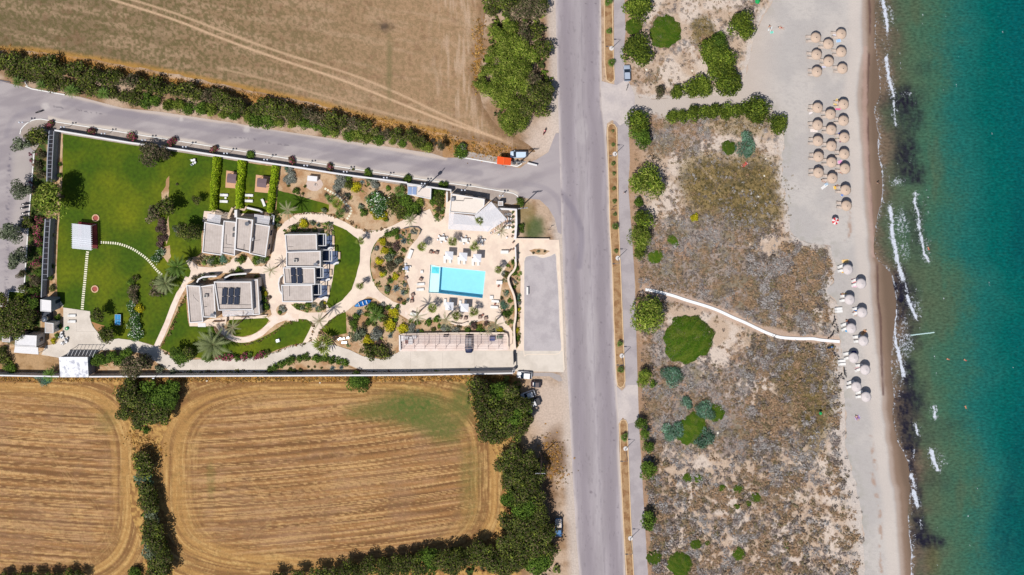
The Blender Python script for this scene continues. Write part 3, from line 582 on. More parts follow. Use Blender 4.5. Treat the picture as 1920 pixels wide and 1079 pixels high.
# --- the sea
FOAM = [([(x_+2, y_) for x_, y_ in SHORE[1:-1]], 1.8, .55),  # polyline, width(s), strength
 ([(1654, -30), (1655, 0), (1660, 22), (1662, 38), (1664, 57)], 6, 1.0), ([(1664, 60), (1666, 93)], 3, .55), ([(1662, 108), (1665, 133), (1667, 150), (1672, 167), (1675, 180)], 6, 1.0),
 ([(1676, 190), (1677, 215), (1680, 236)], 4, .8), ([(1671, 150), (1677, 160), (1676, 172)], 7, .5), ([(1667, 12), (1673, 30), (1674, 40)], 6, .5),
 ([(1640, 70), (1640, 100), (1647, 133), (1650, 158), (1652, 180)], 2, .6), ([(1638, 208), (1645, 242), (1652, 262)], 3, .6), ([(1646, 262), (1647, 287), (1654, 320), (1655, 345), (1651, 380), (1644, 405), (1641, 425)], 3.2, .75),
 ([(1669, 388), (1672, 413), (1673, 438), (1678, 463), (1682, 488), (1687, 507)], 7, 1.0), ([(1687, 507), (1693, 525)], 9, 1.0), ([(1697, 532), (1701, 545)], 3, .8), ([(1702, 556), (1707, 572), (1712, 583), (1718, 596)], 6, 1.0),
 ([(1717, 362), (1715, 380), (1722, 402), (1723, 427), (1728, 447), (1732, 468), (1733, 480), (1742, 490)], 4.2, .95), ([(1733, 478), (1738, 484)], 7, 1.0),
 ([(1661, 503), (1673, 520), (1680, 545), (1681, 575)], 2.6, .65), ([(1680, 583), (1677, 607), (1677, 623), (1680, 645)], 6, 1.0), ([(1682, 650), (1687, 670), (1690, 687), (1695, 703)], 7, 1.0), ([(1695, 703), (1688, 723), (1686, 742)], 3, .6),
 ([(1677, 648), (1670, 675), (1673, 720), (1677, 745)], 2.0, .55), ([(1676, 747), (1674, 770)], 1.5, .4), ([(1682, 827), (1692, 845), (1702, 865)], 2.8, .7), ([(1717, 797), (1721, 814)], 4, .9), ([(1747, 846), (1750, 862), (1758, 880)], 8, 1.0),
 ([(1709, 892), (1714, 912)], 6, .95), ([(1713, 921), (1720, 948)], 8, 1.0), ([(1726, 975), (1727, 992)], 3, .6), ([(1714, 845), (1713, 858)], 3, .6), ([(1702, 967), (1703, 1000), (1709, 1031), (1708, 1079), (1712, 1200)], 4, .8),
 ([(1750, 764), (1753, 782)], 6, .95), ([(1715, 1000), (1712, 1079)], 5, .4)]
SPRAY = [(1683, 340, 16, 10, .62), (1690, 420, 14, 35, .55), (1696, 470, 12, 26, .5), (1700, 430, 20, 30, .3), (1735, 400, 12, 30, .25), (1735, 455, 14, 14, .45), (1716, 545, 14, 8, .3), (1715, 575, 14, 20, .5), (1695, 610, 12, 24, .5), (1698, 640, 18, 22, .6), (1702, 660, 12, 16, .5), (1681, 700, 9, 40, .45), (1655, 100, 10, 40, .28), (1662, 60, 8, 50, .25), (1648, 140, 7, 40, .25), (1646, 225, 6, 16, .4), (1650, 240, 10, 30, .3), (1700, 178, 14, 10, .35),
         (1766, 862, 14, 14, .45), (1720, 940, 8, 22, .4), (1661, 325, 10, 24, .25), (1706, 1040, 8, 60, .4), (1672, 30, 8, 30, .35), (1678, 560, 8, 40, .3), (1655, 440, 14, 60, .18), (1658, 490, 14, 24, .18)]
FLECKS = [(1730, 27), (1773, 31), (1729, 42), (1683, 57), (1687, 72), (1687, 100), (1688, 118), (1689, 128), (1742, 107), (1788, 80), (1797, 107), (1716, 192), (1793, 159), (1745, 241), (1707, 305), (1683, 307), (1708, 298), (1715, 333), (1737, 357), (1740, 370), (1748, 651), (1752, 668), (1756, 700), (1707, 722), (1835, 807), (1832, 916), (1815, 967), (1818, 1018), (1757, 1060), (1757, 990), (1720, 600), (1724, 615), (1770, 170), (1880, 60), (1860, 250), (1855, 530), (1770, 560), (1820, 620), (1900, 690)]
WEED = [(1698, 192, 30, 22, .95), (1704, 215, 24, 26, .6), (1690, 175, 10, 9, .5), (1697, 262, 20, 28, .5), (1700, 292, 18, 24, .8), (1706, 322, 22, 20, .9), (1720, 335, 12, 10, .8), (1712, 410, 22, 26, .45), (1722, 455, 16, 32, .4), (1684, 532, 16, 22, .95), (1690, 565, 18, 30, .95), (1706, 548, 18, 22, .6), (1700, 600, 16, 20, .5), (1705, 640, 22, 20, .5), (1702, 705, 14, 26, .95), (1710, 740, 18, 26, .8), (1698, 768, 24, 24, .95), (1703, 805, 14, 26, 1.0),
        (1708, 840, 13, 22, 1.0), (1708, 880, 8, 26, .8), (1716, 915, 7, 30, .6), (1722, 960, 9, 30, .8), (1732, 1012, 22, 22, 1.0), (1755, 1014, 16, 10, .8), (1725, 990, 12, 20, .7), (1765, 795, 40, 10, .25), (1752, 900, 30, 20, .3), (1900, 990, 30, 70, .5), (1905, 850, 20, 60, .4), (1912, 420, 14, 60, .4), (1880, 1040, 30, 30, .35), (1895, 930, 16, 20, .35), (1722, 820, 40, 12, .3), (1735, 130, 20, 12, .25)]
def sea_col(x, y):
    s = x-xat(SHORE, y); n1 = fbm(x, y, 70, 4, 110); n2 = fbm(x, y, 20, 4, 111); n3 = fbm(x*1.0, y*2.2, 4, 3, 112)
    q = s+60*(n1-.5)+26*(n2-.5)+10*(n3-.5); stops = [(-30, (122, 100, 82)), (0, (120, 102, 84)), (14, (104, 94, 78)), (30, (86, 92, 72)), (60, (78, 102, 78)), (110, (62, 103, 82)), (165, (30, 103, 95)), (215, (0, 95, 89)), (300, (0, 87, 90)), (600, (0, 78, 88))]
    xs = [a for a, _ in stops]; cols = np.array([S(*b) for _, b in stops])
    c = np.stack([np.interp(q, xs, cols[:, i]) for i in range(3)], 1)
    c = mixc(c, SA(84, 96, 72), sstep(.5, .7, fbm(x*1.6, y*.5, 50, 3, 113))*(1-sstep(90, 150, s))*sstep(20, 50, s)*.5)
    c = mixc(c, SA(30, 112, 104), sstep(.5, .8, n3)*sstep(60, 160, s)*.35); c = mixc(c, SA(0, 70, 70), sstep(.5, .75, fbm(x*1.2, y*2.6, 7, 3, 118))*sstep(80, 200, s)*.3)
    for cx, cy, rx, ry, a in WEED:
        deep = cx > 1850; b = blob(x, y, cx, cy, rx*1.08, ry*1.1, .75, 114, .6)*np.minimum(1, a*1.15)*(.62+.6*sstep(.35, .6, fbm(x*1.4, y*.8, 6, 4, 117)))
        c = mixc(c, SA(0, 66, 72) if deep else SA(36, 34, 46), b*(.8+.4*(n3-.5)))
    c = mixc(c, SA(110, 96, 50), blob(x, y, 1748, 1052, 14, 26, .6, 115)*.3)
    return c
def sea_fl(x, y):
    f = np.zeros(len(x)); n = fbm(x, y, 3.0, 3, 120); n6 = fbm(x, y, 9, 3, 121)
    for pts, wd, a in FOAM:
        d = segdist(x+3*(n6-.5), y+3*(n-.5), catmull(pts, 4, False) if len(pts) > 2 else pts, False); wv = wd*.42*(.2+1.4*n6)
        f = np.maximum(f, (1-sstep(wv*.4, wv*2.2, d))*a*1.02); f = np.maximum(f, (1-sstep(1, 13+wv*2, d+8*(n6-.5)))*.5*a)
    for cx, cy, rx, ry, a in SPRAY:
        f = np.maximum(f, blob(x, y, cx, cy, rx, ry, .7, 122)*a*.95)
    for i, (cx, cy) in enumerate(FLECKS):
        f = np.maximum(f, (1-sstep(.3, 1.8, np.hypot(x-cx, (y-cy)*.8)))*.75)
        f = np.maximum(f, (1-sstep(.5, 6, np.hypot((x-cx)*1.6, (y-cy-3)*.7)))*.33)
    return {'foam': f}
def sea_material():
    m = bpy.data.materials.new('sea_water'); m.use_nodes = True; n = m.node_tree.nodes; L = m.node_tree.links; b = n['Principled BSDF']
    tc = n.new('ShaderNodeTexCoord'); a = n.new('ShaderNodeAttribute'); a.attribute_name = 'col'; fo = n.new('ShaderNodeAttribute'); fo.attribute_name = 'foam'
    t = n.new('ShaderNodeTexNoise'); t.inputs['Scale'].default_value = 1.7; t.inputs['Detail'].default_value = 7; t.inputs['Roughness'].default_value = .65; t.inputs['Distortion'].default_value = .8
    L.new(tc.outputs['Object'], t.inputs[0])
    ad = n.new('ShaderNodeMath'); ad.operation = 'ADD'; ct = n.new('ShaderNodeMapRange'); ct.clamp = False; ct.inputs[1].default_value = .3; ct.inputs[2].default_value = .7; ct.inputs[3].default_value = .0; ct.inputs[4].default_value = .95; L.new(t.outputs[0], ct.inputs[0]); L.new(fo.outputs['Fac'], ad.inputs[0]); L.new(ct.outputs[0], ad.inputs[1])
    mr = n.new('ShaderNodeMapRange'); mr.inputs[1].default_value = .94; mr.inputs[2].default_value = 1.42; L.new(ad.outputs[0], mr.inputs[0])
    mp = n.new('ShaderNodeMapping'); mp.inputs['Scale'].default_value = (.8, 1.6, 1); L.new(tc.outputs['Object'], mp.inputs[0])
    t2 = n.new('ShaderNodeTexNoise'); t2.inputs['Scale'].default_value = 1.3; t2.inputs['Detail'].default_value = 5; L.new(mp.outputs[0], t2.inputs[0])
    mr2 = n.new('ShaderNodeMapRange'); mr2.inputs[1].default_value = .3; mr2.inputs[2].default_value = .7; mr2.inputs[3].default_value = .68; mr2.inputs[4].default_value = 1.34; mr2.clamp = False
    L.new(t2.outputs[0], mr2.inputs[0]); vm = n.new('ShaderNodeVectorMath'); vm.operation = 'SCALE'; L.new(a.outputs['Color'], vm.inputs[0]); L.new(mr2.outputs[0], vm.inputs[3])
    mx = n.new('ShaderNodeMix'); mx.data_type = 'RGBA'; L.new(mr.outputs[0], mx.inputs[0]); L.new(vm.outputs[0], mx.inputs[6]); mx.inputs[7].default_value = (*S(214, 220, 232), 1)
    L.new(mx.outputs[2], b.inputs['Base Color'])
    rr = n.new('ShaderNodeMapRange'); rr.inputs[3].default_value = .22; rr.inputs[4].default_value = .9; L.new(mr.outputs[0], rr.inputs[0]); L.new(rr.outputs[0], b.inputs['Roughness'])
    b.inputs['IOR'].default_value = 1.33; b.inputs['Specular IOR Level'].default_value = .5
    bp = n.new('ShaderNodeBump'); bp.inputs['Distance'].default_value = .10; bp.inputs['Strength'].default_value = 1; L.new(t2.outputs[0], bp.inputs['Height']); L.new(bp.outputs[0], b.inputs['Normal'])
    return m
SEA = catmull(SHORE, 3, False)+[(2150, 1230), (2150, -150)]
M_sea = sea_material()
grid_zone('sea', rag(catmull(SHORE, 3, False), 2.0, 4, 8, 9, False)+[(2150, 1230), (2150, -150)], 0.018, .27, sea_col, M_sea, fl=sea_fl)
fs = sheet('sea', [(1638, -9000), (9000, -9000), (9000, 9000), (1716, 9000), (1716, 1230), (2150, 1230), (2150, -150), (1638, -150)], 0.0, mat('deep_water', (2, 88, 92), var=.12, sc=.3, rough=.2, spec=.5, bump=.1, bsc=1.0))
# --- pool basin, as one thing with parts
pool = thing('swimming_pool', 'bright turquoise rectangular swimming pool with a shallow step end, set in the cream terrace', 'swimming pool', G(862, 528))
iv = pool.matrix_basis.inverted() if False else Matrix.Translation(-pool.location)
M_tile = mat('pool_tile', (158, 238, 255), var=.02, sc=1, k_=0) if False else mat('pool_tile', (172, 236, 255), var=.03, sc=1.0)
M_tile2 = mat('pool_tile_shallow', (232, 254, 255), var=.02)
deep = [(825.5, 500), (910.5, 508.6), (905.2, 560), (822, 550.6)]; shal = [(806.5, 496), (825.5, 500), (822, 550.6), (802.8, 549.3)]
def basin(name, q, d, m, skip=()):
    b = MB(); top = [Vector((*W2(p), .055)) for p in q]; bot = [Vector((p.x, p.y, -d)) for p in top]
    V = top+bot; F = [(i, (i+1) % 4, 4+(i+1) % 4, 4+i) for i in range(4) if i not in skip]+[(4, 5, 6, 7)]
    b.add([v-pool.location for v in V], F); return b.build(name, m, pool)
basin('deep_basin', deep, 1.55, M_tile, skip=(3,)); basin('shallow_basin', shal, .35, M_tile2, skip=(1,))
b = MB(); a1 = Vector((*W2(deep[0]), 0)); a2 = Vector((*W2(deep[3]), 0))
b.add([a1+Vector((0, 0, -.35))-pool.location, a2+Vector((0, 0, -.35))-pool.location, a2+Vector((0, 0, -1.55))-pool.location, a1+Vector((0, 0, -1.55))-pool.location], [(0, 1, 2, 3)]); b.build('basin_step_wall', M_tile, pool)
b = MB()
for s_, zz in ((1, -.30), (.66, -.2), (.36, -.1)):
    c_ = G(816, 507.5); b.box((c_.x-pool.location.x, c_.y-pool.location.y, zz-.05), (1.9*s_, 1.6*s_, .1), -.08)
b.build('entry_steps', mat('pool_step_tile', (120, 226, 236), var=.02), pool)
b = MB(); ring = [deep[0], deep[1], deep[2], deep[3], shal[3], shal[0]]
V = []; cop = strip(ring+[ring[0]], 1.5)
sh = sheet('coping', cop, 0.075, mat('pool_coping', (250, 236, 222), var=.03), kind=None); sh.parent = pool; sh.matrix_parent_inverse = Matrix.Translation(-pool.location)
wm = bpy.data.materials.new('pool_water'); wm.use_nodes = True; n = wm.node_tree.nodes; L = wm.node_tree.links; n.remove(n['Principled BSDF'])
tr = n.new('ShaderNodeBsdfTransparent'); tr.inputs[0].default_value = (.90, .985, 1, 1); gl = n.new('ShaderNodeBsdfGlossy'); gl.inputs['Roughness'].default_value = .05
fr = n.new('ShaderNodeFresnel'); fr.inputs[0].default_value = 1.33; ms = n.new('ShaderNodeMixShader'); tx = n.new('ShaderNodeTexNoise'); tx.inputs['Scale'].default_value = 3
bp = n.new('ShaderNodeBump'); bp.inputs['Distance'].default_value = .02; L.new(tx.outputs[0], bp.inputs['Height']); L.new(bp.outputs[0], gl.inputs['Normal'])
L.new(fr.outputs[0], ms.inputs[0]); L.new(tr.outputs[0], ms.inputs[1]); L.new(gl.outputs[0], ms.inputs[2]); L.new(ms.outputs[0], n['Material Output'].inputs[0])
sh = sheet('water', [deep[0], deep[1], deep[2], deep[3], shal[3], shal[0]], -0.04, wm, kind=None); sh.parent = pool; sh.matrix_parent_inverse = Matrix.Translation(-pool.location)
# ================================================================ PLANTS
def leafmat(name, rough=.75): return mat(name, (0, 0, 0), attr='col', var=0, leaf=True, rough=rough, spec=.15)
M_leaf = leafmat('foliage'); M_bark = mat('bark', (120, 98, 80), var=.2, sc=4)
def leafquads(P3, N3, size, rng, asp=.6):
    n = len(P3); N3 = N3/(np.linalg.norm(N3, axis=1, keepdims=True)+1e-9)
    t = rng.normal(size=(n, 3)); t -= (t*N3).sum(1, keepdims=True)*N3; t /= np.linalg.norm(t, axis=1, keepdims=True)+1e-9
    b = np.cross(N3, t); s = np.asarray(size).reshape(-1, 1)*np.ones((n, 1))
    V = np.stack([P3-t*s*.9, P3-b*s*asp*.8+t*s*.1, P3+t*s, P3+b*s*asp*.8-t*s*.1], 1).reshape(-1, 3)
    return V, np.arange(4*n).reshape(n, 4)
def crown_mesh(name, seed, n, leaf, cols, nl=9, flat=.7, spread=.62, lr=(.34, .5), fleck=None, fp=0.0, asp=.6, zb=.0, stretch=(1, 1), up=.35):
    """unit-radius crown of leaf clumps over overlapping lobes; cols: list of sRGB colours"""
    rng = np.random.default_rng(seed); A = rng.uniform(0, 2*np.pi, nl); r = spread*np.sqrt(rng.uniform(0.02, 1, nl)); r[0] = 0
    L = np.stack([r*np.cos(A), r*np.sin(A), flat*(.55+.35*rng.uniform(-.6, 1, nl)*(1-r*.6))], 1); rad = rng.uniform(lr[0], lr[1], nl); rad[0] *= 1.25
    k = rng.integers(0, nl, n); d = rng.normal(size=(n, 3)); d[:, 2] = np.abs(d[:, 2])*np.where(rng.uniform(size=n) < .8, 1, -1)
    d /= np.linalg.norm(d, axis=1, keepdims=True); q = rad[k]*np.where(rng.uniform(size=n) < .78, rng.uniform(.86, 1.12, n), rng.uniform(.3, .86, n))
    P3 = L[k]+d*q[:, None]*np.array([1, 1, flat*1.0]); P3[:, 2] = np.maximum(P3[:, 2], .02)+zb
    P3[:, 0] *= stretch[0]; P3[:, 1] *= stretch[1]
    N3 = d+rng.normal(size=(n, 3))*.55+np.array([0, 0, up])
    V, F = leafquads(P3, N3, leaf*rng.uniform(.6, 1.3, n), rng, asp)
    cs = np.array([S(*c) for c in cols]); cc = cs[rng.integers(0, len(cs), n)]
    lobe = rng.uniform(.62, 1.35, nl)[k]; cc = cc*(lobe*rng.uniform(.72, 1.28, n))[:, None]
    if fleck is not None:
        fk = rng.uniform(size=n) < fp*(.4+1.2*rng.uniform(size=nl)[k]); cc[fk] = np.array(S(*fleck))*rng.uniform(.7, 1.1, (fk.sum(), 1))
    return npmesh(name, V, F, M_leaf, np.repeat(np.clip(cc, 0, .85), 4, 0))
def trunk_mesh(seed, top=.75, r=.06, nb=4):
    rr = random.Random(seed); b = MB(); bend = (rr.uniform(-.08, .08), rr.uniform(-.08, .08))
    b.tube([(0, 0, 0), (bend[0]*.5, bend[1]*.5, top*.35), (bend[0], bend[1], top*.6)], [r*1.2, r, r*.75], 7)
    for i in range(nb):
        a = 6.283*i/nb+rr.uniform(-.4, .4); e = rr.uniform(.35, .55)
        b.tube([(bend[0], bend[1], top*.55), (bend[0]+e*.5*math.cos(a), bend[1]+e*.5*math.sin(a), top*.8), (e*math.cos(a), e*math.sin(a), top*1.05)], [r*.6, r*.4, r*.15], 5)
    return b.mesh('trunk', M_bark, True)
SP = {}
def species(key, variants, **kw):
    """kw crown args; size classes s, m, l"""
    flat = kw.get('flat', .7)
    for sz, n, leaf in (('s', 320, .17), ('m', 950, .115), ('l', 2400, .078)):
        SP[key, sz] = [crown_mesh('crown', hash_(key, sz, i), int(n*kw.get('dens', 1)), leaf*kw.get('lf', 1), **{a: b for a, b in kw.items() if a not in ('dens', 'lf')}) for i in range(variants)]
    SP[key] = [trunk_mesh(31+i, .55*flat+.2) for i in range(2)]
def hash_(*a): return sum((i+3)*ord(ch) for i, ch in enumerate('_'.join(map(str, a)))) % 99991
species('tamarisk', 4, cols=[(102, 120, 34), (82, 102, 26), (124, 138, 48), (64, 82, 24)], nl=12, flat=.6)
species('ever', 4, cols=[(80, 94, 32), (56, 70, 24), (114, 124, 44), (92, 100, 48), (104, 92, 66)], nl=13, flat=.8)
species('bright', 3, cols=[(104, 126, 36), (128, 144, 50), (74, 96, 26), (150, 158, 72)], nl=12, flat=.7, asp=.3, lf=1.25)
species('olive', 3, cols=[(118, 126, 100), (96, 106, 80), (136, 142, 118), (80, 92, 62)], nl=8, flat=.8, dens=.75, lr=(.26, .42), spread=.7)
species('teal', 3, cols=[(92, 132, 102), (110, 148, 122), (72, 110, 78), (132, 156, 140)], nl=9, flat=.35, asp=.25, lf=1.3)
species('brown', 3, cols=[(104, 92, 70), (84, 84, 54), (120, 104, 86), (74, 82, 44)], nl=9, flat=.75, dens=.8)
species('yellow', 2, cols=[(190, 178, 28), (168, 158, 20), (148, 152, 30), (214, 196, 44)], nl=9, flat=.6)
species('pink', 3, cols=[(70, 96, 36), (92, 112, 48), (60, 84, 30)], nl=8, flat=.8, fleck=(196, 84, 120), fp=.42)
species('white', 2, cols=[(66, 102, 44), (84, 120, 56), (52, 86, 36)], nl=10, flat=.6, fleck=(226, 234, 214), fp=.16)
species('green', 3, cols=[(86, 112, 36), (104, 130, 44), (64, 90, 28)], nl=9, flat=.65)
species('grey', 3, cols=[(134, 138, 124), (112, 118, 108), (152, 152, 142)], nl=9, flat=.55)
def mat_mesh(seed, n, leaf):
    rng = np.random.default_rng(seed); a = rng.uniform(0, 2*np.pi, n); r = np.sqrt(rng.uniform(0, 1, n)); ph = rng.uniform(0, 6, 4)
    edge = 1+.05*np.sin(2*a+ph[0])+.05*np.sin(3*a+ph[1])+.05*np.sin(7*a+ph[2])+.035*np.sin(13*a+ph[3])+rng.normal(size=n)*.012; x = r*edge*np.cos(a)*.97; y = r*edge*np.sin(a)*.97
    z = .2*(1-r**3)+.02*fbm(x+5, y+5, .2, 2, seed)+.015; N3 = np.stack([x*r**3*.8, y*r**3*.8, np.ones(n)], 1)+rng.normal(size=(n, 3))*.28
    V, F = leafquads(np.stack([x, y, z], 1), N3, leaf*rng.uniform(.7, 1.3, n), rng, .6); q = fbm(x*1.0+9, y*2.2+9, .35, 4, seed+3)
    c = mixc(SA(68, 98, 10)*np.ones((n, 1)), SA(92, 110, 28), sstep(.4, .65, q)); c = mixc(c, SA(96, 102, 52), sstep(.6, .8, fbm(x+3, y+8, .5, 2, seed))*.5)*rng.uniform(.85, 1.15, (n, 1))
    return npmesh('mat_foliage', V, F, M_leaf, np.repeat(c, 4, 0))
for sz, n_, lf_ in (('s', 1300, .08), ('m', 4200, .045), ('l', 12000, .026)): SP['mat', sz] = [mat_mesh(50+i, n_, lf_) for i in range(3)]
SP['mat'] = [trunk_mesh(40, .1)]
species('purple', 2, cols=[(124, 92, 92), (104, 76, 78), (92, 96, 60)], nl=8, flat=.6)
PROTO = {}
def tree(sp, x, y, r, label, cat='tree', name=None, h=None, group=None, rz=None, sx=1, sy=1, tall=None):
    """crown seen centred on photo px (x, y) with radius r px"""
    r = r*{'mat': 1.0, 'teal': 1.08}.get(sp, 1.16)*(1.3 if name == 'oleander' else 1); rm = r/P; flat = {'mat': .25, 'teal': .4}.get(sp, .75); isshrub = cat != 'tree' or tall == 0
    lift = 0 if isshrub else (rm*.35 if tall is None else tall)
    zc = lift+flat*rm*.6; rm = rm*(H-zc)/H
    g = G(x, y, zc); sz = 's' if rm < 1.3 else ('m' if rm < 3 else 'l')
    rz = R.uniform(0, 6.28) if rz is None else rz
    nm = name or {'mat': 'low_shrub', 'teal': 'shrub'}.get(sp, 'tree' if cat == 'tree' else 'shrub')
    t = thing(nm, label, cat, (g.x, g.y, 0), rz, group)
    c = link('crown' if not isshrub else 'foliage', R.choice(SP[sp, sz]), t, (0, 0, lift)); c.scale = (rm*sx, rm*sy, rm*R.uniform(.9, 1.1))
    tk = link('trunk' if not isshrub else 'stem', R.choice(SP[sp]), t); s_ = rm if isshrub else (lift+flat*rm*.9); tk.scale = (rm*.9, rm*.9, s_)
    return t
def row(sp, pts, desc, where, cat='tree', group=None, name=None, order='from the left', **kw):
    for i, p in enumerate(pts):
        q = dict(kw); s_ = sp
        if len(p) > 3: s_ = p[3]
        tree(s_, p[0], p[1], p[2], f'{_ord(i+1)} {desc} {order} {where}', cat, name=name, group=group, **q)

# ---- dune side trees and bushes
T = tree
T('tamarisk', 1194, 12, 27, 'large green bush at the top edge beside the cycle path', tall=1)
T('tamarisk', 1200, 94, 31, 'round green bush beside the cycle path, just north of the silver car', tall=1.2)
T('mat', 1188, 50, 16, 'small low green mat of shrub between two round bushes by the cycle path', 'shrub')
T('mat', 1248, 60, 31, 'large flat dark green shrub patch near the top, east of the round bush', 'shrub')
T('tamarisk', 1396, 48, 27, 'green bush standing alone at the edge of the sand near the top', tall=.8)
row('tamarisk', [(1238, 174, 12, 'brown'), (1268, 172, 14), (1296, 168, 18), (1318, 160, 22), (1333, 100, 26), (1345, 122, 28), (1352, 85, 20, 'green'), (1355, 150, 28), (1368, 108, 24), (1372, 165, 18), (1352, 68, 10, 'green')], 'crown', 'in the big green thicket above the sand track', group='thicket above the sand track', tall=.6)
T('tamarisk', 1202, 222, 25, 'dull green tree at the corner of the sand track and cycle path, upper half', tall=1.6); T('green', 1201, 256, 22, 'dull green tree just south of the track corner, lower half', tall=1.2)
row('tamarisk', [(1262, 220, 13), (1282, 217, 13), (1302, 214, 15), (1322, 211, 15), (1342, 210, 15), (1362, 208, 16), (1382, 209, 15), (1402, 206, 16)], 'bush', 'in the hedge along the south side of the sand track', group='hedge along the sand track', tall=.4)
T('tamarisk', 1430, 203, 27, 'broad bright green bush ending the hedge beside the beach', tall=1.2); T('tamarisk', 1463, 233, 20, 'bright green bush alone on the sand near the hedge end', tall=1)
T('bright', 1210, 342, 33, 'big round green tree beside the cycle path in the upper dunes', tall=1.8)
T('teal', 1398, 272, 21, 'blue green spreading shrub in the upper dunes', 'shrub', sy=1.3, sx=.9, rz=0)
T('mat', 1367, 277, 14, 'small dark green flat shrub beside the blue green one', 'shrub')
T('green', 1197, 380, 10, 'little scrubby bush below the big round dune tree', 'shrub'); T('tamarisk', 1209, 412, 19, 'bushy tree by the cycle path with open crown, above a larger one', tall=1.6)
T('bright', 1199, 447, 22, 'leafy green tree by the cycle path below the open crowned one', tall=1.6); T('bright', 1202, 470, 16, 'lowest of the three touching green trees by the cycle path', tall=1)
T('mat', 1229, 482, 13, 'small dark green cushion shrub in the middle dunes near the path', 'shrub', sy=1.2); T('yellow', 1302, 408, 8, 'olive yellow little bush standing alone in grey scrub', 'shrub'); T('mat', 1262, 452, 9, 'faint green cushion in the grey scrub', 'shrub', sx=1.4)
T('bright', 1213, 592, 33, 'large round tree shading the start of the white boardwalk', tall=2.2)
T('mat', 1291, 638, 47, 'largest flat green shrub patch, south of the white boardwalk', 'shrub')
T('bright', 1207, 711, 17, 'small leafy tree beside the cycle path at the road crossing', tall=1.4); T('green', 1224, 722, 8, 'tiny green bush right of the small leafy tree', 'shrub')
T('teal', 1258, 702, 23, 'round blue green shrub south of the big flat patch', 'shrub'); T('teal', 1288, 755, 13, 'small blue green shrub between larger ones', 'shrub')
T('teal', 1324, 774, 21, 'blue green shrub merging into a dark green half', 'shrub'); T('mat', 1343, 775, 17, 'dark green half of the right hand shrub pair', 'shrub')
T('teal', 1263, 811, 22, 'pale blue green round shrub at the left of the shrub cluster', 'shrub'); T('mat', 1298, 806, 26, 'smooth olive green shrub in the middle of the cluster', 'shrub', sy=1.35, rz=-.5)
T('teal', 1318, 822, 20, 'greener feathery shrub at the bottom right of the cluster', 'shrub')
row('green', [(1203, 794, 12), (1210, 816, 10), (1215, 840, 11), (1217, 884, 17), (1220, 978, 18)], 'small tree', 'along the lower cycle path', group='trees along the lower cycle path', order='from the top', tall=1.4)
T('mat', 1227, 1047, 15, 'square flat green shrub at the bottom beside the path', 'shrub'); T('mat', 1275, 1060, 25, 'big dark green flat shrub at the bottom edge', 'shrub')
T('mat', 1305, 1021, 11, 'round green cushion above the big bottom shrub', 'shrub'); T('mat', 1386, 1040, 13, 'dark green cushion with grey top near the bottom middle dunes', 'shrub'); T('mat', 1327, 1019, 5, 'tiny green cushion beside a grey shadowy one', 'shrub')
for i, (x, y, r) in enumerate(((1355, 917, 8), (1385, 918, 10), (1417, 934, 10), (1382, 950, 6), (1403, 945, 6), (1290, 897, 10), (1310, 898, 9), (1475, 1024, 7))):
    T('mat', x, y, r, f'{_ord(i+1)} small green cushion from the list of those dotting the lower dunes' if False else f'small green cushion bush, {_ord(i+1)} one dotting the pale lower dunes', 'shrub', group='green cushions in the lower dunes')
# ---- thick grove west of the road, below the hotel
row('ever', [(893, 722, 18), (905, 742, 26), (912, 786, 26), (918, 815, 22), (930, 735, 24, 'green'), (938, 770, 28), (942, 805, 26), (955, 745, 24), (962, 778, 26, 'green'), (968, 806, 22), (978, 760, 20), (982, 790, 18), (985, 775, 12, 'green')], 'crown', 'in the dense grove beside the parked cars', group='grove beside the parked cars', tall=2.4)
row('ever', [(952, 872, 22), (955, 900, 20), (957, 935, 20, 'green'), (962, 975, 24), (966, 850, 18), (968, 1008, 22), (972, 890, 26), (975, 1045, 26), (978, 925, 26), (985, 955, 26, 'green'), (988, 985, 26), (992, 862, 20), (996, 905, 24), (1000, 1020, 26), (1005, 935, 18), (1008, 1060, 26, 'green'), (1010, 880, 14), (1012, 965, 20), (1022, 1000, 22), (1028, 1030, 18)], 'crown', 'in the long grove left of the road, lower half', group='long grove left of the road', tall=2.6)
row('ever', [(520, 1085, 14), (560, 1082, 14), (600, 1080, 17), (630, 1076, 18), (660, 1070, 20), (690, 1064, 20), (720, 1066, 20), (750, 1060, 20), (778, 1054, 22), (805, 1052, 24, 'green'), (832, 1050, 24), (858, 1052, 24), (882, 1044, 22), (905, 1036, 24), (925, 1052, 26), (945, 1026, 22), (948, 1062, 24)], 'crown', 'in the tree line along the bottom field edge', group='tree line along the bottom edge', tall=1.6)
row('ever', [(5, 1088, 14), (35, 1086, 14), (65, 1084, 13), (95, 1083, 14), (125, 1082, 14), (150, 1082, 12)], 'dark treetop', 'showing at the bottom left edge', group='treetops at the bottom left edge', tall=1.2)
# ---- clump and hedge between the two golden fields
row('ever', [(232, 742, 18), (238, 770, 20), (246, 728, 16), (258, 752, 24), (262, 785, 20), (275, 732, 18, 'green'), (282, 770, 26), (296, 745, 24, 'green'), (302, 780, 22), (316, 750, 20, 'green'), (322, 728, 14, 'green')], 'crown', 'in the round thicket at the top between the golden fields', group='thicket between the golden fields', tall=1.8)
T('green', 273, 806, 8, 'tiny bush just below the thicket between the fields', 'shrub')
row('ever', [(265, 862, 16), (270, 880, 18), (268, 905, 20, 'teal'), (274, 925, 22), (280, 945, 20), (282, 965, 20, 'olive'), (286, 985, 22), (290, 1005, 24), (292, 1028, 22, 'olive'), (298, 1048, 24), (300, 1070, 24)], 'crown', 'down the hedge line between the golden fields', group='hedge line between the golden fields', order='from the top', tall=1.2)
T('green', 671, 718, 20, 'dark green bush touching the outside of the hotel wall in the golden field', 'shrub', sx=1.1)
T('green', 255, 1076, 14, 'low green bush at the bottom left of the hedge line', 'shrub')
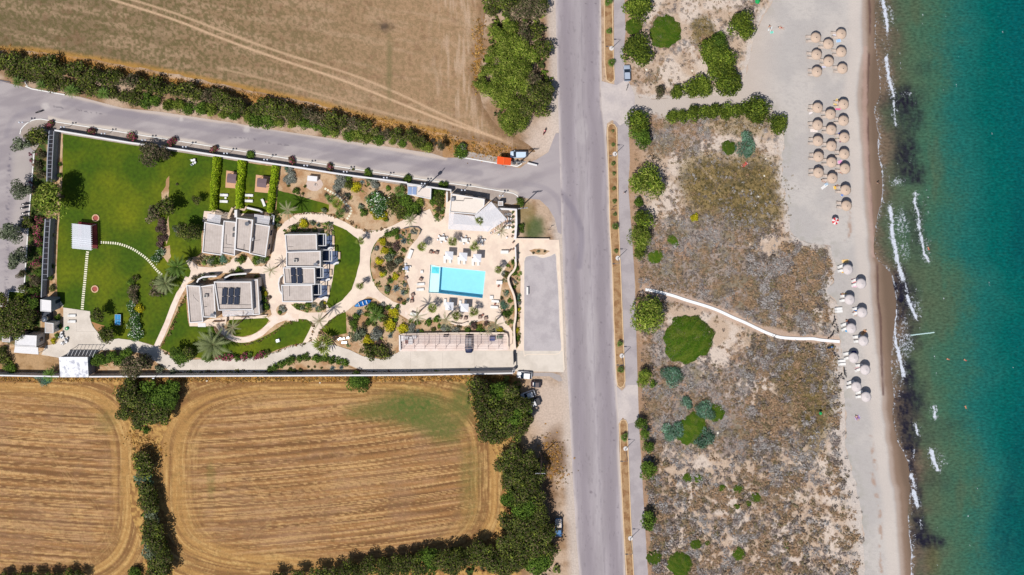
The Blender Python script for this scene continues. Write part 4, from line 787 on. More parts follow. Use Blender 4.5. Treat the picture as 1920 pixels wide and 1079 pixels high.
# ---- grove at the road corner, top
row('ever', [(925, 8, 22), (950, 4, 26), (975, 14, 24, 'brown'), (1000, 12, 24, 'brown'), (1016, 6, 14)], 'treetop', 'across the top end of the corner grove', group='top end of the corner grove', tall=1.8)
row('bright', [(905, 158, 16), (912, 130, 14), (924, 170, 20), (930, 60, 18), (934, 100, 20), (936, 140, 22), (940, 185, 20), (946, 78, 20), (950, 225, 20), (954, 45, 18), (956, 118, 22), (958, 240, 16), (960, 158, 24), (966, 200, 20), (970, 85, 22), (974, 225, 20), (980, 130, 22), (984, 60, 18, 'brown'), (988, 165, 20), (998, 100, 18), (1004, 60, 14, 'ever')], 'bright reedy crown', 'in the corner grove', group='bright reeds in the corner grove', tall=1.2)
row('ever', [(990, 200, 20), (998, 150, 16, 'brown'), (1008, 182, 24), (1020, 92, 18), (1022, 165, 20), (1015, 205, 16)], 'dark rounded crown', 'at the road side of the corner grove', group='dark crowns beside the main road', tall=2)
# ---- hedgerow along the north side of the left road
def hx(x, lo): return np.interp(x, [-20, 60, 150, 300, 430, 520, 620, 720, 820], [121, 142, 162, 190, 212, 227, 243, 259, 276] if lo else [104, 112, 130, 156, 184, 200, 220, 240, 262])
pts = []
i = 0
for x in range(-8, 800, 21):
    up = hx(x, 0)+R.uniform(-4, 4); pts.append((x+R.uniform(-5, 5), up+8+R.uniform(-4, 3), R.uniform(12, 20)*(1 if x < 700 else .7), 'ever' if R.random() < .78 else 'brown'))
row('ever', pts, 'dark tree', 'along the field side of the roadside hedgerow', group='dark trees of the roadside hedgerow', tall=1.0)
pts = []
for x in range(20, 790, 21):
    lo = hx(x, 1); pts.append((x+R.uniform(-4, 4), lo+R.uniform(0, 5), R.uniform(11, 16)*(1 if x < 720 else .7), ('ever' if x < 260 else R.choice(['bright', 'bright', 'green']))))
row('bright', pts, 'bright leafy bush', 'along the road side of the hedgerow', cat='bush', group='bright bushes of the roadside hedgerow', name='bush')
T('green', 862, 284, 14, 'round green bush at the end of the white kerb beside the kiosk pavement', 'bush', name='bush'); T('olive', 868, 278, 9, 'grey twiggy bush joined to the round one by the kiosk pavement', 'bush', name='bush')
T('brown', 826, 272, 10, 'grey brown tree with a long shadow at the hedgerow end', tall=2.2); T('bright', 801, 274, 13, 'bright green palm like bush near the hedgerow end', 'bush', name='bush')
T('green', 772, 260, 8, 'small bush in dry grass near the hedgerow end', 'bush', name='bush')
# ---- hotel: trees of the west side
T('bright', 91, 374, 35, 'large yellow green tree at the lawn edge with the darkest shadow', tall=3.6)
T('ever', 70, 255, 16, 'small green tree inside the curved white kerb', tall=1.4); T('ever', 60, 262, 14, 'darker tree beside the curved white kerb', tall=1)
T('olive', 40, 270, 17, 'grey olive tree overhanging the left side road near the curve', tall=2)
T('olive', 38, 352, 20, 'grey olive tree beside the parked motorbikes', tall=2.2); T('olive', 22, 442, 22, 'grey olive tree over the car park, upper of two', tall=2.2); T('olive', 30, 482, 22, 'grey olive tree over the car park, lower of two', tall=2.2)
T('ever', 50, 420, 12, 'dark green bush on the white kerb beside the motorbikes', tall=.8); T('brown', 40, 515, 10, 'thin leafless looking bush on the white car park kerb', tall=.8); T('ever', 42, 540, 8, 'dark small bush at the corner of the white kerb', tall=.6)
row('pink', [(76, 290, 9, 'brown'), (72, 312, 10, 'brown'), (78, 328, 9, 'brown'), (74, 412, 9), (68, 430, 10), (70, 452, 10), (76, 470, 9, 'green'), (66, 492, 10), (72, 512, 9, 'green'), (66, 528, 10, 'brown'), (62, 548, 10, 'green'), (67, 560, 11), (64, 590, 11)], 'flowering bush', 'in the pink hedge outside the west wall', cat='bush', group='pink hedge outside the west wall', order='from the top', name='bush')
row('ever', [(8, 592, 22), (14, 618, 20), (30, 585, 22), (34, 612, 24), (40, 572, 16), (52, 600, 20), (50, 578, 14, 'green'), (58, 570, 12, 'green'), (2, 560, 12)], 'dark tree', 'in the clump above the white service house', group='clump above the white service house', tall=1.8)
T('brown', 283, 288, 22, 'brownish leafed tree on the lawn beside the north wall', tall=1.6); T('brown', 309, 287, 13, 'small brown green tree right of the larger one by the north wall', tall=1.2)
T('ever', 313, 388, 18, 'dark round tree at the upper lawn, right of a darker pair' if False else 'grey green tree at the top of the red shrub hedge', tall=2.2); T('brown', 288, 402, 17, 'dark brownish tree left of the hedge top on the big lawn', tall=1.6)
T('ever', 368, 375, 9, 'small dark tree alone on the lawn left of the hedge rows', tall=1.6)
T('ever', 352, 437, 22, 'dark reddish green tree close to the first bungalow', tall=2.2); T('olive', 333, 432, 10, 'grey tuft joined to the dark tree by the first bungalow', tall=1)
row('purple', [(303, 418, 9), (301, 432, 10), (303, 446, 9), (299, 458, 8), (302, 472, 8, 'white')], 'dark red shrub', 'in the hedge dividing the two lawns', cat='shrub', group='red hedge dividing the lawns', order='from the top')
T('white', 291, 484, 10, 'small green bush with pale flowers above the stepping stone curve', 'bush', name='bush'); T('brown', 296, 542, 17, 'dark brown shrub left of the leaning palm', 'shrub')
T('olive', 336, 430, 8, 'grey blue tuft beside the dark tree on the lawn', 'shrub')
row('green', [(245, 528, 8), (254, 522, 7, 'ever'), (250, 545, 11, 'brown'), (252, 558, 11, 'brown'), (246, 574, 10, 'white'), (260, 578, 9, 'yellow'), (250, 594, 13, 'white'), (250, 612, 13, 'white'), (254, 628, 13, 'white')], 'shrub', 'down the flowering hedge right of the blue table', cat='shrub', group='flowering hedge right of the blue table', order='from the top')
T('ever', 183, 590, 13, 'dark tree at the corner of the service yard, beside the lawn', tall=2.4); T('ever', 199, 628, 15, 'dark green tree below the blue table tennis table', tall=2)
T('green', 338, 668, 20, 'bright green leafy tree overhanging the lower driveway', tall=1.6); T('ever', 355, 662, 12, 'dark part of the leafy tree by the lower driveway', tall=2)
row('green', [(180, 672, 14), (196, 680, 12), (210, 668, 12), (224, 676, 13), (238, 664, 12)], 'green tree', 'right of the white service canopy', group='trees right of the white canopy', tall=1)
T('brown', 252, 690, 24, 'large brown crowned tree overhanging the south wall', tall=2.4); T('brown', 270, 680, 16, 'smaller brown tree beside the large one over the south wall', tall=2); T('ever', 244, 712, 12, 'dark green bush outside the south wall under the brown tree', 'bush', name='bush')
T('teal', 78, 712, 13, 'blue green bush outside the wall left of the white canopy', 'bush', name='bush', sx=1.3, rz=0); T('olive', 298, 694, 9, 'grey green bush beside the leaning lamp at the wall', 'bush', name='bush'); T('olive', 322, 697, 8, 'low grey bush on the wall right of the leaning lamp', 'bush', name='bush')
row('ever', [(4, 658, 10), (8, 676, 12), (14, 686, 10, 'green'), (22, 692, 9, 'green')], 'bush', 'in the earth patch below the service house', cat='bush', group='bushes below the service house', name='bush')
row('green', [(90, 582, 6), (108, 596, 6), (110, 612, 6), (106, 630, 6), (100, 640, 6, 'yellow'), (95, 520, 6), (97, 500, 5), (98, 540, 7, 'ever'), (113, 308, 4), (112, 330, 5), (100, 312, 5, 'bright'), (96, 440, 6, 'bright')], 'little plant', 'in the narrow bed inside the west wall', cat='plant', group='plants in the bed inside the west wall', name='plant')
# ---- oleanders on the pavement
ol = [(93, 233), (171, 244), (247, 257), (322, 267), (399, 279.5), (470, 291), (546, 303), (620, 313), (692, 324.5), (765, 336), (832, 347.5), (974, 380)]
for i, (x, y) in enumerate(ol):
    T('pink' if i not in (5, 8, 9, 10, 11) else 'green', x, y, 7 if i not in (3,) else 8, f'{_ord(i+1)} oleander from the left in the pavement row along the hotel wall', 'shrub', name='oleander', group='oleanders in the pavement', tall=0)
# ---- hedge rows as things
def hedge(pts, wd, hgt, label, cols, name='hedge', n=1500, group=None, leaf=.26, cat='hedge'):
    q = [G(a, b, hgt*.6) for a, b in pts]; t = thing(name, label, cat, (q[0].x, q[0].y, 0), group=group); rng = np.random.default_rng(int(pts[0][0]))
    L = [0]
    for a, b in zip(q[:-1], q[1:]): L.append(L[-1]+(b-a).length)
    s = rng.uniform(0, L[-1], n); xs = np.interp(s, L, [v.x for v in q]); ys = np.interp(s, L, [v.y for v in q]); tx = np.gradient(np.interp(np.linspace(0, L[-1], 50), L, [v.x for v in q])).mean(); ty = np.gradient(np.interp(np.linspace(0, L[-1], 50), L, [v.y for v in q])).mean()
    d = np.hypot(tx, ty); nx, ny = -ty/d, tx/d; th = rng.uniform(-.15, np.pi+.15, n); wob = .55+.9*fbm(s, s*0+np.sign(np.cos(th)), 1.1, 3, 5)
    o = np.cos(th)*wd/2/P*wob; z = np.maximum(.05, hgt*(.25+.75*np.abs(np.sin(th)))*(.85+.3*fbm(s, s*0+9, 1, 2, 8))*rng.uniform(.55, 1.04, n)**.5)
    P3 = np.stack([xs+nx*o-q[0].x, ys+ny*o-q[0].y, z], 1); N3 = np.stack([nx*np.cos(th), ny*np.cos(th), np.sin(th)+.2], 1)+rng.normal(size=(n, 3))*.5
    V, F = leafquads(P3, N3, leaf*rng.uniform(.6, 1.3, n), rng, .5); cs = np.array([S(*c) for c in cols]); cc = cs[rng.integers(0, len(cs), n)]*rng.uniform(.7, 1.25, (n, 1))
    link('foliage', npmesh('hedge_foliage', V, F, M_leaf, np.repeat(cc, 4, 0)), t)
    b = MB()
    for i in range(int(L[-1]/.9)):
        s_ = (i+.5)*.9; b.tube([(np.interp(s_, L, [v.x for v in q])-q[0].x, np.interp(s_, L, [v.y for v in q])-q[0].y, 0), (np.interp(s_, L, [v.x for v in q])-q[0].x, np.interp(s_, L, [v.y for v in q])-q[0].y, hgt*.8)], .03, 5)
    b.build('stems', M_bark, t); return t
YG = [(142, 172, 20), (164, 190, 30), (120, 150, 14), (180, 196, 48)]
hedge([(406, 294), (402, 340), (398, 394)], 13, 1.9, 'leftmost of three bright green clipped hedges on the lawn', YG, n=2600, group='bright clipped hedges')
hedge([(453, 299), (449, 345), (447, 391)], 13, 1.9, 'middle bright green hedge between the two wooden pavilions', YG, n=2600, group='bright clipped hedges')
hedge([(516, 311), (511, 350), (505, 398)], 12, 1.9, 'rightmost bright green hedge beside the earth garden', YG, n=2400, group='bright clipped hedges')
GM = [(96, 124, 52), (112, 140, 60), (78, 106, 42)]
row('pink', [(385, 672, 7, 'green'), (395, 673, 7, 'green'), (408, 671, 8), (420, 670, 8), (432, 669, 8), (445, 671, 7, 'green'), (457, 669, 8), (468, 667, 7, 'green'), (482, 668, 8), (493, 665, 8), (502, 661, 5, 'ever')], 'bush', 'in the pink flowering row along the driveway', cat='bush', group='pink flowering row along the driveway', name='bush')
row('green', [(506, 694, 7), (516, 688, 7), (527, 683, 7.5), (537, 679, 7.5), (547, 675, 8), (562, 674, 7.5), (573, 671, 8), (590, 672, 8), (597, 674, 7), (610, 672, 7.5), (622, 676, 8), (636, 678, 7.5), (648, 681, 7)], 'round bush', 'lining the driveway bed by the south wall', cat='bush', group='round bushes lining the driveway', name='bush', order='from the left')
T('ever', 696, 659, 16, 'dark green dense shrub left of a twin, jutting into the driveway', 'shrub'); T('ever', 721, 660, 14, 'dark green dense shrub right of its twin beside the carport', 'shrub')
# path edging tufts: uncountable small plants
def tufts(name, lines, label, cat, cols, step, size, n=5, jitter=.8, seed=5, z=.08, zone=None):
    rng = np.random.default_rng(seed); C3 = []
    for l in lines:
        l = catmull(l, 6, False)
        for a, b in zip(l[:-1], l[1:]):
            k = max(1, int(np.hypot(b[0]-a[0], b[1]-a[1])/step))
            for j in range(k): C3.append((a[0]+(b[0]-a[0])*j/k+rng.normal()*jitter, a[1]+(b[1]-a[1])*j/k+rng.normal()*jitter))
    return clumps(name, C3, label, cat, cols, size, n, rng, z)
def clumps(name, C3, label, cat, cols, size, n, rng, z=0.02, kind='stuff', sv=.5, lf=.55, hue=None):
    C3 = np.array(C3); m_ = len(C3); cx = np.repeat((C3[:, 0]-960)/P, n); cy = np.repeat((539.5-C3[:, 1])/P, n); s = np.repeat(size*np.exp(np.clip(rng.normal(size=m_), -2, 1.6)*sv), n)
    if C3.shape[1] > 2: s = s*np.repeat(C3[:, 2], n)
    d = rng.normal(size=(m_*n, 3)); d[:, 2] = np.abs(d[:, 2]); d /= np.linalg.norm(d, axis=1, keepdims=True); rr = rng.uniform(.5, 1, m_*n)[:, None]
    P3 = np.stack([cx, cy, np.full(len(cx), z)], 1)+d*rr*s[:, None]*np.array([1, 1, .55]); N3 = d+rng.normal(size=d.shape)*.4+np.array([0, 0, .4])
    V, F = leafquads(P3, N3, s*lf*rng.uniform(.6, 1.2, len(s)), rng, .75); cs = np.array([S(*c) for c in cols]); ix = rng.integers(0, len(cs), m_) if hue is None else np.clip((sstep(.3, .7, fbm(C3[:, 0], C3[:, 1], hue, 3, 140))*len(cs)+rng.normal(size=m_)*2.2).astype(int), 0, len(cs)-1); ci = np.repeat(cs[ix], n, 0)*rng.uniform(.75, 1.2, (m_*n, 1))
    o = link(name, npmesh(name, V, F, M_leaf, np.repeat(ci, 4, 0))); setp(o, label, cat, None, kind); return o
tufts('edging_plants', [[(349, 555), (336, 580), (325, 610), (312, 635), (299, 652)], [(443, 644), (470, 645), (505, 630), (535, 609), (560, 601), (578, 603), (588, 612), (585, 630), (576, 643), (548, 649), (510, 663)], [(301, 655), (318, 667)], [(645, 584), (625, 598), (606, 615), (598, 625)], [(547, 404), (575, 400), (600, 401), (620, 404), (645, 412)], [(655, 415), (670, 425), (690, 433), (710, 432), (728, 425)]],
      'fine green and brown edging plants lining the cream garden paths', 'edging plants', [(120, 96, 66), (104, 110, 54), (148, 112, 74), (92, 84, 56)], 2.2, .26, 8)
tufts('wall_plants', [[(318, 697), (380, 698), (440, 697), (500, 699)], [(690, 699), (780, 698), (860, 698), (960, 697)]], 'thin line of small plants at the foot of the south wall', 'ground cover', [(96, 110, 44), (120, 82, 60), (140, 140, 60), (84, 74, 50)], 2.4, .28, 9, 1.2, 6)
# ---- scrub of the dunes
def scrub():
    rng = np.random.default_rng(77); x = rng.uniform(1185, 1640, 120000); y = rng.uniform(-60, 1130, 120000)
    k = inside(x, y, DUNE); x, y = x[k], y[k]
    d = dune_density(x, y)-(1-sstep(0, 16, segdist(x, y, SANDL, False)))*.3-(1-sstep(3, 10, segdist(x, y, [(1209, 543), (1287, 563), (1347, 583), (1422, 617), (1500, 635), (1574, 640)], False)))
    k = (rng.uniform(size=len(x)) < (sstep(-.05, .08, d)*.46+.03*(d > -.3))) & (x > xat(PATH_R, y)+8); x, y = x[k], y[k]
    low = y > 860; big = np.where(low | ((y > 430) & (x > 1400)), 1.35, .85)*np.where(rng.uniform(size=len(x)) < .06, 1.5, 1)
    cols_a = [(172, 142, 112), (160, 136, 108), (146, 128, 100), (130, 118, 88), (124, 112, 100), (112, 100, 92), (142, 128, 122), (158, 146, 140), (174, 168, 164)]
    clumps('dune_scrub', np.stack([x, y, big], 1), 'grey brown low scrub covering the dunes between cycle path and beach', 'scrub', cols_a, .36, 15, rng, .02, sv=.4, lf=.3, hue=22)
    # feathery dry grass patches
    x = rng.uniform(1200, 1600, 60000); y = rng.uniform(0, 900, 60000); p = np.zeros(len(x))
    for cx, cy, rx, ry, a in ((1365, 350, 85, 62, .95), (1310, 330, 40, 40, .5), (1420, 390, 50, 36, .8), (1525, 745, 46, 90, .9), (1490, 700, 40, 50, .8), (1320, 62, 24, 30, .9), (1390, 235, 50, 22, .6), (1420, 350, 60, 50, .6)):
        p = np.maximum(p, blob(x, y, cx, cy, rx, ry, .35, 99)*a)
    k = (rng.uniform(size=len(x)) < p*.8) & (segdist(x, y, [(1209, 543), (1287, 563), (1347, 583), (1422, 617), (1500, 635), (1574, 640)], False) > 7); x, y = x[k], y[k]
    clumps('dune_grass', np.stack([x, y], 1), 'ochre and olive feathery grass in patches on the dunes', 'dune grass', [(148, 128, 78), (122, 108, 62), (176, 152, 100), (100, 90, 54), (162, 136, 88), (92, 86, 50)], .28, 9, rng, .02, sv=.3, lf=.36)
scrub()
def verge():
    rng = np.random.default_rng(78); x = []; y = []
    def seg(a, b, n, sp):
        t = rng.uniform(size=n); x.extend(a[0]+(b[0]-a[0])*t+rng.normal(size=n)*sp); y.extend(a[1]+(b[1]-a[1])*t+rng.normal(size=n)*sp)
    seg((0, 92), (330, 152), 900, 4); seg((330, 152), (620, 212), 900, 4); seg((620, 215), (860, 268), 1100, 8); seg((870, 278), (960, 292), 500, 8); seg((0, 711), (960, 709), 2600, 3); seg((1030, 830), (1045, 900), 350, 12); seg((900, 40), (895, 170), 500, 6); seg((250, 820), (300, 850), 300, 10)
    clumps('dry_grass', np.stack([x, y], 1), 'orange dry grass tufts along field edges and the outer foot of the walls', 'dry grass', [(206, 152, 72), (186, 134, 70), (150, 112, 62), (216, 170, 96), (130, 108, 60)], .24, 6, rng, .02, sv=.4)
verge()

# ---------------------------------------------------------------- palms, agaves
def frond_feather(b, az, el, L, droop, w=.16, n=9):
    pts = []; c, s = math.cos(az), math.sin(az)
    for i in range(n+1):
        t = i/n; r_ = L*t*math.cos(el*(1-t*.3)); z = L*t*math.sin(el)-droop*t*t*L
        pts.append(Vector((c*r_, s*r_, z)))
    side = Vector((-s, c, 0))
    for i in range(1, n+1):
        p, q = pts[i-1], pts[i]; ww = w*math.sin(math.pi*min(.96, .15+.8*i/n))**.6
        for sg in (-1, 1):
            for f in (0., .5):
                a = p.lerp(q, f); tip = a+side*sg*ww+(q-p)*1.3-Vector((0, 0, ww*.35)); b.add([a, a+(q-p)*.42, tip], [(0, 1, 2)])
    for i in range(n): b.add([pts[i]+side*.012, pts[i+1]+side*.008, pts[i+1]-side*.008, pts[i]-side*.012], [(0, 1, 2, 3)])
def frond_fan(b, az, el, L, n=9):
    c, s = math.cos(az), math.sin(az); d = Vector((c*math.cos(el), s*math.cos(el), math.sin(el))); side = Vector((-s, c, 0)); o = d*L*.2
    b.add([side*.012, o+side*.01, o-side*.01, -side*.012], [(0, 1, 2, 3)])
    for i in range(n):
        a = (i/(n-1)-.5)*1.3; v = (d*math.cos(a)+side*math.sin(a)).normalized(); l2 = L*.8*(1-.3*abs(a)); m_ = v.cross(d.cross(side)).normalized()
        tip = o+v*l2-Vector((0, 0, l2*.28)); b.add([o, o+v*l2*.6+m_*.05*L-Vector((0, 0, .06)), tip, o+v*l2*.6-m_*.05*L-Vector((0, 0, .06))], [(0, 1, 2, 3)])
def palm_mesh(kind, seed):
    rr = random.Random(seed); b = MB()
    if kind == 'fan':
        for i in range(16): frond_fan(b, i*2.4+rr.uniform(-.3, .3), 1.3*(1-i/16)-.05+rr.uniform(-.1, .1), rr.uniform(.8, 1.2), 5)
    elif kind == 'feather':
        for i in range(30): frond_feather(b, i*2.4+rr.uniform(-.2, .2), 1.3*(1-i/30)+.0, rr.uniform(.85, 1.1), .35, .17)
    elif kind == 'thin':
        for i in range(10): frond_feather(b, i*6.283/10+rr.uniform(-.2, .2), .75*(1-i/20), rr.uniform(.8, 1.15), .5, .13)
    elif kind == 'agave':
        for i in range(26):
            az = i*2.4; el = 1.35*(1-i/26)+.12; L = rr.uniform(.7, 1); c, s = math.cos(az), math.sin(az); d = Vector((c*math.cos(el), s*math.cos(el), math.sin(el))); sd = Vector((-s, c, 0))
            b.add([sd*.05, d*L*.5+sd*.085, d*L, d*L*.5-sd*.085, -sd*.05, d*L*.5-Vector((0, 0, .04))], [(0, 1, 5), (1, 2, 5), (2, 3, 5), (3, 4, 5), (4, 0, 5)])
    return b
MP = {'fan': mat('fan_palm_leaf', (122, 134, 46), var=.18, sc=3, leaf=True, rough=.6), 'feather': mat('date_palm_leaf', (142, 152, 100), var=.18, sc=3, leaf=True, rough=.6), 'thin': mat('thin_palm_leaf', (150, 146, 110), var=.15, sc=3, leaf=True, rough=.6), 'agave': mat('agave_leaf', (136, 152, 148), var=.12, sc=4, leaf=True, rough=.6), 'fang': mat('green_palm_leaf', (96, 124, 48), var=.18, sc=3, leaf=True, rough=.6)}
PM = {k: [palm_mesh(k, s).mesh('crown', MP[k]) for s in (1, 2, 3)] for k in ('fan', 'feather', 'thin', 'agave')}
M_ptrunk = mat('palm_trunk', (160, 136, 112), var=.2, sc=9)
def palm(kind, x, y, r, h, label, green=False, lean=(0, 0)):
    rm = r*1.28/P; g = G(x, y, h); t = thing('palm_tree', label, 'palm tree', (g.x-lean[0], g.y-lean[1], 0))
    b = MB(); b.tube([(0, 0, 0), (lean[0]*.3, lean[1]*.3, h*.5), (lean[0], lean[1], h)], [.2, .15, .17], 9); b.lathe([(.0, -.25), (.26, -.1), (.24, .12), (0, .2)], 9, (lean[0], lean[1], h)); b.build('trunk', M_ptrunk, t, True)
    me = R.choice(PM[kind])
    if green: me = me.copy(); me.materials[0] = MP['fang']
    c = link('crown', me, t, (lean[0], lean[1], h)); c.scale = (rm*.95,)*3; c.rotation_euler = (0, 0, R.uniform(0, 6)); return t
palm('feather', 400, 646, 27, 3.4, 'large grey green feather palm on the lower lawn, the biggest crown in the garden')
palm('fan', 606, 646, 19, 2.6, 'full fan palm overhanging the junction of path and driveway')
palm('feather', 311, 531, 19, 2.8, 'yellow green palm at the end of the stepping stone curve'); palm('feather', 333, 500, 18, 4.8, 'taller palm on the lawn just above the yellow green one', green=True)
palm('thin', 436, 614, 15, 6.0, 'bare looking tall palm beside the lower left bungalow path'); palm('thin', 508, 507, 12, 4.5, 'thin palm in the court between the three bungalows')
palm('thin', 599, 602, 15, 6.0, 'spindly palm at the corner below the middle bungalow'); palm('thin', 540, 394, 17, 5.0, 'pale feather palm on the small lawn above the middle bungalow')
palm('feather', 568, 400, 2, .4, 'x') if False else None
for x, y, l in ((791, 462.5, 'fan palm left of the pool terrace beside two brown armchairs'), (849, 453.5, 'fan palm between the two white dining tables'), (890, 462.5, 'fan palm beside the third square parasol at the top'), (900, 413, 'fan palm rising through the grey pergola roof'),
    (811, 578.5, 'fan palm below the pool, left of the lower parasols'), (888, 585, 'fan palm below the pool, right of the lower parasols'), (855, 593, 'fan palm between the lower parasols and the planted bank'), (935, 505.5, 'small fan palm right of the pool by the curved wall'), (675, 452, 'small fan palm at the upper fork of the garden path'), (675, 536, 'small fan palm at the lower fork of the garden path')):
    palm('fan', x, y, 9.5 if 'small' not in l else 8, 3.0, l)
palm('thin', 940, 433, 12, 5.5, 'tall thin palm beside the end of the slatted roof'); palm('thin', 770, 414, 12, 5.0, 'tall thin palm at the path entrance to the terrace'); palm('thin', 781, 594, 15, 6.0, 'tall thin palm at the left end of the planted bank'); palm('thin', 836, 600, 14, 5.0, 'tall thin palm in the middle of the planted bank'); palm('thin', 928, 610, 13, 5.0, 'tall thin palm at the right end of the planted bank'); palm('thin', 915, 622, 9, 2.0, 'short spreading palm at the back of the carport')
palm('feather', 94, 703, 12, 1.6, 'small dark feather palm left of the white canopy', green=True); palm('feather', 705, 590, 14, 1.6, 'green spiky palm in the middle of the big rock garden', green=True)
palm('fan', 976, 381, 8, 2.4, 'small green palm on the pavement corner by the utility pole', green=True) if False else None
palm('fan', 620, 372, 9, 3.2, 'upper left one of three green palms beside the stone steps', green=True); palm('fan', 633, 382, 11, 3.4, 'brownish palm in the middle of the three beside the stone steps'); palm('fan', 638, 400, 10, 2.4, 'lowest of three palms beside the stone steps', green=True)
palm('fan', 750, 357, 11, 2.0, 'broad green palm beside the blue solar panels', green=True)
palm('feather', 34, 153, 10, 2.0, 'first bright palm from the left on the roadside', green=True); palm('feather', 78, 160, 10, 2.0, 'second bright palm from the left on the roadside', green=True); palm('feather', 135, 170, 12, 2.2, 'third bright palm from the left on the roadside', green=True); palm('feather', 195, 175, 11, 2.0, 'fourth bright palm from the left on the roadside', green=True)
# median strip small palms
for i, (x, y, r) in enumerate(((1140, 3, 9), (1142, 59, 6), (1147, 118, 8), (1149, 246, 3), (1149.5, 272, 4), (1150, 307, 4.5), (1151, 326, 4), (1151, 354, 4), (1152, 378, 4.5), (1153, 402, 4), (1154, 425, 7), (1155, 471, 4.5), (1162.5, 645, 6), (1164, 694, 7), (1171, 820, 8))):
    palm('fan', x, y, r, 1.0 if r > 5.5 else .5, f'{_ord(i+1)} little palm from the top in the strip between road and cycle path', green=True)
def agave(x, y, r, label):
    g = G(x, y, .2); t = thing('agave', label, 'agave', (g.x, g.y, .08), R.uniform(0, 6)); c = link('leaves', R.choice(PM['agave']), t); c.scale = (r/P,)*3
    b = MB(); b.lathe([(.0, 0), (.14*r/P, .02), (.1*r/P, .2*r/P), (0, .26*r/P)], 8); b.build('heart', MP['agave'], t); return t
for x, y, r, l in ((757, 452, 10, 'largest blue grey agave in the upper part of the kidney bed'), (743, 541, 11, 'blue grey agave in the lower part of the kidney bed'), (756, 549, 9, 'blue grey agave beside the lower one of the kidney bed'), (674, 586, 10, 'agave near the blue boat in the rock garden'), (679, 342, 7, 'agave against the north wall in the earth garden'), (779, 436, 7, 'agave at the top tip of the kidney bed'),
    (597, 422, 7, 'agave above the middle bungalow'), (589, 573, 8, 'agave below the middle bungalow'), (623, 691, 8, 'brownish agave in the driveway bed'), (640, 689, 7, 'blue agave in the driveway bed'), (784, 621, 7, 'agave left of the carport back wall'), (732, 630, 8, 'dark agave beside the carport end'), (973, 475, 4, 'small agave by the entrance wall'), (751, 443, 6, 'small agave above the largest one'), (765, 562, 6, 'small agave at the bottom tip of the kidney bed')): agave(x, y, r, l)
# garden shrubs
def shr(lst, where, grp):
    for i, (sp, x, y, r) in enumerate(lst):
        c = {'yellow': 'golden yellow', 'grey': 'silver grey', 'green': 'mid green', 'ever': 'dark green', 'white': 'white flowering', 'purple': 'dull purple', 'olive': 'grey olive', 'brown': 'brownish', 'teal': 'blue green', 'bright': 'bright green', 'mat': 'low green', 'pink': 'pink flowering', 'tamarisk': 'light green'}[sp]
        k = sum(1 for q in lst[:i+1] if q[0] == sp); n = sum(1 for q in lst if q[0] == sp)
        lab = f'{c} shrub {where}' if n == 1 else f'{_ord(k)} {c} shrub from the left {where}'
        T(sp, x, y, r, lab, 'shrub', group=grp if n > 1 else None)
def byx(l): return sorted(l, key=lambda q: q[1])
shr(byx([('yellow', 717, 454, 8), ('yellow', 721, 471, 8), ('yellow', 711, 490, 8), ('yellow', 717, 514, 6), ('purple', 744, 462, 9), ('green', 745, 446, 6), ('brown', 727, 459, 6), ('grey', 707, 466, 6), ('green', 735, 474, 8), ('olive', 731, 485, 10), ('brown', 733, 500, 11), ('olive', 745, 488, 9), ('yellow', 741, 519, 7), ('green', 733, 526, 6), ('purple', 728, 523, 5), ('grey', 758, 535, 5), ('olive', 728, 542, 8), ('green', 757, 569, 4), ('green', 756, 470, 5), ('purple', 749, 564, 5), ('brown', 714, 505, 7), ('green', 738, 434, 10), ('green', 728, 440, 8), ('grey', 773, 436, 5), ('green', 725, 548, 6), ('brown', 750, 505, 6)]), 'in the kidney shaped bed', 'shrubs of the kidney shaped bed')
shr(byx([('white', 702, 378, 17), ('white', 718, 383, 14), ('white', 712, 396, 13), ('yellow', 668, 353, 11), ('ever', 655, 347, 9), ('grey', 640, 340, 12), ('grey', 634, 352, 9), ('green', 652, 336, 8), ('grey', 700, 344, 11), ('olive', 690, 337, 8), ('yellow', 708, 405, 9), ('yellow', 720, 406, 9), ('yellow', 697, 396, 6), ('green', 682, 398, 8), ('olive', 679, 388, 8), ('ever', 738, 383, 14), ('green', 757, 382, 16), ('green', 778, 390, 14), ('ever', 752, 398, 14), ('green', 765, 402, 12), ('ever', 744, 372, 10), ('bright', 786, 380, 9), ('grey', 543, 322, 9), ('grey', 549, 335, 10), ('grey', 541, 337, 9), ('teal', 537, 318, 7), ('green', 555, 358, 7), ('olive', 653, 365, 6), ('green', 727, 353, 6), ('brown', 612, 365, 5), ('olive', 610, 395, 7), ('green', 724, 412, 6)]), 'in the garden below the north wall', 'shrubs below the north wall')
shr(byx([('yellow', 737, 588, 11), ('yellow', 729, 609, 13), ('yellow', 755, 618, 11), ('yellow', 691, 640, 11), ('ever', 722, 600, 9), ('grey', 703, 625, 13), ('grey', 771, 618, 10), ('olive', 672, 625, 12), ('olive', 668, 634, 10), ('green', 663, 608, 9), ('green', 667, 594, 8), ('green', 696, 575, 9), ('green', 712, 582, 10), ('teal', 715, 595, 9), ('green', 693, 604, 8), ('grey', 716, 575, 7), ('green', 728, 577, 6), ('brown', 657, 600, 6), ('brown', 682, 612, 6), ('purple', 711, 644, 8), ('green', 742, 601, 6), ('green', 665, 617, 6), ('olive', 733, 620, 7), ('tamarisk', 689, 589, 6), ('green', 745, 575, 5), ('ever', 701, 609, 5)]), 'in the big rock garden below the boat', 'shrubs of the big rock garden')
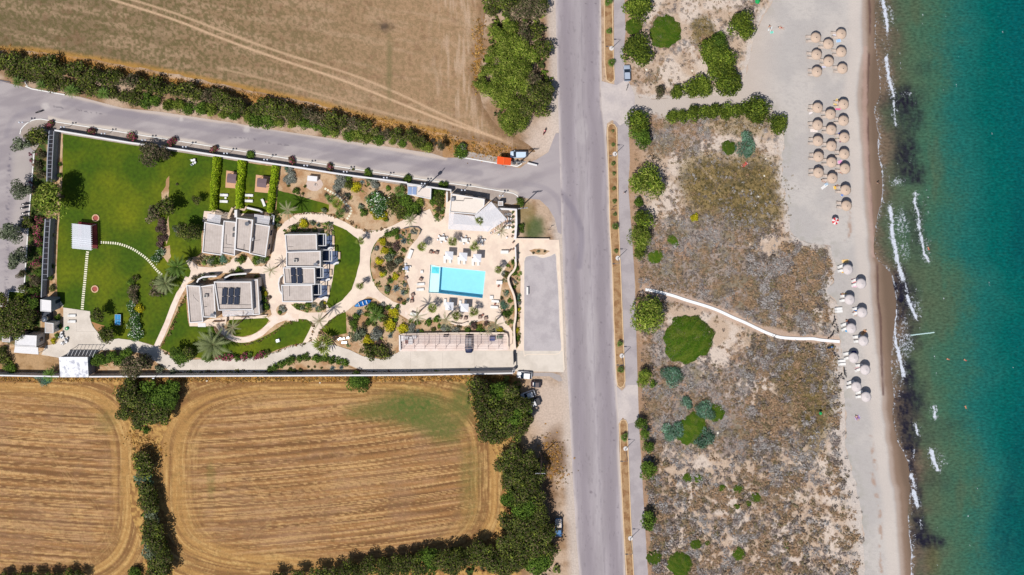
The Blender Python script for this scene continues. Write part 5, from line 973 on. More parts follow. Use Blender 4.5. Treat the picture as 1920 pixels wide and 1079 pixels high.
shr(byx([('green', 783, 606, 6), ('green', 803, 604, 8), ('green', 818, 600, 8), ('olive', 842, 616, 7), ('grey', 833, 616, 7), ('grey', 854, 618, 7), ('green', 790, 622, 5), ('green', 876, 621, 7), ('purple', 888, 612, 8), ('olive', 884, 606, 6), ('bright', 900, 612, 5), ('purple', 911, 607, 6), ('yellow', 938, 620, 7), ('grey', 926, 622, 5), ('ever', 812, 618, 5), ('green', 823, 612, 5), ('brown', 862, 612, 5), ('ever', 790, 622, 4), ('green', 902, 621, 6), ('tamarisk', 770, 603, 5)]), 'in the planted bank above the carport', 'shrubs of the planted bank')
shr(byx([('grey', 946, 513, 6), ('green', 962, 492, 5), ('green', 953, 498, 4), ('green', 968, 503, 6), ('green', 964, 512, 6), ('ever', 949, 516, 6), ('purple', 960, 525, 4), ('grey', 966, 530, 4), ('teal', 951, 550, 7), ('teal', 946, 571, 9), ('green', 949, 588, 8), ('green', 956, 565, 5), ('teal', 970, 558, 8), ('grey', 971, 567, 6), ('yellow', 970, 580, 6), ('green', 969, 596, 5), ('yellow', 968, 620, 6), ('green', 971, 634, 5), ('ever', 957, 603, 4), ('green', 958, 582, 4), ('green', 964, 539, 4), ('brown', 940, 560, 4)]), 'beside the curved garden wall', 'shrubs beside the curved wall')
shr(byx([('yellow', 568, 420, 9), ('olive', 584, 418, 7), ('green', 552, 428, 7), ('olive', 618, 420, 5), ('green', 559, 577, 6), ('olive', 567, 575, 6), ('green', 578, 571, 6), ('olive', 600, 572, 7), ('brown', 606, 577, 6), ('teal', 594, 578, 5), ('yellow', 608, 569, 4)]), 'around the middle bungalow', 'shrubs around the middle bungalow')
shr(byx([('olive', 394, 489, 9), ('green', 404, 488, 9), ('teal', 418, 486, 9), ('green', 452, 486, 8), ('olive', 445, 487, 6), ('green', 482, 489, 9), ('olive', 491, 489, 9), ('green', 499, 485, 7), ('green', 444, 510, 9), ('brown', 436, 512, 7), ('green', 455, 513, 6), ('olive', 385, 518, 8), ('brown', 375, 520, 6), ('green', 398, 516, 6), ('ever', 489, 545, 9), ('green', 493, 560, 8), ('yellow', 496, 552, 6), ('purple', 502, 560, 6), ('green', 498, 575, 8), ('olive', 491, 582, 7), ('ever', 482, 522, 6), ('brown', 364, 522, 5), ('green', 518, 412, 7), ('olive', 522, 425, 6), ('ever', 517, 400, 5)]), 'beside the two left bungalows', 'shrubs beside the left bungalows')
shr(byx([('green', 812, 362, 8), ('ever', 822, 370, 9), ('green', 829, 360, 7), ('green', 814, 378, 9), ('ever', 826, 382, 7), ('brown', 822, 394, 6), ('green', 818, 404, 5), ('green', 829, 398, 5)]), 'in the small bed by the restaurant', 'shrubs by the restaurant')
shr(byx([('grey', 529, 580, 7), ('green', 524, 586, 5), ('olive', 1010, 471, 4), ('green', 977, 423, 6), ('green', 978, 433, 5), ('green', 835, 346, 6), ('brown', 1000, 474, 3), ('brown', 1022, 472, 3), ('brown', 332, 345, 3), ('ever', 662, 318, 3)]), 'in small separate beds', 'shrubs in small separate beds')
row('ever', [(572, 350, 3), (541, 349, 3), (568, 363, 3)], 'tiny round plant', 'in the earth around the well', cat='plant', name='plant', group='tiny plants around the well')
row('ever', [(545, 692, 3.5), (552, 695, 4), (541, 695, 3), (563, 694, 4), (578, 688, 2.5), (590, 688, 2.5), (603, 690, 2.5), (585, 694, 2.5)], 'tiny dark plant', 'in the earth of the driveway bed', cat='plant', name='plant', group='tiny plants in the driveway bed')

def fill(name, polys, n, label, cat, cols, size, nq=7, seed=1, z=.05, hz=None):
    rng = np.random.default_rng(seed); out = []
    for q in polys:
        a = np.array(q); x = rng.uniform(a[:, 0].min(), a[:, 0].max(), n*4); y = rng.uniform(a[:, 1].min(), a[:, 1].max(), n*4); ar = abs(sum(q[i][0]*q[(i+1) % len(q)][1]-q[(i+1) % len(q)][0]*q[i][1] for i in range(len(q)))/2)
        k = inside(x, y, q) & (fbm(x, y, 9, 3, seed) > .40); x, y = x[k], y[k]; m_ = min(len(x), int(ar*n/1000)); out += list(zip(x[:m_], y[:m_]))
    return clumps(name, out, label, cat, cols, size, nq, rng, z, sv=.45)
GREENS = [(96, 118, 48), (118, 128, 84), (78, 98, 34), (140, 132, 70), (150, 138, 112), (104, 92, 62), (128, 146, 70)]
fill('bed_planting', [BEDS[k] for k in ('B1', 'B2', 'B4', 'B6', 'B7', 'B8', 'B9', 'B11', 'B13', 'B14')], 62, 'mixed low planting filling the garden beds between the shrubs', 'ground cover', GREENS, .42, 8, 3, .09)
fill('bed_planting', [[(655, 336), (760, 350), (768, 372), (790, 388), (770, 402), (728, 412), (690, 404), (672, 385), (640, 372), (622, 352)], [(505, 396), (535, 402), (520, 425), (512, 445), (506, 425)], [(300, 655), (330, 668), (380, 674), (500, 669), (500, 664), (377, 671)]], 32, 'green low planting between the trees of the garden below the north wall', 'ground cover', GREENS, .45, 8, 4, .02)
fill('hedge_undergrowth', [[(-20, 124), (60, 146), (150, 168), (300, 199), (430, 221), (520, 236), (620, 252), (720, 267), (800, 280), (820, 266), (720, 246), (620, 226), (520, 206), (430, 188), (300, 158), (150, 132), (60, 112), (-20, 104)]], 130, 'dark tangled undergrowth along the roadside hedgerow', 'undergrowth', [(60, 76, 30), (84, 98, 38), (92, 80, 62), (110, 124, 44), (70, 62, 50)], .6, 9, 5, .0)
fill('grove_undergrowth', [[(905, 20), (925, 0), (1020, 0), (1030, 40), (1020, 90), (1035, 150), (1025, 215), (985, 225), (960, 248), (938, 230), (920, 185), (897, 160), (905, 120), (918, 90), (925, 50)]], 75, 'bright reeds and dark undergrowth filling the corner grove', 'undergrowth', [(118, 140, 44), (96, 120, 36), (140, 156, 62), (74, 84, 40), (110, 96, 72)], .75, 10, 6, .3)
fill('grove_undergrowth', [[(884, 715), (965, 712), (985, 740), (995, 790), (975, 815), (930, 832), (905, 815), (890, 760)], [(945, 850), (1010, 850), (1020, 900), (1020, 980), (1045, 1020), (1040, 1079), (960, 1079), (950, 1000), (940, 930), (945, 880)], [(560, 1079), (700, 1058), (800, 1042), (900, 1030), (950, 1020), (960, 1079)], [(225, 725), (320, 720), (336, 750), (310, 790), (260, 800), (232, 775)], [(255, 850), (285, 855), (300, 960), (318, 1075), (285, 1079), (272, 1000), (255, 930)]], 55, 'dark undergrowth beneath the field side groves and thickets', 'undergrowth', [(58, 74, 26), (80, 96, 34), (48, 56, 30), (96, 104, 50)], .7, 9, 7, .3)
fill('hedge_undergrowth', [[(56, 285), (82, 285), (80, 420), (76, 560), (72, 600), (58, 600), (52, 560), (58, 420)], [(0, 560), (60, 565), (62, 615), (0, 630)]], 70, 'tangled green undergrowth of the pink hedge outside the west wall', 'undergrowth', [(72, 92, 36), (96, 108, 48), (120, 96, 80), (150, 84, 100), (64, 76, 30)], .5, 8, 8, .0)
# ================================================================ BUILDINGS, WALLS
M_wall = mat('white_stucco', (214, 208, 204), var=.04, sc=2); M_cap = mat('white_parapet', (240, 238, 238), var=.03); M_cream = mat('cream_stucco', (216, 200, 184), var=.05, sc=2)
M_roof = mat('roof_screed', (208, 196, 188), var=.07, sc=1.4, rgb2=(194, 182, 174), sc2=.5, lo=.4, hi=.7)
M_glass = mat('dark_glass', (46, 60, 78), rough=.12, spec=.6, var=0); M_bluef = mat('blue_joinery', (52, 86, 132), var=.05); M_wood = mat('warm_wood', (176, 128, 84), var=.12, sc=6); M_dark = mat('dark_metal', (70, 70, 76), rough=.5, var=0)
M_whitem = mat('white_metal', (244, 244, 246), rough=.5, var=.02); M_slat = mat('pale_slats', (242, 240, 244), var=.06, sc=6); M_cush = mat('white_cushion', (248, 246, 242), var=.02); M_grey = mat('grey_paint', (150, 152, 160), var=.05); M_solar = mat('solar_glass', (42, 52, 74), rough=.2, spec=.6, var=.05); M_stone = mat('rubble_stone', (222, 196, 168), var=.14, sc=5)
def quad(q, h): return [G(x, y, h) for x, y in q]
def inset(q, d):
    out = []; n = len(q); ar = sum(q[i].x*q[(i+1) % n].y-q[(i+1) % n].x*q[i].y for i in range(n)); sg = 1 if ar > 0 else -1
    for i in range(n):
        a, b, c = q[i-1], q[i], q[(i+1) % n]; e1 = (b-a); e1.z = 0; e1.normalize(); e2 = (c-b); e2.z = 0; e2.normalize()
        n1 = Vector((-e1.y, e1.x, 0))*sg; n2 = Vector((-e2.y, e2.x, 0))*sg; m_ = (n1+n2); out.append(b+m_*(d/max(.4, 1+n1.dot(n2))))
    return out
def centre(q): return sum((Vector(v) for v in q), Vector())/len(q)
def L_(q, o): return [Vector((v.x-o.x, v.y-o.y, v.z)) for v in q]
def block(t, q, h, par=.3, pw=.2, wm=None, rm=None, cap=True, joints=True, shrink=0.0, conduit=None):
    """wall shell + parapet cap + roof under thing t; q = roof corners in photo px"""
    o = t.location; Q = L_(quad(q, h), o)
    if shrink: Q = inset(Q, shrink)
    I = inset(Q, pw); n = len(Q); b = MB()
    V = [Vector((v.x, v.y, 0)) for v in Q]+[Vector((v.x, v.y, h-.06)) for v in Q]+[Vector((v.x, v.y, h-.06)) for v in I]+[Vector((v.x, v.y, h-par)) for v in I]
    F = [(k*n+i, k*n+(i+1) % n, (k+1)*n+(i+1) % n, (k+1)*n+i) for k in range(3) for i in range(n)]
    b.add(V, F); b.build('wall', wm or M_wall, t)
    I2 = inset(Q, pw+.004); b = MB(); b.add([Vector((v.x, v.y, h-par)) for v in I], [tuple(range(n))])
    r = b.build('roof', rm or M_roof, t)
    if joints:
        b = MB(); u = I[1]-I[0]; w_ = I[-1]-I[0]; k = max(2, int(u.length/.55))
        for j in range(1, k):
            a = I[0].lerp(I[1], j/k); c = I[-1].lerp(I[2 if n == 4 else -2], j/k)
            if n == 4: d = (c-a).normalized()*.03; s = Vector((-d.y, d.x, 0)).normalized()*.018; z = h-par+.006; b.add([(a+d-s).to_3d()*1, (c-d-s), (c-d+s), (a+d+s)], [(0, 1, 2, 3)]); 
        for v in b.V: v.z = h-par+.006
        if b.V: b.build('joint_lines', mat('roof_joint', (186, 172, 160), var=0), r)
    if cap:
        b = MB(); O2 = inset(Q, -.03); V = [Vector((v.x, v.y, z)) for z in (h-.06, h) for v in O2]+[Vector((v.x, v.y, z)) for z in (h-.06, h) for v in I2]
        F = [(i, (i+1) % n, n+(i+1) % n, n+i) for i in range(n)]+[(2*n+(i+1) % n, 2*n+i, 3*n+i, 3*n+(i+1) % n) for i in range(n)]+[(n+i, n+(i+1) % n, 3*n+(i+1) % n, 3*n+i) for i in range(n)]+[(i, 2*n+i, 2*n+(i+1) % n, (i+1) % n) for i in range(n)]
        b.add(V, F); b.build('parapet_cap', M_cap, t)
    return Q
def opening(t, Q, e, f, wd, z0, z1, m=None, name='window'):
    """a framed opening on edge e of plan Q at fraction f"""
    a, b_ = Q[e], Q[(e+1) % len(Q)]; p = a.lerp(b_, f); u = (b_-a); u.z = 0; u.normalize(); c = centre(Q); nn = Vector((-u.y, u.x, 0))
    if nn.dot(Vector((p.x-c.x, p.y-c.y, 0))) < 0: nn = -nn
    rz = math.atan2(u.y, u.x); b = MB(); b.box((p.x+nn.x*.02, p.y+nn.y*.02, (z0+z1)/2), (wd, .08, z1-z0), rz); w_ = b.build(name, m or M_bluef, t)
    b = MB(); b.box((p.x+nn.x*.07, p.y+nn.y*.07, (z0+z1)/2), (wd-.16, .04, z1-z0-.16), rz); b.build('pane', M_glass, w_)
def pergola(t, q, h, name='slatted_canopy', slat=.14, gap=.10, posts=True, m=None, along=0, pr=.06):
    """slatted roof with beams and posts, as parts of t"""
    Q = L_(quad(q, h), t.location); n = len(Q); m = m or M_slat
    if along: Q = Q[1:]+Q[:1]
    b = MB(); u = (Q[1]-Q[0]); k = max(2, int(u.length/(slat+gap)))
    for j in range(k):
        f0 = (j+.02)/k; f1 = (j+slat/(slat+gap))/k; A, B, C_, D = Q[0].lerp(Q[1], f0), Q[0].lerp(Q[1], f1), Q[3].lerp(Q[2], f1), Q[3].lerp(Q[2], f0)
        V = [Vector((v.x, v.y, z)) for z in (h-.04, h) for v in (A, B, C_, D)]; b.add(V, [(3, 2, 1, 0), (4, 5, 6, 7), (0, 1, 5, 4), (1, 2, 6, 5), (2, 3, 7, 6), (3, 0, 4, 7)])
    s = b.build(name, m, t)
    b = MB()
    for f in (.04, .35, .65, .96):
        A, B = Q[0].lerp(Q[3], f), Q[1].lerp(Q[2], f); b.tube([(A.x, A.y, h-.10), (B.x, B.y, h-.10)], .055, 4)
    b.build('beams', M_whitem, s)
    if posts:
        I = inset(Q, .15)
        for v in I[:4]:
            b = MB(); b.tube([(v.x, v.y, 0), (v.x, v.y, h-.12)], pr, 8); b.build('post', M_whitem, t)
    return s
def wallthing(pts, h, wd, label, m=None, name='garden_wall', cat='wall', cap=None, seg=True):
    q = [G(x, y, h) for x, y in pts]; o = Vector((q[0].x, q[0].y, 0)); t = thing(name, label, cat, o); pl = [(v.x-o.x, v.y-o.y) for v in q]
    poly = strip(pl, wd); b = MB(); b.prism(poly, -.1, h-.07); b.build('wall', m or M_wall, t); b = MB(); b.prism(strip(pl, wd+.07), h-.07, h); b.build('coping', cap or M_cap, t); return t
def B_(q, name, label, cat='bungalow'):
    c = centre([G(x, y, 0) for x, y in q]); return thing(name, label, cat, (c.x, c.y, 0))
def solar(t, x, y, w, l, h, rz=0, nm='solar_collector'):
    c = G(x, y, h+.5)-t.location; M = Matrix.Translation((c.x, c.y, h+.45)) @ Matrix.Rotation(rz, 4, 'Z') @ Matrix.Rotation(math.radians(14), 4, 'Y')
    b = MB()
    for s in (-1, 1): b.box((0, s*l*.255, 0), (w, l*.48, .08), M=M)
    p = b.build(nm, M_solar, t); b = MB()
    for s in (-1, 1):
        b.box((0, s*l*.255, .045), (w*.06, l*.47, .012), M=M)
        for sx in (-1, 1): b.box((sx*w*.48, s*l*.255, .045), (w*.05, l*.48, .02), M=M)
        b.tube([(c.x-.3, c.y+s*l*.4, h), (c.x-.3, c.y+s*l*.4, h+.5)], .03, 5); b.tube([(c.x+.3, c.y+s*l*.4, h), (c.x+.3, c.y+s*l*.4, h+.4)], .03, 5)
    b.build('frame', M_dark, p)
def acunit(t, x, y, h):
    c = G(x, y, h+.4)-t.location; b = MB(); b.box((c.x, c.y, h+.35), (.95, .75, .7)); u = b.build('air_conditioner', mat('beige_metal', (214, 208, 200), var=.03), t); b = MB(); b.lathe([(.0, 0), (.3, 0), (.3, .05), (.22, .05), (.22, .01), (0, .01)], 14, (c.x, c.y, h+.7)); b.build('fan_grille', M_dark, u)
def dish(t, x, y, h, r=.55, tilt=.6, az=2.0):
    c = G(x, y, h+.7)-t.location; M = Matrix.Translation((c.x, c.y, h+.75)) @ Matrix.Rotation(az, 4, 'Z') @ Matrix.Rotation(tilt, 4, 'X'); b = MB(); b.lathe([(0, 0), (r*.5, .04), (r, .16), (r*.98, .19), (r*.5, .07), (0, .03)], 16); b.V = [M @ v for v in b.V]; d = b.build('satellite_dish', M_grey, t, True); b = MB(); b.tube([(c.x, c.y, h), (c.x, c.y, h+.75)], .04, 6); b.tube([(c.x, c.y, h+.75), M @ Vector((0, 0, .5))], .02, 5); b.build('mast', M_dark, d)
def pipe(t, pts, h, r=.035, nm='roof_pipe'):
    P_ = [G(x, y, h+.06)-t.location for x, y in pts]; b = MB(); b.tube([(v.x, v.y, h+.07) for v in P_], r, 5); b.build(nm, M_dark, t)
# --- bungalow north west
Q = [(383.5, 416.7), (506, 424), (497.8, 482.6), (379.3, 475)]
t = B_(Q, 'bungalow', 'north-western white bungalow with four stepped flat roofs and two slatted canopies')
qa = block(t, [(383.5, 416.7), (418.3, 423), (415, 479.3), (379.3, 474)], 3.2); block(t, [(419.3, 414.2), (442.5, 416.7), (440, 480), (415.4, 475)], 3.45, par=.35); qc = block(t, [(442.9, 408.3), (474.4, 412.5), (468.6, 475), (439.8, 468.4)], 4.2, par=.5, pw=.24, wm=M_cream); qd = block(t, [(474.6, 419.2), (506, 424.2), (497.8, 482.6), (467.9, 476)], 3.2, wm=M_cream)
for f in (.25, .7): opening(t, qd, 1, f, 1.3, .9, 2.1)
opening(t, qa, 2, .5, 1.4, .8, 2.1); opening(t, qd, 2, .3, 1.0, 0, 2.1, name='door')
pergola(t, [(389.3, 400.8), (415.2, 404.2), (412.7, 421), (388.5, 416.5)], 2.7); pergola(t, [(477, 401.7), (507, 406.7), (504.5, 422.4), (475.5, 418)], 2.7)
dish(t, 463, 420, 3.7); pipe(t, [(424, 440), (424, 458), (436, 460)], 3.1); pipe(t, [(418, 464), (440, 466)], 3.1); pipe(t, [(458, 458), (457, 470)], 3.7); pipe(t, [(476, 453), (473, 474)], 2.9); pipe(t, [(474, 452), (488, 450)], 2.9)
b = MB(); c = G(439, 430, 3.3)-t.location; b.box((c.x, c.y, 3.3), (.5, .9, .4)); b.box((c.x-.1, c.y-1.5, 3.3), (.5, .9, .4)); b.build('roof_vent', M_dark, t); b = MB(); c = G(472, 449, 3.6)-t.location; b.box((c.x, c.y, 3.4), (.7, .8, .8)); b.build('chimney', M_cap, t)
sheet('terrace', [(383, 396), (510, 404), (508, 426), (380, 416)], .09, M_plaza)
wallthing([(428, 408), (432, 398), (436, 390)], 1.3, .5, 'curved cream wall at the left of the first bungalow terrace', M_stone, cap=M_stone); wallthing([(440, 389), (458, 394), (462, 388)], 1.1, .45, 'cream stone planter wall between the two upper terraces', M_stone, cap=M_stone); wallthing([(463, 390), (485, 395), (492, 399)], 1.1, .4, 'cream terrace wall right of the planter on the first bungalow', M_stone, cap=M_cap); wallthing([(442, 394), (442, 408)], 2.0, .6, 'short white divider wall between the first bungalow terraces')
wallthing([(509, 404), (513, 405), (512, 422)], 1.2, .3, 'white corner wall at the right end of the first bungalow terrace'); wallthing([(397, 394), (408, 396), (418, 400)], .9, .4, 'low stone wall behind the left slatted canopy', M_stone, cap=M_stone)
# --- bungalow south west
Q = [(349.3, 535.2), (473, 528.5), (475, 582), (355, 606)]
t = B_(Q, 'bungalow', 'south-western white bungalow with three pairs of dark solar collectors on the roof')
qa = block(t, [(349.3, 535.2), (374.7, 536.8), (380.7, 604.2), (355, 606)], 3.2); block(t, [(375.2, 537.7), (400.9, 533.5), (404.8, 596), (381.1, 595)], 3.0, wm=M_cream); qc = block(t, [(401.2, 528.5), (471, 528.5), (473.6, 581.7), (409.3, 582.5)], 3.9, par=.4, pw=.22); qe = block(t, [(471.6, 526), (483, 524), (487, 590), (474.2, 591)], 2.8, par=.2, wm=M_wall, joints=False)
opening(t, qa, 0, .6, 1.2, .9, 2.1); opening(t, qe, 1, .3, 1.2, .8, 2.0); opening(t, qe, 1, .7, 1.0, 0, 2.1, name='door'); opening(t, qc, 0, .3, 1.4, .9, 2.2)
for x in (420.5, 432.4, 443.8): solar(t, x, 556, 1.15, 4.1, 3.5, -.06)
acunit(t, 386, 555, 2.7); dish(t, 398.5, 590, 2.7, az=.6); pipe(t, [(408, 540), (447, 540), (448, 572)], 3.5); pipe(t, [(408, 571), (470, 572)], 3.5); pipe(t, [(362, 552), (364, 558), (372, 566)], 2.9, .02); pipe(t, [(383, 576), (388, 575)], 2.7, .06); pipe(t, [(380, 540), (397, 541), (397, 549)], 2.7, .025)
pergola(t, [(416.8, 583.6), (473, 582.6), (474.6, 590.9), (417.7, 594.2)], 2.6, along=0); b = MB(); c = G(378, 610, .3)-t.location; b.box((c.x, c.y, .1), (2.0, 1.0, .16)); b.build('terrace_step', M_cap, t)
sheet('terrace', [(356, 604), (424, 594), (424, 610), (400, 612), (356, 612)], .09, M_plaza); sheet('terrace', [(416, 590), (492, 588), (504, 596), (430, 600)], .092, M_plaza)
wallthing([(396, 606), (412, 606), (423, 604), (424, 594)], 1.1, .35, 'low pinkish terrace wall below the lower left bungalow', M_stone, cap=M_plaza); wallthing([(430, 595), (460, 596), (490, 593), (500, 592)], .7, .3, 'low terrace edge beside the lawn of the lower left bungalow', M_stone, cap=M_plaza)
for q, l in (([(369, 530), (372, 524), (380, 520), (394, 519), (406, 518.5)], 'left'), ([(419, 529), (422, 521), (432, 516), (446, 514.5), (462, 513.5)], 'right')): wallthing(q, 2.2, .3, f'{l} curved white wall screening the lower left bungalow entrance')
# --- bungalow middle
Q = [(534, 440), (601, 440), (601, 566), (529, 566)]
t = B_(Q, 'bungalow', 'eastern white bungalow beside the crescent lawn with four flat roofs and blue terraces')
qa = block(t, [(534.2, 440), (593.4, 439.2), (594.3, 469.8), (536.7, 472)], 3.3); qb = block(t, [(536.7, 472.8), (601, 471), (601, 501.4), (536.7, 500.8)], 3.9, par=.45, wm=M_wall); qc = block(t, [(530.9, 502), (590, 503), (591, 534), (533.4, 533.3)], 3.4); qd = block(t, [(527.5, 534.8), (585, 534.8), (586, 566.8), (529.2, 566.8)], 3.3)
for x in (550, 561.7): solar(t, x, 517, 1.15, 4.0, 3.1, .05)
acunit(t, 554, 489, 3.5); dish(t, 592, 495, 3.5, az=.4); pipe(t, [(540, 463), (550, 463)], 3.0, .03); pipe(t, [(543, 536), (543, 556)], 3.0, .04); pipe(t, [(541, 505), (544, 532)], 3.1, .03)
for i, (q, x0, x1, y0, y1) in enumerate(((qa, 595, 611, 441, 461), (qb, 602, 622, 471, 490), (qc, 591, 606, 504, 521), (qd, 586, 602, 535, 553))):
    opening(t, q, 1, .5, 3.0, .0, 2.3, m=M_bluef, name='terrace_door')
    b = MB(); A = [G(x, y, 2.7)-t.location for x, y in ((x1, y0-2), (x1, y1), (x0, y1), (x0, y0-2))]
    b.tube([(A[0].x, A[0].y, 2.7), (A[1].x, A[1].y, 2.7)], .16, 4); b.tube([(A[0].x-.6, A[0].y, 2.7), (A[1].x-.6, A[1].y, 2.7)], .10, 4); b.tube([(A[1].x, A[1].y, 2.7), (A[2].x, A[2].y, 2.7)], .10, 4); b.tube([(A[0].x, A[0].y, 2.7), (A[3].x, A[3].y, 2.7)], .10, 4)
    for v in A[:2]: b.tube([(v.x, v.y, 0), (v.x, v.y, 2.7)], .09, 6)
    b.build('terrace_frame', M_cap, t)
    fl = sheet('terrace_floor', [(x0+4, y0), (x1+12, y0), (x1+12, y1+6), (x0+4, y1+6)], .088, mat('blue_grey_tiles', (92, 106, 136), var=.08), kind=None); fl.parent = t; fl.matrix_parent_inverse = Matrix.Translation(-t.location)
    wallthing([(x1+3, y1+7), (x1+9, y1+3), (x1+13, y1+3)] if i != 3 else [(x1-2, y1+9), (x1+8, y1+5), (x1+13, y1+6)], 1.0, .4, f'{_ord(i+1)} white rounded wall from the top on the lawn side of the middle bungalow')
    wallthing([(x1+14, y0+2), (x1+14, y1-4)], .5, .45, f'{_ord(i+1)} stone edging strip from the top between terrace and crescent lawn', M_stone, cap=M_stone)
wallthing([(530, 516), (524, 522), (522, 532), (524, 545), (528, 552)], 1.4, .22, 'thin curved wall on the court side of the middle bungalow')
# --- restaurant
Q = [(846, 363.4), (908.5, 373.7), (907.7, 386.7), (891.8, 402.6), (842.6, 398.4)]
t = B_(Q, 'restaurant_building', 'cream flat roofed restaurant with a grey slatted pergola and a rotated wing', 'building')
q0 = block(t, Q, 3.4, wm=M_cream, rm=mat('restaurant_roof', (244, 232, 220), var=.03), joints=False)
b = MB(); c = G(849, 374, 3.8)-t.location; b.box((c.x, c.y, 3.6), (.8, .9, 1.0)); b.build('chimney', M_grey, t); pipe(t, [(854, 376), (869, 377), (871, 372), (886, 373)], 3.1, .07); c = G(888, 372, 3.3)-t.location
W_ = [(921, 378.6), (951, 412), (914, 435.5), (889.5, 405.5)]
pergola(t, [(842, 399.6), (888.3, 405.6), (917, 435), (840, 430.5)], 3.0, slat=.2, gap=.06, along=1); pergola(t, W_, 3.3, name='rotated_slatted_roof', slat=.22, gap=.05)
b = MB()
for k in range(10):
    f = k/9; a = G(919+ (948-919)*f, 434.5-(434.5-412.5)*f, 3.0)-t.location; u = Vector((-.55, -.83, 0)); b.tube([(a.x+u.x*-.9, a.y-u.y*.9, 3.05), (a.x+u.x*-.1+.45, a.y-.75, 3.05)], .08, 5)
b.build('beam_ends', mat('terracotta_beams', (200, 150, 120), var=.1), t)
opening(t, q0, 4, .5, 2.0, 0, 2.3, name='door'); opening(t, q0, 0, .3, 1.2, 1, 2.1); opening(t, q0, 0, .7, 1.2, 1, 2.1)
t = B_([(930, 374), (946, 390)], 'utility_hut', 'small white square hut behind the rotated restaurant roof', 'hut'); block(t, [(934, 378), (943, 378), (943, 386), (934, 386)], 2.2, par=.12, pw=.12, joints=False); opening(t, L_(quad([(934, 378), (943, 378), (943, 386), (934, 386)], 2.2), t.location), 0, .5, .7, 0, 1.8, name='door')
t = B_([(763, 345), (808, 375)], 'pump_house', 'low cream block with two blue solar panels on its roof terrace', 'building'); q0 = block(t, [(764, 346), (808.5, 352.5), (807.5, 374), (765.5, 365)], 2.5, par=.12, pw=.2, rm=mat('pump_roof', (236, 222, 212), var=.03), joints=False); opening(t, q0, 2, .5, .9, 0, 2.0, name='door')
for x in (768.5, 777):
    c = G(x, 358, 2.7)-t.location; b = MB(); b.box((c.x, c.y, 2.62), (1.0, 1.95, .10), -.05); p = b.build('solar_panel', mat('blue_panel', (54, 106, 168), rough=.25, spec=.5, var=.03), t); b = MB(); b.box((c.x, c.y, 2.55), (1.12, 2.07, .12), -.05); b.build('frame', M_whitem, p)
b = MB(); c = G(793, 349, 3.0)-t.location; b.box((c.x, c.y, 2.9), (.9, .3, .8), .5); b.build('roof_antenna', M_dark, t)
# --- service buildings
t = B_([(30, 627), (68, 650)], 'service_house', 'white service house with a dark window facing the yard, bottom left', 'house'); q0 = block(t, [(29.7, 628), (68.6, 630), (67.7, 651), (27.8, 648.5)], 3.4, par=.15, pw=.15, rm=mat('whitewashed_roof', (238, 236, 238), var=.05), joints=False); opening(t, q0, 1, .5, 1.0, .9, 2.1); opening(t, q0, 0, .4, .9, 0, 2.1, name='door')
b = MB(); Qs = L_(quad([(28, 649.3), (71, 651.8), (72, 665), (26, 661.5)], 2.6), t.location); b.prism([(v.x, v.y) for v in Qs], 2.45, 2.6); b.build('porch_roof', M_cap, t)
for v in inset(Qs, .2): b = MB(); b.tube([(v.x, v.y, 0), (v.x, v.y, 2.45)], .07, 8); b.build('post', M_cap, t)
t = B_([(84, 605), (100, 625)], 'service_hut', 'white flat roofed hut between the water tank and the yard', 'hut'); q0 = block(t, [(84.4, 605), (100, 606.7), (100, 625), (84.4, 624.4)], 2.8, par=.1, pw=.12, wm=M_wall, joints=False); opening(t, q0, 1, .5, .9, 0, 2.0, m=M_grey, name='door')
t = B_([(76, 562), (96, 585)], 'service_block', 'tall white block with a grey side wall at the end of the west wall', 'building'); q0 = block(t, [(76, 562), (95.5, 564), (95.5, 585.4), (76, 583.6)], 3.8, par=.1, pw=.12, wm=mat('grey_stucco', (150, 156, 170), var=.04), rm=M_cap, joints=False); opening(t, q0, 1, .3, .9, 0, 2.0, m=M_dark, name='door')
b = MB(); b.prism([(v.x, v.y) for v in L_(quad([(78, 586), (92, 586), (92, 604), (78, 604)], 1.6), t.location)], 0, 1.5); b.build('machine_room', mat('dark_grey_roof', (84, 88, 98), var=.1), t)
t = B_([(84, 590), (90, 602)], 'water_tank', 'shiny steel tank standing between two white service buildings', 'water tank'); b = MB(); c = G(86, 598, 2.0)-t.location; b.lathe([(.0, 0), (.75, .0), (.75, 1.2), (.5, 1.45), (0, 1.5)], 18, (c.x, c.y, 1.5)); b.build('drum', mat('steel', (180, 184, 192), rough=.25, metal=.8, var=.03), t, True); b = MB(); b.lathe([(0, 0), (.15, 0), (.15, .12), (0, .12)], 10, (c.x, c.y, 3.0)); b.build('lid', M_dark, t)
t = B_([(5, 631), (19, 642)], 'shed', 'little pale shed left of the white service house', 'shed'); q0 = block(t, [(4, 631), (18.5, 632), (18.5, 642), (4, 641)], 2.4, par=.08, pw=.1, joints=False); opening(t, q0, 1, .5, .7, 0, 1.9, m=M_grey, name='door')
t = B_([(110, 670), (166, 708)], 'service_canopy', 'bright white stained canopy roof at the south wall, above the golden field', 'canopy')
Qs = L_(quad([(110.3, 669.8), (164, 669.8), (166, 707.8), (113, 707.8)], 3.2), t.location); b = MB(); b.prism([(v.x, v.y) for v in Qs], 3.08, 3.2); b.build('roof_sheet', mat('stained_white_roof', (250, 250, 252), var=.04, rgb2=(190, 192, 204), sc2=1.1, lo=.52, hi=.66), t)
for i, v in enumerate(inset(Qs, .25)): b = MB(); b.tube([(v.x, v.y, 0), (v.x, v.y, 3.08)], .08, 8); b.build('post', M_whitem, t)
for v0, v1 in ((Qs[1], Qs[2]), (Qs[0], Qs[3])): b = MB(); u = (v1-v0); b.box(((v0.x+v1.x)/2*.985, (v0.y+v1.y)/2, 1.5), (.15, u.length*.94, 3.0)); b.build('side_wall', M_grey, t)
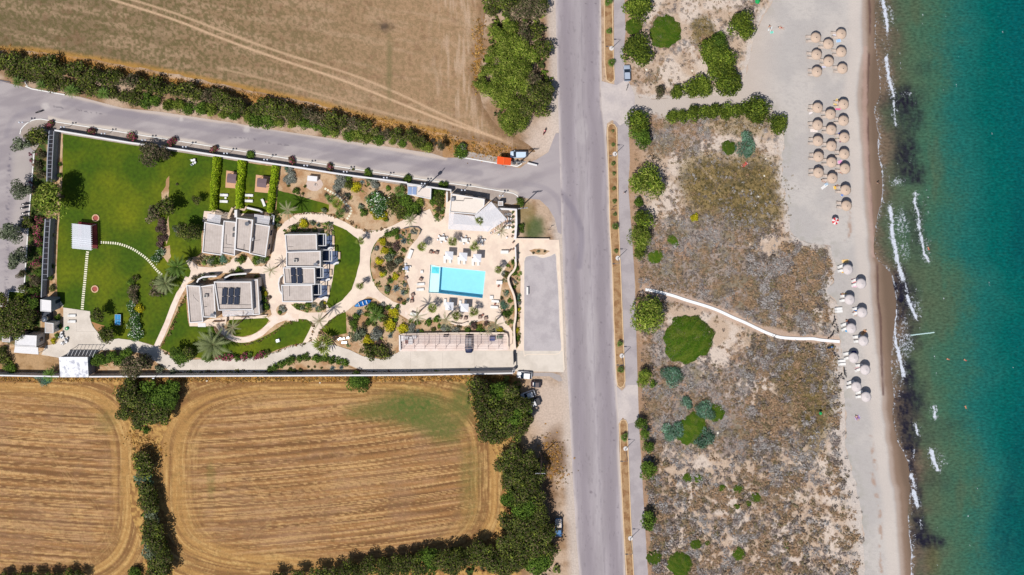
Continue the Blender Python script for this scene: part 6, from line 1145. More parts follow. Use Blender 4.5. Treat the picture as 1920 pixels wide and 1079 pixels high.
t = B_([(130, 655), (180, 672)], 'pergola_frame', 'open dark pergola bars with white stub posts in front of the white canopy', 'pergola'); b = MB()
for k in range(8): a = G(131+k*6.9, 657, 2.6)-t.location; e = G(125+k*6.9, 670, 2.6)-t.location; b.tube([(a.x, a.y, 2.6), (e.x, e.y, 2.6)], .05, 5)
b.build('rafters', M_whitem, t); b = MB(); a = G(130, 657.5, 2.6)-t.location; e = G(181, 658, 2.6)-t.location; b.tube([(a.x, a.y, 2.5), (e.x, e.y, 2.5)], .06, 6); b.build('beam', M_dark, t)
for v in (a, e): b = MB(); b.tube([(v.x, v.y, 0), (v.x, v.y, 2.45)], .06, 6); b.build('post', M_dark, t)
# --- perimeter walls
wallthing([(102, 244.6), (239, 267.3), (340, 281.3), (405, 291.6), (560, 314.6), (642, 327.6), (763, 343.2)], 1.9, .32, 'long white wall along the north side of the hotel garden')
wallthing([(763, 345), (808, 351.6), (845.5, 357), (845.2, 362)], 2.4, .3, 'white wall joining the pump block to the restaurant', M_wall)
wallthing([(932.7, 391.7), (968, 393.6), (968, 420), (966, 449)], 2.3, .45, 'white corner wall between the beach bar terrace and the street')
wallthing([(167, 706.8), (340, 705.8), (560, 704.8), (760, 703.8), (962, 700.2)], 2.3, .28, 'long white wall along the south side facing the golden field')
wallthing([(-60, 704), (0, 704.5), (111, 706.5)], 2.3, .28, 'wall stretch left of the white canopy facing the golden field')
M_rail = mat('rail_grey', (170, 174, 184), var=.05)
t = thing('railing_fence', 'twin rail fence with crossbars running down the west side of the lawn', 'fence', G(90, 300)); 
for pts, nm in (([(92, 245), (88.5, 300), (87.5, 342)], 'outer_rail'), ([(101, 246), (98, 300), (96.5, 342)], 'inner_rail'), ([(84.8, 411), (83, 440), (79.5, 500), (77.3, 558)], 'outer_rail'), ([(94, 411), (92, 440), (90, 490), (89, 520)], 'inner_rail')):
    q = [G(x, y, 2.0)-t.location for x, y in pts]; b = MB(); b.prism(strip([(v.x, v.y) for v in q], .22), 0, 2.0); b.build(nm, M_rail if nm[0] == 'o' else M_grey, t)
b = MB()
for k in range(12): a = G(91-k*.3, 254+k*7.8, 1.9)-t.location; e = G(100-k*.35, 254+k*7.8, 1.9)-t.location; b.tube([(a.x, a.y, 1.9), (e.x, e.y, 1.9)], .05, 5)
for k in range(12): a = G(84.6-k*.4, 415+k*10, 1.9)-t.location; e = G(93-k*.4, 415+k*10, 1.9)-t.location; b.tube([(a.x, a.y, 1.9), (e.x, e.y, 1.9)], .05, 5)
b.build('crossbars', M_rail, t); 
sheet('terrain', [(92, 246), (101, 247), (97, 344), (87, 344)], .02, mat('dark_gravel', (112, 102, 104), var=.2, sc=3)); sheet('terrain', [(84, 410), (94, 410), (89, 520), (88, 560), (76, 560)], .02, mat('dark_gravel', (0, 0, 0)))
wallthing(catmull([(966, 486), (967, 498), (963, 508), (956, 516), (953, 524), (956, 536), (964, 556), (967, 580), (966, 600), (964, 612), (964.5, 635), (966, 656)], 3, False), 1.5, .42, 'serpentine cream wall between the pool terrace and the gravel car park', M_cream, cap=mat('cream_coping', (246, 226, 208), var=.03))
wallthing([(966.5, 463), (967.3, 492)], 2.0, .22, 'straight thin wall at the pool terrace entrance', M_cream); wallthing([(966, 448.4), (1000, 448.9), (1030, 449)], .8, .3, 'low wall between the entrance walk and the dry corner lot', M_cream, cap=mat('cream_coping', (0, 0, 0)))
wallthing([(750, 627), (850, 625.3), (943, 624.8), (950, 627), (952, 634), (952, 652)], 1.0, .28, 'retaining wall behind the carport bays', M_cream, cap=mat('cream_coping', (0, 0, 0))); wallthing([(749, 629), (750, 658)], 1.0, .3, 'short wall at the left end of the carport', M_cream)
wallthing([(845, 605), (855, 608.5), (866, 609), (877, 605)], .6, .3, 'curved bench wall in front of the planted bank', M_cream, cap=mat('cream_coping', (0, 0, 0)))
wallthing([(757, 429), (770, 425.5), (784, 426.5), (790, 432), (786, 440)], .4, .16, 'thin dark edging round the top of the kidney bed', M_dark, name='edging', cat='edging', cap=M_dark); wallthing([(838, 360), (838, 380)], 1.6, .3, 'narrow wall left of the restaurant', M_cream)
t = wallthing([(962.5, 660), (963.5, 684)], 1.7, .12, 'dark sliding gate across the driveway exit', M_dark, name='sliding_gate', cat='gate', cap=M_dark); wallthing([(968, 664), (968.5, 692)], .5, .1, 'dark gate rail on the street side of the driveway exit', M_dark, name='gate_rail', cat='rail', cap=M_dark)
t = B_([(960, 695), (967, 703)], 'gate_pillar', 'white gate pillar with a round lantern at the end of the south wall', 'pillar'); c = G(963, 697, 2.2)-t.location; b = MB(); b.box((c.x, c.y, 1.1), (.6, .6, 2.2)); b.build('shaft', M_cap, t); b = MB(); b.lathe([(0, 0), (.14, .02), (.22, .2), (.14, .38), (0, .42)], 12, (c.x, c.y, 2.2)); b.build('lantern', M_glass, t, True)
# kiosk with orange roof
t = B_([(932, 296), (958, 311)], 'bus_shelter', 'shelter with a bright orange tiled roof on the kerb by the white van', 'shelter')
Qs = L_(quad([(932.5, 293.5), (958.5, 296.8), (957.2, 310.7), (931.5, 308)], 2.8), t.location); rd = [Vector((v.x, v.y, 2.5)) for v in Qs]; m1 = rd[0].lerp(rd[1], .5)+Vector((0, 0, .55)); m2 = rd[3].lerp(rd[2], .5)+Vector((0, 0, .55)); b = MB(); b.add([rd[0], m1, m2, rd[3], rd[1], rd[2]], [(0, 1, 2, 3), (1, 4, 5, 2), (0, 4, 1), (3, 2, 5)]); b.build('tiled_roof', mat('orange_tiles', (246, 96, 44), var=.12, sc=8), t)
b = MB(); I = inset(Qs, .2); b.tube([(m1.x, m1.y, 3.07), (m2.x, m2.y, 3.07)], .07, 6); b.build('ridge', mat('orange_ridge', (250, 130, 70), var=.05), t)
for v in I: b = MB(); b.tube([(v.x, v.y, 0), (v.x, v.y, 2.5)], .07, 6); b.build('post', M_whitem, t)
b = MB(); b.box(((I[0].x+I[1].x)/2, (I[0].y+I[1].y)/2-.3, .45), (2.4, .4, .08), -.12); b.build('bench', M_wood, t)
wallthing([(989, 306), (1007, 310.5)], 1.0, .35, 'low white block wall beside the utility pole at the junction')
for i, (x, y) in enumerate(((968, 303), (973, 306), (964, 306), (977, 304))):
    t = thing('wheelie_bin', f'{_ord(i+1)} grey wheeled bin in the cluster below the white van', 'bin', G(x, y), R.uniform(0, 3), 'bins below the white van'); b = MB(); b.prism([(-.28, -.3), (.28, -.3), (.28, .3), (-.28, .3)], .08, .95); b.build('body', M_grey, t); b = MB(); b.box((0, .02, 1.0), (.6, .68, .07)); b.build('lid', M_dark, t)
# gazebo
t = B_([(135, 420), (171, 470)], 'lawn_gazebo', 'white slatted gazebo with a dark red floor on the big west lawn', 'gazebo')
gq = [(135.3, 419.5), (170, 423.2), (171.5, 470), (135.3, 466.4)]
pergola(t, gq, 2.8, slat=.2, gap=.05, along=1, m=mat('white_reed_roof', (236, 240, 248), var=.05, sc=5)); Qs = L_(quad(gq, 2.8), t.location); b = MB()
for k in range(13):
    a = Qs[0].lerp(Qs[3], (k+.3)/13); e = Qs[1].lerp(Qs[2], (k+.3)/13); u = (e-a).normalized()*.28; b.tube([(a.x-u.x, a.y-u.y, 2.72), (e.x+u.x, e.y+u.y, 2.72)], .05, 5)
b.build('rafters', M_whitem, t); b = MB(); b.prism([(v.x*1.02, v.y*1.02) for v in Qs], 0, .22); b.build('deck', mat('maroon_deck', (112, 48, 48), var=.1, sc=5), t)
# carport
t = B_([(750, 630), (945, 655)], 'carport_pergola', 'long pink wooden carport pergola of thin slats over the parking bays', 'carport'); MR_ = mat('pinkish_timber', (204, 182, 176), var=.08)
b = MB()
for k in range(9): a = G(752, 629.5+k*3.0, 2.4)-t.location; e = G(944, 629.5+k*3.0, 2.4)-t.location; b.box(((a.x+e.x)/2, a.y, 2.42), (e.x-a.x, .07, .07))
b.build('slats', MR_, t)
for k in range(11):
    x = 757+k*19.8; a = G(x, 628, 2.3)-t.location; e = G(x, 655, 2.3)-t.location; b = MB(); b.tube([(a.x, a.y, 2.32), (e.x, e.y, 2.32)], .06, 4); b.build('rafter', MR_, t)
    b = MB(); b.tube([(e.x, e.y+.3, 0), (e.x, e.y+.3, 2.3)], .05, 6); b.tube([(e.x, e.y+.6, 1.6), (e.x, e.y+1.2, 2.28)], .035, 5); b.build('post', M_dark, t)
# --- wooden massage pavilions
M_deck = mat('pale_deck', (222, 174, 138), var=.08, sc=6); M_pav = mat('brown_grey_roof', (128, 108, 112), var=.06, sc=6)
for (dq, rq, l) in (([(424.5, 320), (447, 323.5), (446, 354), (422.5, 352)], [(426.8, 325.5), (443.5, 327.5), (442, 344.5), (425, 342.5)], 'left wooden massage pavilion with a brown grey roof between the clipped hedges'), ([(480, 328), (507, 331.7), (504.5, 362.5), (477.5, 360)], [(482.7, 334), (500.5, 336), (499, 352.5), (481.5, 350.5)], 'right wooden massage pavilion with a brown grey roof near the third hedge')):
    t = B_(dq, 'massage_pavilion', l, 'pavilion'); D = L_(quad(dq, .15), t.location); b = MB(); b.prism([(v.x, v.y) for v in D], 0, .16); b.build('deck', M_deck, t); Q2 = L_(quad(rq, 2.3), t.location); m1 = Q2[0].lerp(Q2[3], .5)+Vector((0, 0, .25)); m2 = Q2[1].lerp(Q2[2], .5)+Vector((0, 0, .25)); b = MB(); b.add([Q2[0], Q2[1], m2, m1, Q2[3], Q2[2]], [(0, 1, 2, 3), (3, 2, 5, 4), (0, 3, 4), (1, 5, 2)]); b.build('roof', M_pav, t)
    for v in inset(Q2, .12): b = MB(); b.tube([(v.x, v.y, .16), (v.x, v.y, 2.3)], .05, 6); b.build('post', M_wood, t)
    c = centre(Q2); b = MB(); b.box((c.x, c.y, .75), (.7, 1.9, .12)); b.build('massage_bed', M_cush, t)
# stepping stones as separate slabs
def stones(pts, n, l, w_, desc, grp):
    q = catmull(pts, 12, False); d = [0]
    for a, b in zip(q[:-1], q[1:]): d.append(d[-1]+np.hypot(b[0]-a[0], b[1]-a[1]))
    b = MB(); b.box((0, 0, .03), (l, w_, .06)); me = b.mesh('stepping_stone', mat('stepping_slab', (246, 240, 214), var=.03))
    for i in range(n):
        s = (i+.5)/n*d[-1]; x = np.interp(s, d, [p[0] for p in q]); y = np.interp(s, d, [p[1] for p in q]); x2 = np.interp(min(s+2, d[-1]), d, [p[0] for p in q]); y2 = np.interp(min(s+2, d[-1]), d, [p[1] for p in q])
        x1 = np.interp(max(s-2, 0), d, [p[0] for p in q]); y1 = np.interp(max(s-2, 0), d, [p[1] for p in q]); g = G(x, y); o = link('stepping_stone', me, None, (g.x, g.y, .022), (0, 0, math.atan2(-(y2-y1), x2-x1)+math.pi/2+R.uniform(-.04, .04))); setp(o, f'{_ord(i+1)} white slab {desc}', 'stepping stone', grp)
stones([(165, 471), (163.5, 480), (160, 520), (156, 560), (154.4, 581)], 27, .72, .34, 'from the gazebo down to the service yard', 'slabs from gazebo to yard')
stones([(188, 454.6), (205, 455.5), (222.5, 457.5), (244.7, 465), (263, 476), (278, 488), (293, 505.7), (304, 516)], 31, .62, .34, 'along the curve from the gazebo to the palms', 'slabs curving to the palms')
stones([(608, 353), (620, 360), (634, 368), (646, 380), (658, 392), (656, 403), (650, 412)], 16, .55, .5, 'from the well down through the palms', 'slabs from the well')
stones([(110, 563), (118, 575)], 4, .6, .34, 'beside the tall service block', 'slabs beside the service block')
# boardwalk
bw = catmull([(1210, 543), (1228, 546), (1260, 554), (1287, 563), (1323.5, 574), (1347, 582.6), (1373.5, 595), (1397, 605), (1422, 617), (1440, 625), (1463.6, 632.6), (1500, 635), (1523, 635), (1540, 637.7), (1574, 640.5)], 4, False)
q = [G(*p) for p in bw]; b = MB(); b.prism(strip([(v.x, v.y) for v in q], .72), .02, .22); o = b.build('boardwalk', mat('white_boards', (252, 252, 252), var=.03, sc=8)); setp(o, 'long thin white boardwalk crossing the dunes from cycle path to beach', 'boardwalk')
# pool side and beach furniture -------------------------------------------------
M_tan = mat('sandy_fabric', (214, 198, 186), var=.03); M_tanf = mat('sandy_frame', (196, 180, 166), var=.03)
def lounger_parts(t, L=1.95, W=.62, cm=None, back=.35, h=.3):
    cm = cm or M_cush; b = MB(); b.box((0, -W/2, h), (L, .05, .05)); b.box((0, W/2, h), (L, .05, .05)); b.box((-L/2, 0, h), (.05, W, .05)); b.box((L/2, 0, h), (.05, W, .05)); b.build('frame', M_whitem, t)
    b = MB(); b.box((L*.14, 0, h+.06), (L*.7, W*.94, .07)); b.build('mattress', cm, t)
    b = MB(); M = Matrix.Translation((-L*.21, 0, h+.07)) @ Matrix.Rotation(back, 4, 'Y'); b.box((-L*.15, 0, 0), (L*.3, W*.94, .07), M=M); b.build('backrest', cm, t)
    for sx in (-.85, .85):
        for sy in (-1, 1): b = MB(); b.box((sx*L/2, sy*W*.46, h/2), (.05, .05, h)); b.build('leg', M_whitem, t)
LG = None
def lounger(x, y, deg, label, group=None, L=1.95, z=0.0):
    global LG
    g = G(x, y, .3); rz = math.radians(deg)
    if LG is None: t = thing('sun_lounger', label, 'sun lounger', (g.x, g.y, z), rz, group); lounger_parts(t); LG = t
    else: t = copy_tree(LG, (g.x, g.y, z), rz, label)
    if group: t['group'] = group
    elif 'group' in t: del t['group']
    return t
# square pool parasols
UQ = None
for i, (x, y) in enumerate(((842, 479.5), (868.5, 481.7), (894.8, 484.2), (842.6, 574.8), (871, 577.6))):
    g = G(x, y, 2.4); lab = ['left', 'middle', 'right', 'left', 'right'][i]+' square white parasol '+('of the three above the pool' if i < 3 else 'of the two below the pool')
    if UQ is None:
        UQ = thing('square_parasol', lab, 'parasol', (g.x, g.y, .05), -.05, 'square parasols around the pool'); b = MB(); s = 1.02; b.add([(-s, -s, 2.25), (s, -s, 2.25), (s, s, 2.25), (-s, s, 2.25), (0, 0, 2.72), (-s, -s, 2.1), (s, -s, 2.1), (s, s, 2.1), (-s, s, 2.1)], [(0, 1, 4), (1, 2, 4), (2, 3, 4), (3, 0, 4), (0, 5, 6, 1), (1, 6, 7, 2), (2, 7, 8, 3), (3, 8, 5, 0)]); b.build('canopy', mat('parasol_canvas', (246, 246, 252), var=.02), UQ)
        b = MB(); b.tube([(0, 0, 0), (0, 0, 2.65)], .03, 8); b.build('pole', M_whitem, UQ); b = MB(); b.box((0, 0, .05), (.7, .7, .1)); b.build('base', M_grey, UQ)
        b = MB(); b.lathe([(0, 0), (.05, 0), (.05, .08), (0, .12)], 8, (0, 0, 2.7)); b.build('finial', M_whitem, UQ)
    else: copy_tree(UQ, (g.x, g.y, .05), -.05, lab)
    for k in (-1, 1): lounger(x-3+k*5, y+(7 if i < 3 else -7), -88 if i < 3 else 88, f'white lounger on the {"left" if k < 0 else "right"} side under the {lab.replace(" square white", "")}', z=.05)
def table(x, y, sx, sy, label, m=None, h=.74, rz=0, chairs=0, group=None, cm=None, nm='dining_table'):
    g = G(x, y, h); t = thing(nm, label, 'table', (g.x, g.y, .05), rz, group); b = MB(); b.box((0, 0, h), (sx, sy, .06)); b.build('table_top', m or M_cush, t)
    for a in (-1, 1):
        for c in (-1, 1): b = MB(); b.box((a*(sx/2-.08), c*(sy/2-.08), h/2), (.06, .06, h)); b.build('leg', M_whitem, t)
    for k in range(chairs):
        an = 6.283*k/chairs+.3; r = (sx/2+.45, sy/2+.45); chair(g.x+r[0]*math.cos(an), g.y+r[1]*math.sin(an), an+math.pi/2, f'{_ord(k+1)} chair anticlockwise at the {label}', cm, label[:60])
    return t
CH = {}
def chair(X, Y, rz, label, m=None, group=None, z=.05, s=1.0):
    m = m or M_whitem; k = m.name
    if k not in CH:
        t = thing('chair', label, 'chair', (X, Y, z), rz); b = MB(); b.box((0, 0, .44), (.44, .44, .05)); b.build('seat', m, t); b = MB(); b.box((0, .21, .68), (.42, .04, .44)); b.build('backrest', m, t)
        for a in (-1, 1):
            for c in (-1, 1): b = MB(); b.box((a*.19, c*.19, .21), (.035, .035, .42)); b.build('leg', M_dark, t)
        CH[k] = t
    else: t = copy_tree(CH[k], (X, Y, z), rz, label)
    if group: t['group'] = group
    elif 'group' in t: del t['group']
    if s != 1: t.scale = (s, s, s)
    return t
M_brown = mat('brown_wicker', (150, 122, 108), var=.1, sc=8)
table(829, 448, 1.5, 1.0, 'oval white table left of the upper fan palm', chairs=6); table(871, 451, 1.5, 1.0, 'oval white table right of the upper fan palm', chairs=6); table(902.6, 453, .8, 1.1, 'small white table behind the right parasol', chairs=4)
table(946, 473, 2.0, .8, 'white serving table with a round bowl near the entrance wall'); table(769, 477, .9, 2.4, 'long white bench table beside the kidney bed', rz=-.35, h=.5); table(762, 503, .9, .9, 'round looking table left of the pool at the bed edge', chairs=4, m=mat('pale_blue', (170, 186, 214), var=.02))
table(791, 510, .7, .7, 'small white square table left of the pool', h=.4); table(921.5, 558, .9, .9, 'small white square table at the lower right of the pool', h=.4); table(936, 530, 1.6, .9, 'white box table right of the pool', h=.5); table(776, 590, 1.9, .9, 'white tilted table near the lower left palms', rz=-.3)
def armchair(x, y, rz, label, m=None, group=None):
    g = G(x, y, .4); m = m or M_brown; t = thing('armchair', label, 'armchair', (g.x, g.y, .05), rz, group); b = MB(); b.box((0, 0, .25), (.75, .75, .3)); b.build('seat', m, t); b = MB(); b.box((0, .36, .55), (.8, .12, .5)); b.build('backrest', m, t)
    for a in (-1, 1): b = MB(); b.box((a*.38, 0, .42), (.1, .75, .3)); b.build('armrest', m, t)
    b = MB(); b.box((0, -.02, .43), (.6, .6, .1)); b.build('cushion', mat('taupe_cushion', (168, 146, 134), var=.04), t); return t
for x, y, l in ((807.5, 473, 'left brown armchair beside the first fan palm'), (819, 474, 'right brown armchair beside the first fan palm'), (774, 553, 'upper brown armchair at the lower end of the kidney bed'), (772, 565, 'lower brown armchair at the lower end of the kidney bed'), (900, 595, 'left round armchair below the pool'), (911, 597, 'right round armchair below the pool'), (863, 596, 'armchair left of the lower dark palm'), (873, 597, 'armchair by the bench wall'), (789, 524, 'small brown armchair left of the pool'), (761, 522, 'tiny brown chair at the edge of the kidney bed')): armchair(x, y, R.uniform(-.5, .5), l)
for x, y, l in ((813, 474, 'little red table between two brown armchairs above the pool'), (773, 559, 'little red table between the armchairs by the kidney bed'), (905, 591, 'little round table between the armchairs below the pool'), (934.5, 537, 'little brown table below the white box table'), (928, 571, 'little brown table between the grey loungers right of the pool')): table(x, y, .45, .45, l, m=mat('red_brown', (170, 110, 92), var=.05), h=.45, nm='side_table')
for x, y, a, l in ((789, 533, 3, 'upper white lounger at the left side of the pool'), (788, 543, 3, 'lower white lounger at the left side of the pool'), (929, 565, 176, 'upper lounger at the lower right of the pool'), (927, 576, 176, 'lower lounger at the lower right of the pool'), (420.5, 366, -3, 'upper white lounger on the left hedge lawn'), (420, 378, -3, 'lower white lounger on the left hedge lawn'), (467.5, 366.5, -3, 'upper white lounger on the right hedge lawn'), (467, 377, -3, 'lower white lounger on the right hedge lawn'), (494, 380, -70, 'slanting white lounger beside the third hedge'), (135, 592, 0, 'upper white lounger in the service yard'), (135, 603, 0, 'lower white lounger in the service yard')): lounger(x, y, a, l, z=.05)
table(423, 371.5, .5, .5, 'white side table between the loungers on the left hedge lawn', h=.4, nm='side_table'); table(466.5, 371.5, .4, .4, 'wooden side table between the loungers on the right hedge lawn', m=M_wood, h=.4, nm='side_table'); table(500, 378.5, .5, .5, 'wooden side table by the slanting lounger', m=M_wood, h=.4, nm='side_table')
# beach bar tables
for i in range(4):
    x, y = 953-.2*i, 402+i*8.4; table(x, y, .7, .7, f'{_ord(i+1)} white square table from the top inside the corner wall', group='tables inside the corner wall')
    for k in (-1, 1): g = G(x+k*5, y, .4); chair(g.x, g.y, -k*1.57, f'white chair {"left" if k < 0 else "right"} of the {_ord(i+1)} table from the top inside the corner wall')
for i in range(5):
    g = G(962, 398+i*9.5, .5); t = thing('potted_plant', f'{_ord(i+1)} small potted plant from the top along the corner wall', 'plant pot', (g.x, g.y, .05), group='pots along the corner wall'); b = MB(); b.lathe([(0, 0), (.2, 0), (.28, .45), (.24, .45), (0, .4)], 10); b.build('pot', M_cap, t); c = link('foliage', SP['green', 's'][i % 3], t, (0, 0, .35)); c.scale = (.4,)*3
for i, (x, y) in enumerate(((921, 437), (927, 434), (935, 440), (950, 446), (960, 444), (962, 455), (956, 470), (962, 468))):
    g = G(x, y, .5); chair(g.x, g.y, R.uniform(0, 6), f'{_ord(i+1)} loose chair from the left between pergola and entrance', M_brown if i > 3 else None, 'loose chairs near the entrance')
# odds on the lawns
for x, y, l in ((180, 409, 'round fire ring of pale stones above the gazebo'), (178.5, 542, 'round fire ring of pale stones on the lower west lawn')):
    g = G(x, y); t = thing('fire_ring', l, 'fire ring', g); b = MB(); r2 = random.Random(int(x))
    for k in range(14): a = k/14*6.283; b.box((.8*math.cos(a), .8*math.sin(a), .12), (.3, .34, r2.uniform(.16, .26)), a)
    b.build('stones', mat('pale_stones', (226, 186, 150), var=.12, sc=5), t); b = MB(); b.lathe([(0, .1), (.5, .08), (.62, .03), (.0, .02)], 14); b.build('ash_bed', mat('reddish_ash', (176, 92, 84), var=.15, sc=8), t)
g = G(220.8, 600, .76); t = thing('table_tennis_table', 'bright blue table tennis table with white lines on the lawn', 'table tennis table', (g.x, g.y, 0), math.radians(90)); b = MB(); b.box((0, 0, .74), (2.74, 1.52, .04)); b.build('table_top', mat('tennis_blue', (64, 150, 206), var=.02), t)
b = MB()
for a in (-1, 1): b.box((0, a*.74, .763), (2.74, .04, .004)); b.box((a*1.35, 0, .763), (.04, 1.52, .004))
b.box((0, 0, .763), (2.66, .02, .004)); b.build('white_lines', M_cap, t); b = MB(); b.box((0, 0, .84), (.02, 1.7, .15)); b.build('net', M_whitem, t)
for a in (-1, 1):
    for c in (-1, 1): b = MB(); b.box((a*1.1, c*.6, .36), (.06, .06, .72)); b.build('leg', M_dark, t)
g = G(586, 335, 1.2); t = thing('well_house', 'white box well house on a round stone patch in the earth garden', 'well', (g.x, g.y, 0), -.1); b = MB(); b.box((0, 0, .7), (2.3, 1.1, 1.4)); b.build('walls', M_cap, t); b = MB(); b.box((0, 0, 1.44), (2.5, 1.3, .08)); b.build('lid', M_cap, t); b = MB(); b.box((0, -.57, .6), (.7, .06, 1.0)); b.build('door', M_grey, t)
g = G(591.5, 347); t = thing('sundial', 'small round dark dial set in the stone patch below the well house', 'sundial', (g.x, g.y, .1)); b = MB(); b.lathe([(0, 0), (.5, 0), (.5, .12), (0, .14)], 18); b.build('disc', mat('dial_stone', (206, 190, 180), var=.05), t); b = MB(); b.add([(0, -.3, .13), (0, .35, .13), (0, .35, .5)], [(0, 1, 2)]); b.add([(.03, -.3, .13), (.03, .35, .13), (.03, .35, .5)], [(0, 2, 1)]); b.build('gnomon', M_dark, t)
# blue rowing boat in the rock garden
g = G(680.5, 569, .5); t = thing('rowing_boat', 'old blue rowing boat used as a garden ornament in the rock garden', 'boat', (g.x, g.y, .1), .32); b = MB(); st = 13; V = []
for i in range(st):
    u = i/(st-1)*2-1; wv = .62*(1-abs(u)**2.6)*1.05+.02; zt = .55+.22*abs(u)**3
    for (yy, zz) in ((-wv, zt), (-wv*.8, .2), (-wv*.3, .02), (wv*.3, .02), (wv*.8, .2), (wv, zt), (wv*.86, zt-.01), (wv*.66, .24), (wv*.25, .1), (-wv*.25, .1), (-wv*.66, .24), (-wv*.86, zt-.01)): V.append((u*2.3, yy, zz))
b.add(V, [(i*12+k, i*12+(k+1) % 12, (i+1)*12+(k+1) % 12, (i+1)*12+k) for i in range(st-1) for k in range(12)]+[tuple(range(12)), tuple((st-1)*12+k for k in range(12))[::-1]]); b.build('hull', mat('boat_blue', (30, 112, 190), var=.1, sc=4), t, True)
for x in (-1.1, 0, 1.0): b = MB(); b.box((x, 0, .45), (.25, .95, .05)); b.build('thwart', mat('boat_white', (216, 226, 236), var=.1), t)
b = MB(); b.box((-1.6, 0, .56), (.9, .55, .05)); b.build('foredeck', mat('boat_blue2', (70, 150, 215), var=.1), t)
# washing area, white goods by lawn east, and the plastic furniture in the yard
for i, (x, y, r_) in enumerate(((360, 301, 0), (365.5, 305, .6), (361.5, 308, 1.2))):
    g = G(x, y, .5); chair(g.x, g.y, r_*2, f'{_ord(i+1)} white garden chair from the top on the upper lawn', None, 'white garden chairs on the upper lawn', 0.02, 1.25)
table(363.5, 300.5, .7, .7, 'round white garden table on the upper lawn', h=.6)
for i in range(11):
    g = G(113+R.uniform(0, 14), 624+i*2.1+R.uniform(-1, 1), .5); chair(g.x, g.y, R.uniform(0, 6), f'{_ord(i+1)} stacked plastic chair from the top in the service yard pile', None, 'plastic chairs piled in the service yard', .07, 1.15)
g = G(124, 617, .6); t = thing('hose_reel', 'bright green round hose reel at the bed edge of the service yard', 'hose reel', (g.x, g.y, .07)); b = MB(); b.lathe([(.15, .1), (.45, .1), (.45, .35), (.15, .35), (.15, .1)], 16); b.build('hose', mat('hose_green', (40, 160, 96), var=.05), t, True); b = MB(); b.lathe([(0, .05), (.16, .05), (.16, .4), (0, .4)], 10); b.build('drum', M_whitem, t)
for i, (x, y) in enumerate(((643, 636), (645, 643), (638, 636), (652, 634), (634, 637))):
    g = G(x, y, .6); t = thing('stone_trough', f'{_ord(i+1)} white stone trough from the left in the group beside the fan palm' if False else ['central upper', 'largest lower', 'blue tinted left', 'right hand', 'smallest far left'][i]+' white trough in the group beside the lower lawn corner', 'trough', (g.x, g.y, .03), R.uniform(-.3, .3)); sx, sy = ((1.0, .5), (1.5, .6), (.7, .6), (.7, .6), (.5, .4))[i]; b = MB(); b.prism([(-sx/2, -sy/2), (sx/2, -sy/2), (sx/2, sy/2), (-sx/2, sy/2)], 0, .45); b.build('basin', M_cap, t); b = MB(); b.box((0, 0, .455), (sx*.75, sy*.6, .012)); b.build('water', M_glass, t)
g = G(521, 639, .3); t = thing('floodlight', 'small white box light on the lower curved lawn', 'light box', (g.x, g.y, .02), .3); b = MB(); b.box((0, 0, .25), (.95, .8, .5)); b.build('housing', M_cap, t); b = MB(); b.box((0, .05, .51), (.45, .35, .03)); b.build('lens', M_glass, t)
# storage under the carport
for i, (x, y, sx, sy, m, l) in enumerate(((756, 634, .9, 1.4, M_cap, 'white crate at the left end under the carport'), (764, 633, 1.0, .8, M_cap, 'white box beside the left crate under the carport'), (763, 641, .8, .9, mat('rust_red', (156, 110, 104)), 'reddish box among the white ones under the carport'), (770, 638, 1.1, 2.0, M_cap, 'tall white box under the carport near its left end'), (777, 632, 1.0, .9, M_cap, 'white square box fourth bay side under the carport'), (923, 635, 1.3, 1.1, mat('tarp_blue', (72, 92, 150)), 'blue covered box at the right end under the carport'), (937, 632, 1.4, .7, mat('bin_green', (64, 110, 84)), 'green box at the right end under the carport'), (836, 630, 1.1, .5, M_dark, 'dark low box at the back of the carport'))):
    g = G(x, y, .5); t = thing('storage_box', l, 'box', (g.x, g.y, .07)); b = MB(); b.box((0, 0, .35), (sx, sy, .7)); b.build('body', m, t); b = MB(); b.box((0, 0, .73), (sx+.06, sy+.06, .05)); b.build('lid', m, t)
